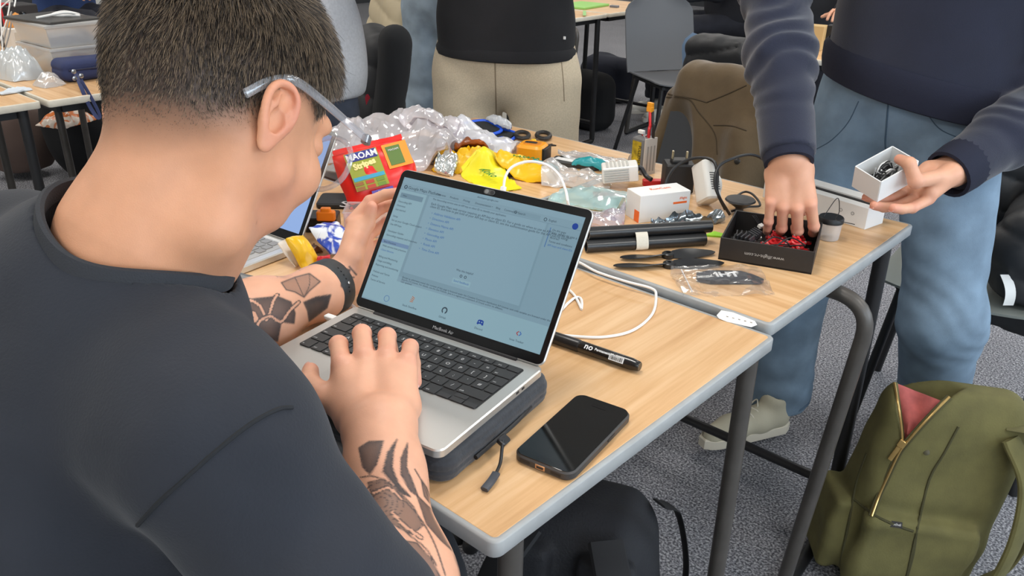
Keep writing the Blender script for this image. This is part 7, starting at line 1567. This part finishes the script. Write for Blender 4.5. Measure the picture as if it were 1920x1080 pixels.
# under the left desks
tbx = onz(85, 268, .0); tb3 = boxthing('tool_case', 'black tool case with a grey lid on the carpet under the left desk', 'tool case', tbx+A3(-.10, .0, 0), (.30, .62, .26), .0, mat('case_charcoal', sr(38, 40, 42), .6), .02, .006)[0]
MB().rbox(tbx+A3(-.10, 0, .285), (.30, .62, .05), .02, .006).build('lid', mat('case_lid', sr(86, 96, 108), .5), tb3)
for y in (-.18, .18): MB().rbox(tbx+A3(.052, y, .26), (.012, .06, .06), .004, .002).build('latch', BLK, tb3)
cable('bright yellow-green cable trailing over the black tool case', [A3(-4.60, 1.10, .318), A3(-4.53, 1.13, .318), A3(-4.485, 1.15, .27), A3(-4.44, 1.17, .10), A3(-4.38, 1.19, .010), onz(122, 290, .008), onz(180, 285, .008)], .008, 'yellow_cable', mat('hi_vis_cable', sr(206, 214, 60), .5))
V, Q = sdf_mesh(lambda P: smin(ell(P, onz(190, 330, 0)+A3(0, 0, .30), (.15, .22, .33)), ell(P, onz(200, 260, 0)+A3(.2, .1, .45), (.14, .18, .22)), .06)*1.0+.02*vnoise(P*7, 5)+np.maximum(0, -.001-P[:, 2])*50, onz(190, 330, 0)-A3(.5, .5, .02), onz(190, 330, 0)+A3(.5, .5, .8), .014); tag(center(mesh_obj('black_bag', V, Q, mat('dull_black', sr(16, 17, 20), .9))), 'soft black holdall standing on the carpet under the left desk', 'bag')
V, Q = sdf_mesh(lambda P: ell(P, A3(-4.02, .95, .18), (.14, .16, .20))+.022*vnoise(P*9, 8)+np.maximum(0, .002-P[:, 2])*50, A3(-4.32, .65, -.05), A3(-3.72, 1.25, .5), .012); tag(center(mesh_obj('brown_sack', V, Q, mat('brown_cloth', sr(92, 76, 70), .9))), 'crumpled brown cloth bag under the left desk', 'bag')
pillow('snack_multipack', 'orange and white snack multipack under the left desk', 'snack packet', onz(128, 232, .33), .16, .22, .05, .4, two_tone('orange_white_print', sr(206, 112, 46), sr(228, 214, 200), 26), 96, .3, z=.335)
# ---- person seated at the back with white trainers
def seated(label, hip, fwd, dark, top, shoe_px, sk=True):
    p = thing('person', label, 'person', (*hip[:2], 0)); fw_ = nrm(A3(*fwd, 0)); rt_ = A3(fw_[1], -fw_[0], 0); hip = A3(*hip)
    legs = [(hip+rt_*.09*s+fw_*.02, hip+rt_*(.12*s)+fw_*.44+A3(0, 0, .015), (hip+rt_*(.12*s)+fw_*.40)*A3(1, 1, 0)+A3(0, 0, .12)) for s in (-1, 1)]
    trousers('trousers', p, hip, .18, legs, dark, 55+int(hip[1]*10), (.09, .072, .062), .009, .03, .12, .006, hz=.11)
    for i, l in enumerate(legs): a = l[2]*A3(1, 1, 0); shoe('shoe', p, tuple(a+fw_*.18), tuple(a-fw_*.10), 0, sr(214, 212, 204), True, (232, 228, 220))
    sh_ = [hip+rt_*.19*s+fw_*.04+A3(0, 0, .50) for s in (-1, 1)]; arms = [[s_, s_+fw_*.14+A3(0, 0, -.27), s_+fw_*.42+A3(0, 0, -.292)] for s_ in sh_]
    top_garment('hooded_top', p, hip+A3(0, 0, .08), hip+fw_*.03+A3(0, 0, .30), hip+fw_*.04+A3(0, 0, .54), sh_, arms, top, 61, h=.011, hem_z=hip[2]-.05)
    v3 = simple_head(hip+fw_*.12+A3(0, 0, .74), math.atan2(-fw_[0], fw_[1]), RAD(25)); hs_ = []
    for i, a in enumerate(arms): H_ = hand_prims(a[-1], frame(y=fw_, z=A3(0, 0, 1)), i == 1, {k: (.25, .35, .25) for k in ('index', 'middle', 'ring', 'little')}); hs_.append(sdf_mesh(lambda P: smin(hand_sdf(P, H_), rcone(P, a[-1], a[-1]-fw_*.05, .028, .032), .01), *bb(H_, a[-1], pad=.04), .004))
    tb = sdf_mesh(lambda P: chain(P, [hip+fw_*.07+A3(0, 0, .60), hip+A3(0, 0, .3), hip+A3(0, 0, .03)], [.055, .10, .09], .05), hip-.3, hip+A3(.3, .3, .8), .015)
    BV, BQ = merge(v3[:2], hs_[0], hs_[1], tb); mesh_obj('body', BV, BQ, skin_mat(), p, np.concatenate([v3[2], np.repeat(SKP[None], len(BV)-len(v3[2]), 0)])); person_hair(p, v3[4], v3[5], v3[3], 9, hm)
    return p
DKJ = mat('dark_top', sr(34, 35, 42), .9)
s0_ = onz(1188, 222, 0); seated('person in dark clothes and white trainers seated at the far desk', (s0_[0]+.31, s0_[1]+.51, .565), (-.55, -.83), sr(34, 36, 46), DKJ, None)
chair('dark chair of the seated person with white trainers', (s0_[0]+.33, s0_[1]+.55, 0), math.atan2(.55, .83)*-1+RAD(0), DKSH, 'plastic chairs')
seated('person in a dark jacket seated beyond the green notebook', (-3.58, 3.5, .565), (1, .05), sr(40, 44, 60), mat('slate_top', sr(52, 56, 66), .9), None)
chair('dark chair of the person beyond the green notebook', (-3.61, 3.5, 0), RAD(90), DKSH, 'plastic chairs')
# ---- standing people partly hidden
def standing(label, c, face, jc, topm, seed, arm_out=.0, hem=.93, sleeves=True):
    p = thing('person', label, 'person', (*c[:2], 0)); fw_ = nrm(A3(*face, 0)); rt_ = A3(fw_[1], -fw_[0], 0); c = A3(c[0], c[1], .90)
    legs = [(c+rt_*.09*s+A3(0, 0, -.06), c+rt_*.10*s+fw_*.02+A3(0, 0, -.42), c+rt_*.11*s+A3(0, 0, -.82)) for s in (-1, 1)]
    trousers('jeans', p, c, .185, legs, jc, seed, (.098, .08, .072), .009, .05, .115, .008, 9)
    for l in legs: a = l[2]*A3(1, 1, 0); shoe('shoe', p, tuple(a+fw_*.18), tuple(a-fw_*.10), 0, sr(60, 60, 64), True, (200, 200, 200))
    sh_ = [c+rt_*.20*s+A3(0, 0, .52) for s in (-1, 1)]; arms = [[s_, s_+rt_*(.06+arm_out)*s+A3(0, 0, -.28), s_+rt_*-.04*s+fw_*.24+A3(0, 0, -.20)] for s_, s in zip(sh_, (-1, 1))]
    top_garment('sweatshirt', p, c+A3(0, 0, .08 if hem > .9 else -.04), c+A3(0, 0, .34), c+A3(0, 0, .57), sh_, arms, topm, seed+3, (.165 if hem > .9 else .19, .165, .07), h=.010, hem_z=hem, pz=.26 if hem > .9 else .34)
    v3 = simple_head(c+A3(0, 0, .78)+fw_*.04, math.atan2(-fw_[0], fw_[1]), RAD(20)); hs_ = []
    for i, a in enumerate(arms): d_ = nrm(fw_+A3(0, 0, -.6)); H_ = hand_prims(a[-1], frame(y=d_, z=nrm(fw_*.6+A3(0, 0, 1))), i == 1, {k: (.35, .5, .3) for k in ('index', 'middle', 'ring', 'little')}); hs_.append(sdf_mesh(lambda P: smin(hand_sdf(P, H_), rcone(P, a[-1], a[-1]-d_*.05, .028, .032), .01), *bb(H_, a[-1], pad=.04), .004))
    tb = sdf_mesh(lambda P: chain(P, [c+A3(0, 0, .64), c+A3(0, 0, .35), c+A3(0, 0, .1)], [.055, .10, .10], .05), c-.3, c+A3(.3, .3, .85), .015)
    BV, BQ = merge(v3[:2], hs_[0], hs_[1], tb); mesh_obj('body', BV, BQ, skin_mat(), p, np.concatenate([v3[2], np.repeat(SKP[None], len(BV)-len(v3[2]), 0)])); person_hair(p, v3[4], v3[5], v3[3], seed, hm)
    return p
c1 = at(836, 60, 3.42); standing('person in faded blue jeans standing behind the beige trousers', (c1[0], c1[1]), (.3, -1), sr(150, 166, 180), DKJ, 141, hem=1.06)
c2_ = at(535, 40, 2.35); standing('person in a light grey sweatshirt standing beyond the second laptop', (c2_[0], c2_[1]), (.8, -.6), sr(60, 66, 80), mat('heather_grey', sr(186, 187, 190), .92, noise=(150, .08)), 151, .0, .76)
# bags under the far desks
for i, (px_, py_, sx, sz, lab, m_) in enumerate([(1108, 190, .16, .34, 'black rucksack slumped beside the far desk leg', mat('dull_black', sr(16, 17, 20), .9)), (1085, 150, .15, .30, 'grey black rucksack beside the beige trousers', mat('dull_grey_black', sr(40, 42, 44), .9)), (1120, 110, .20, .30, 'navy holdall on the carpet beyond the far desks', mat('dull_navy', sr(26, 30, 44), .9))]):
    c = [A3(-2.68, 3.72, 0), A3(-2.70, 3.25, 0), A3(-3.08, 4.48, 0)][i]; V, Q = sdf_mesh(lambda P: smax(rb(P, c+A3(0, 0, sz*.5), (sx, .12, sz*.5), .09)+.018*vnoise(P*7, 20+i), -(P[:, 2]-.003), .004), c-A3(.35, .3, .03), c+A3(.35, .3, sz+.12), .011)
    tag(center(mesh_obj('rucksack', V, Q, m_)), lab, 'rucksack')

# people and chairs along the far side
for i, (px_, py_, d_, fx, lab, tm_) in enumerate([(1545, 0, 5.0, (.2, -1), 'person in a charcoal top seated behind the brown carton', mat('charcoal_top', sr(48, 50, 56), .9)), (120, 0, 5.2, (1, .1), 'person in a blue top seated beyond the storage boxes', mat('blue_top', sr(50, 70, 116), .9))]):
    p_ = at(px_, py_, d_); seated(lab, (p_[0], p_[1], .565), fx, sr(40, 42, 52), tm_, None); chair('dark chair of the %s' % lab.replace('person', 'sitter', 1), (p_[0], p_[1], 0), math.atan2(fx[0], -fx[1]), DKSH, 'plastic chairs')
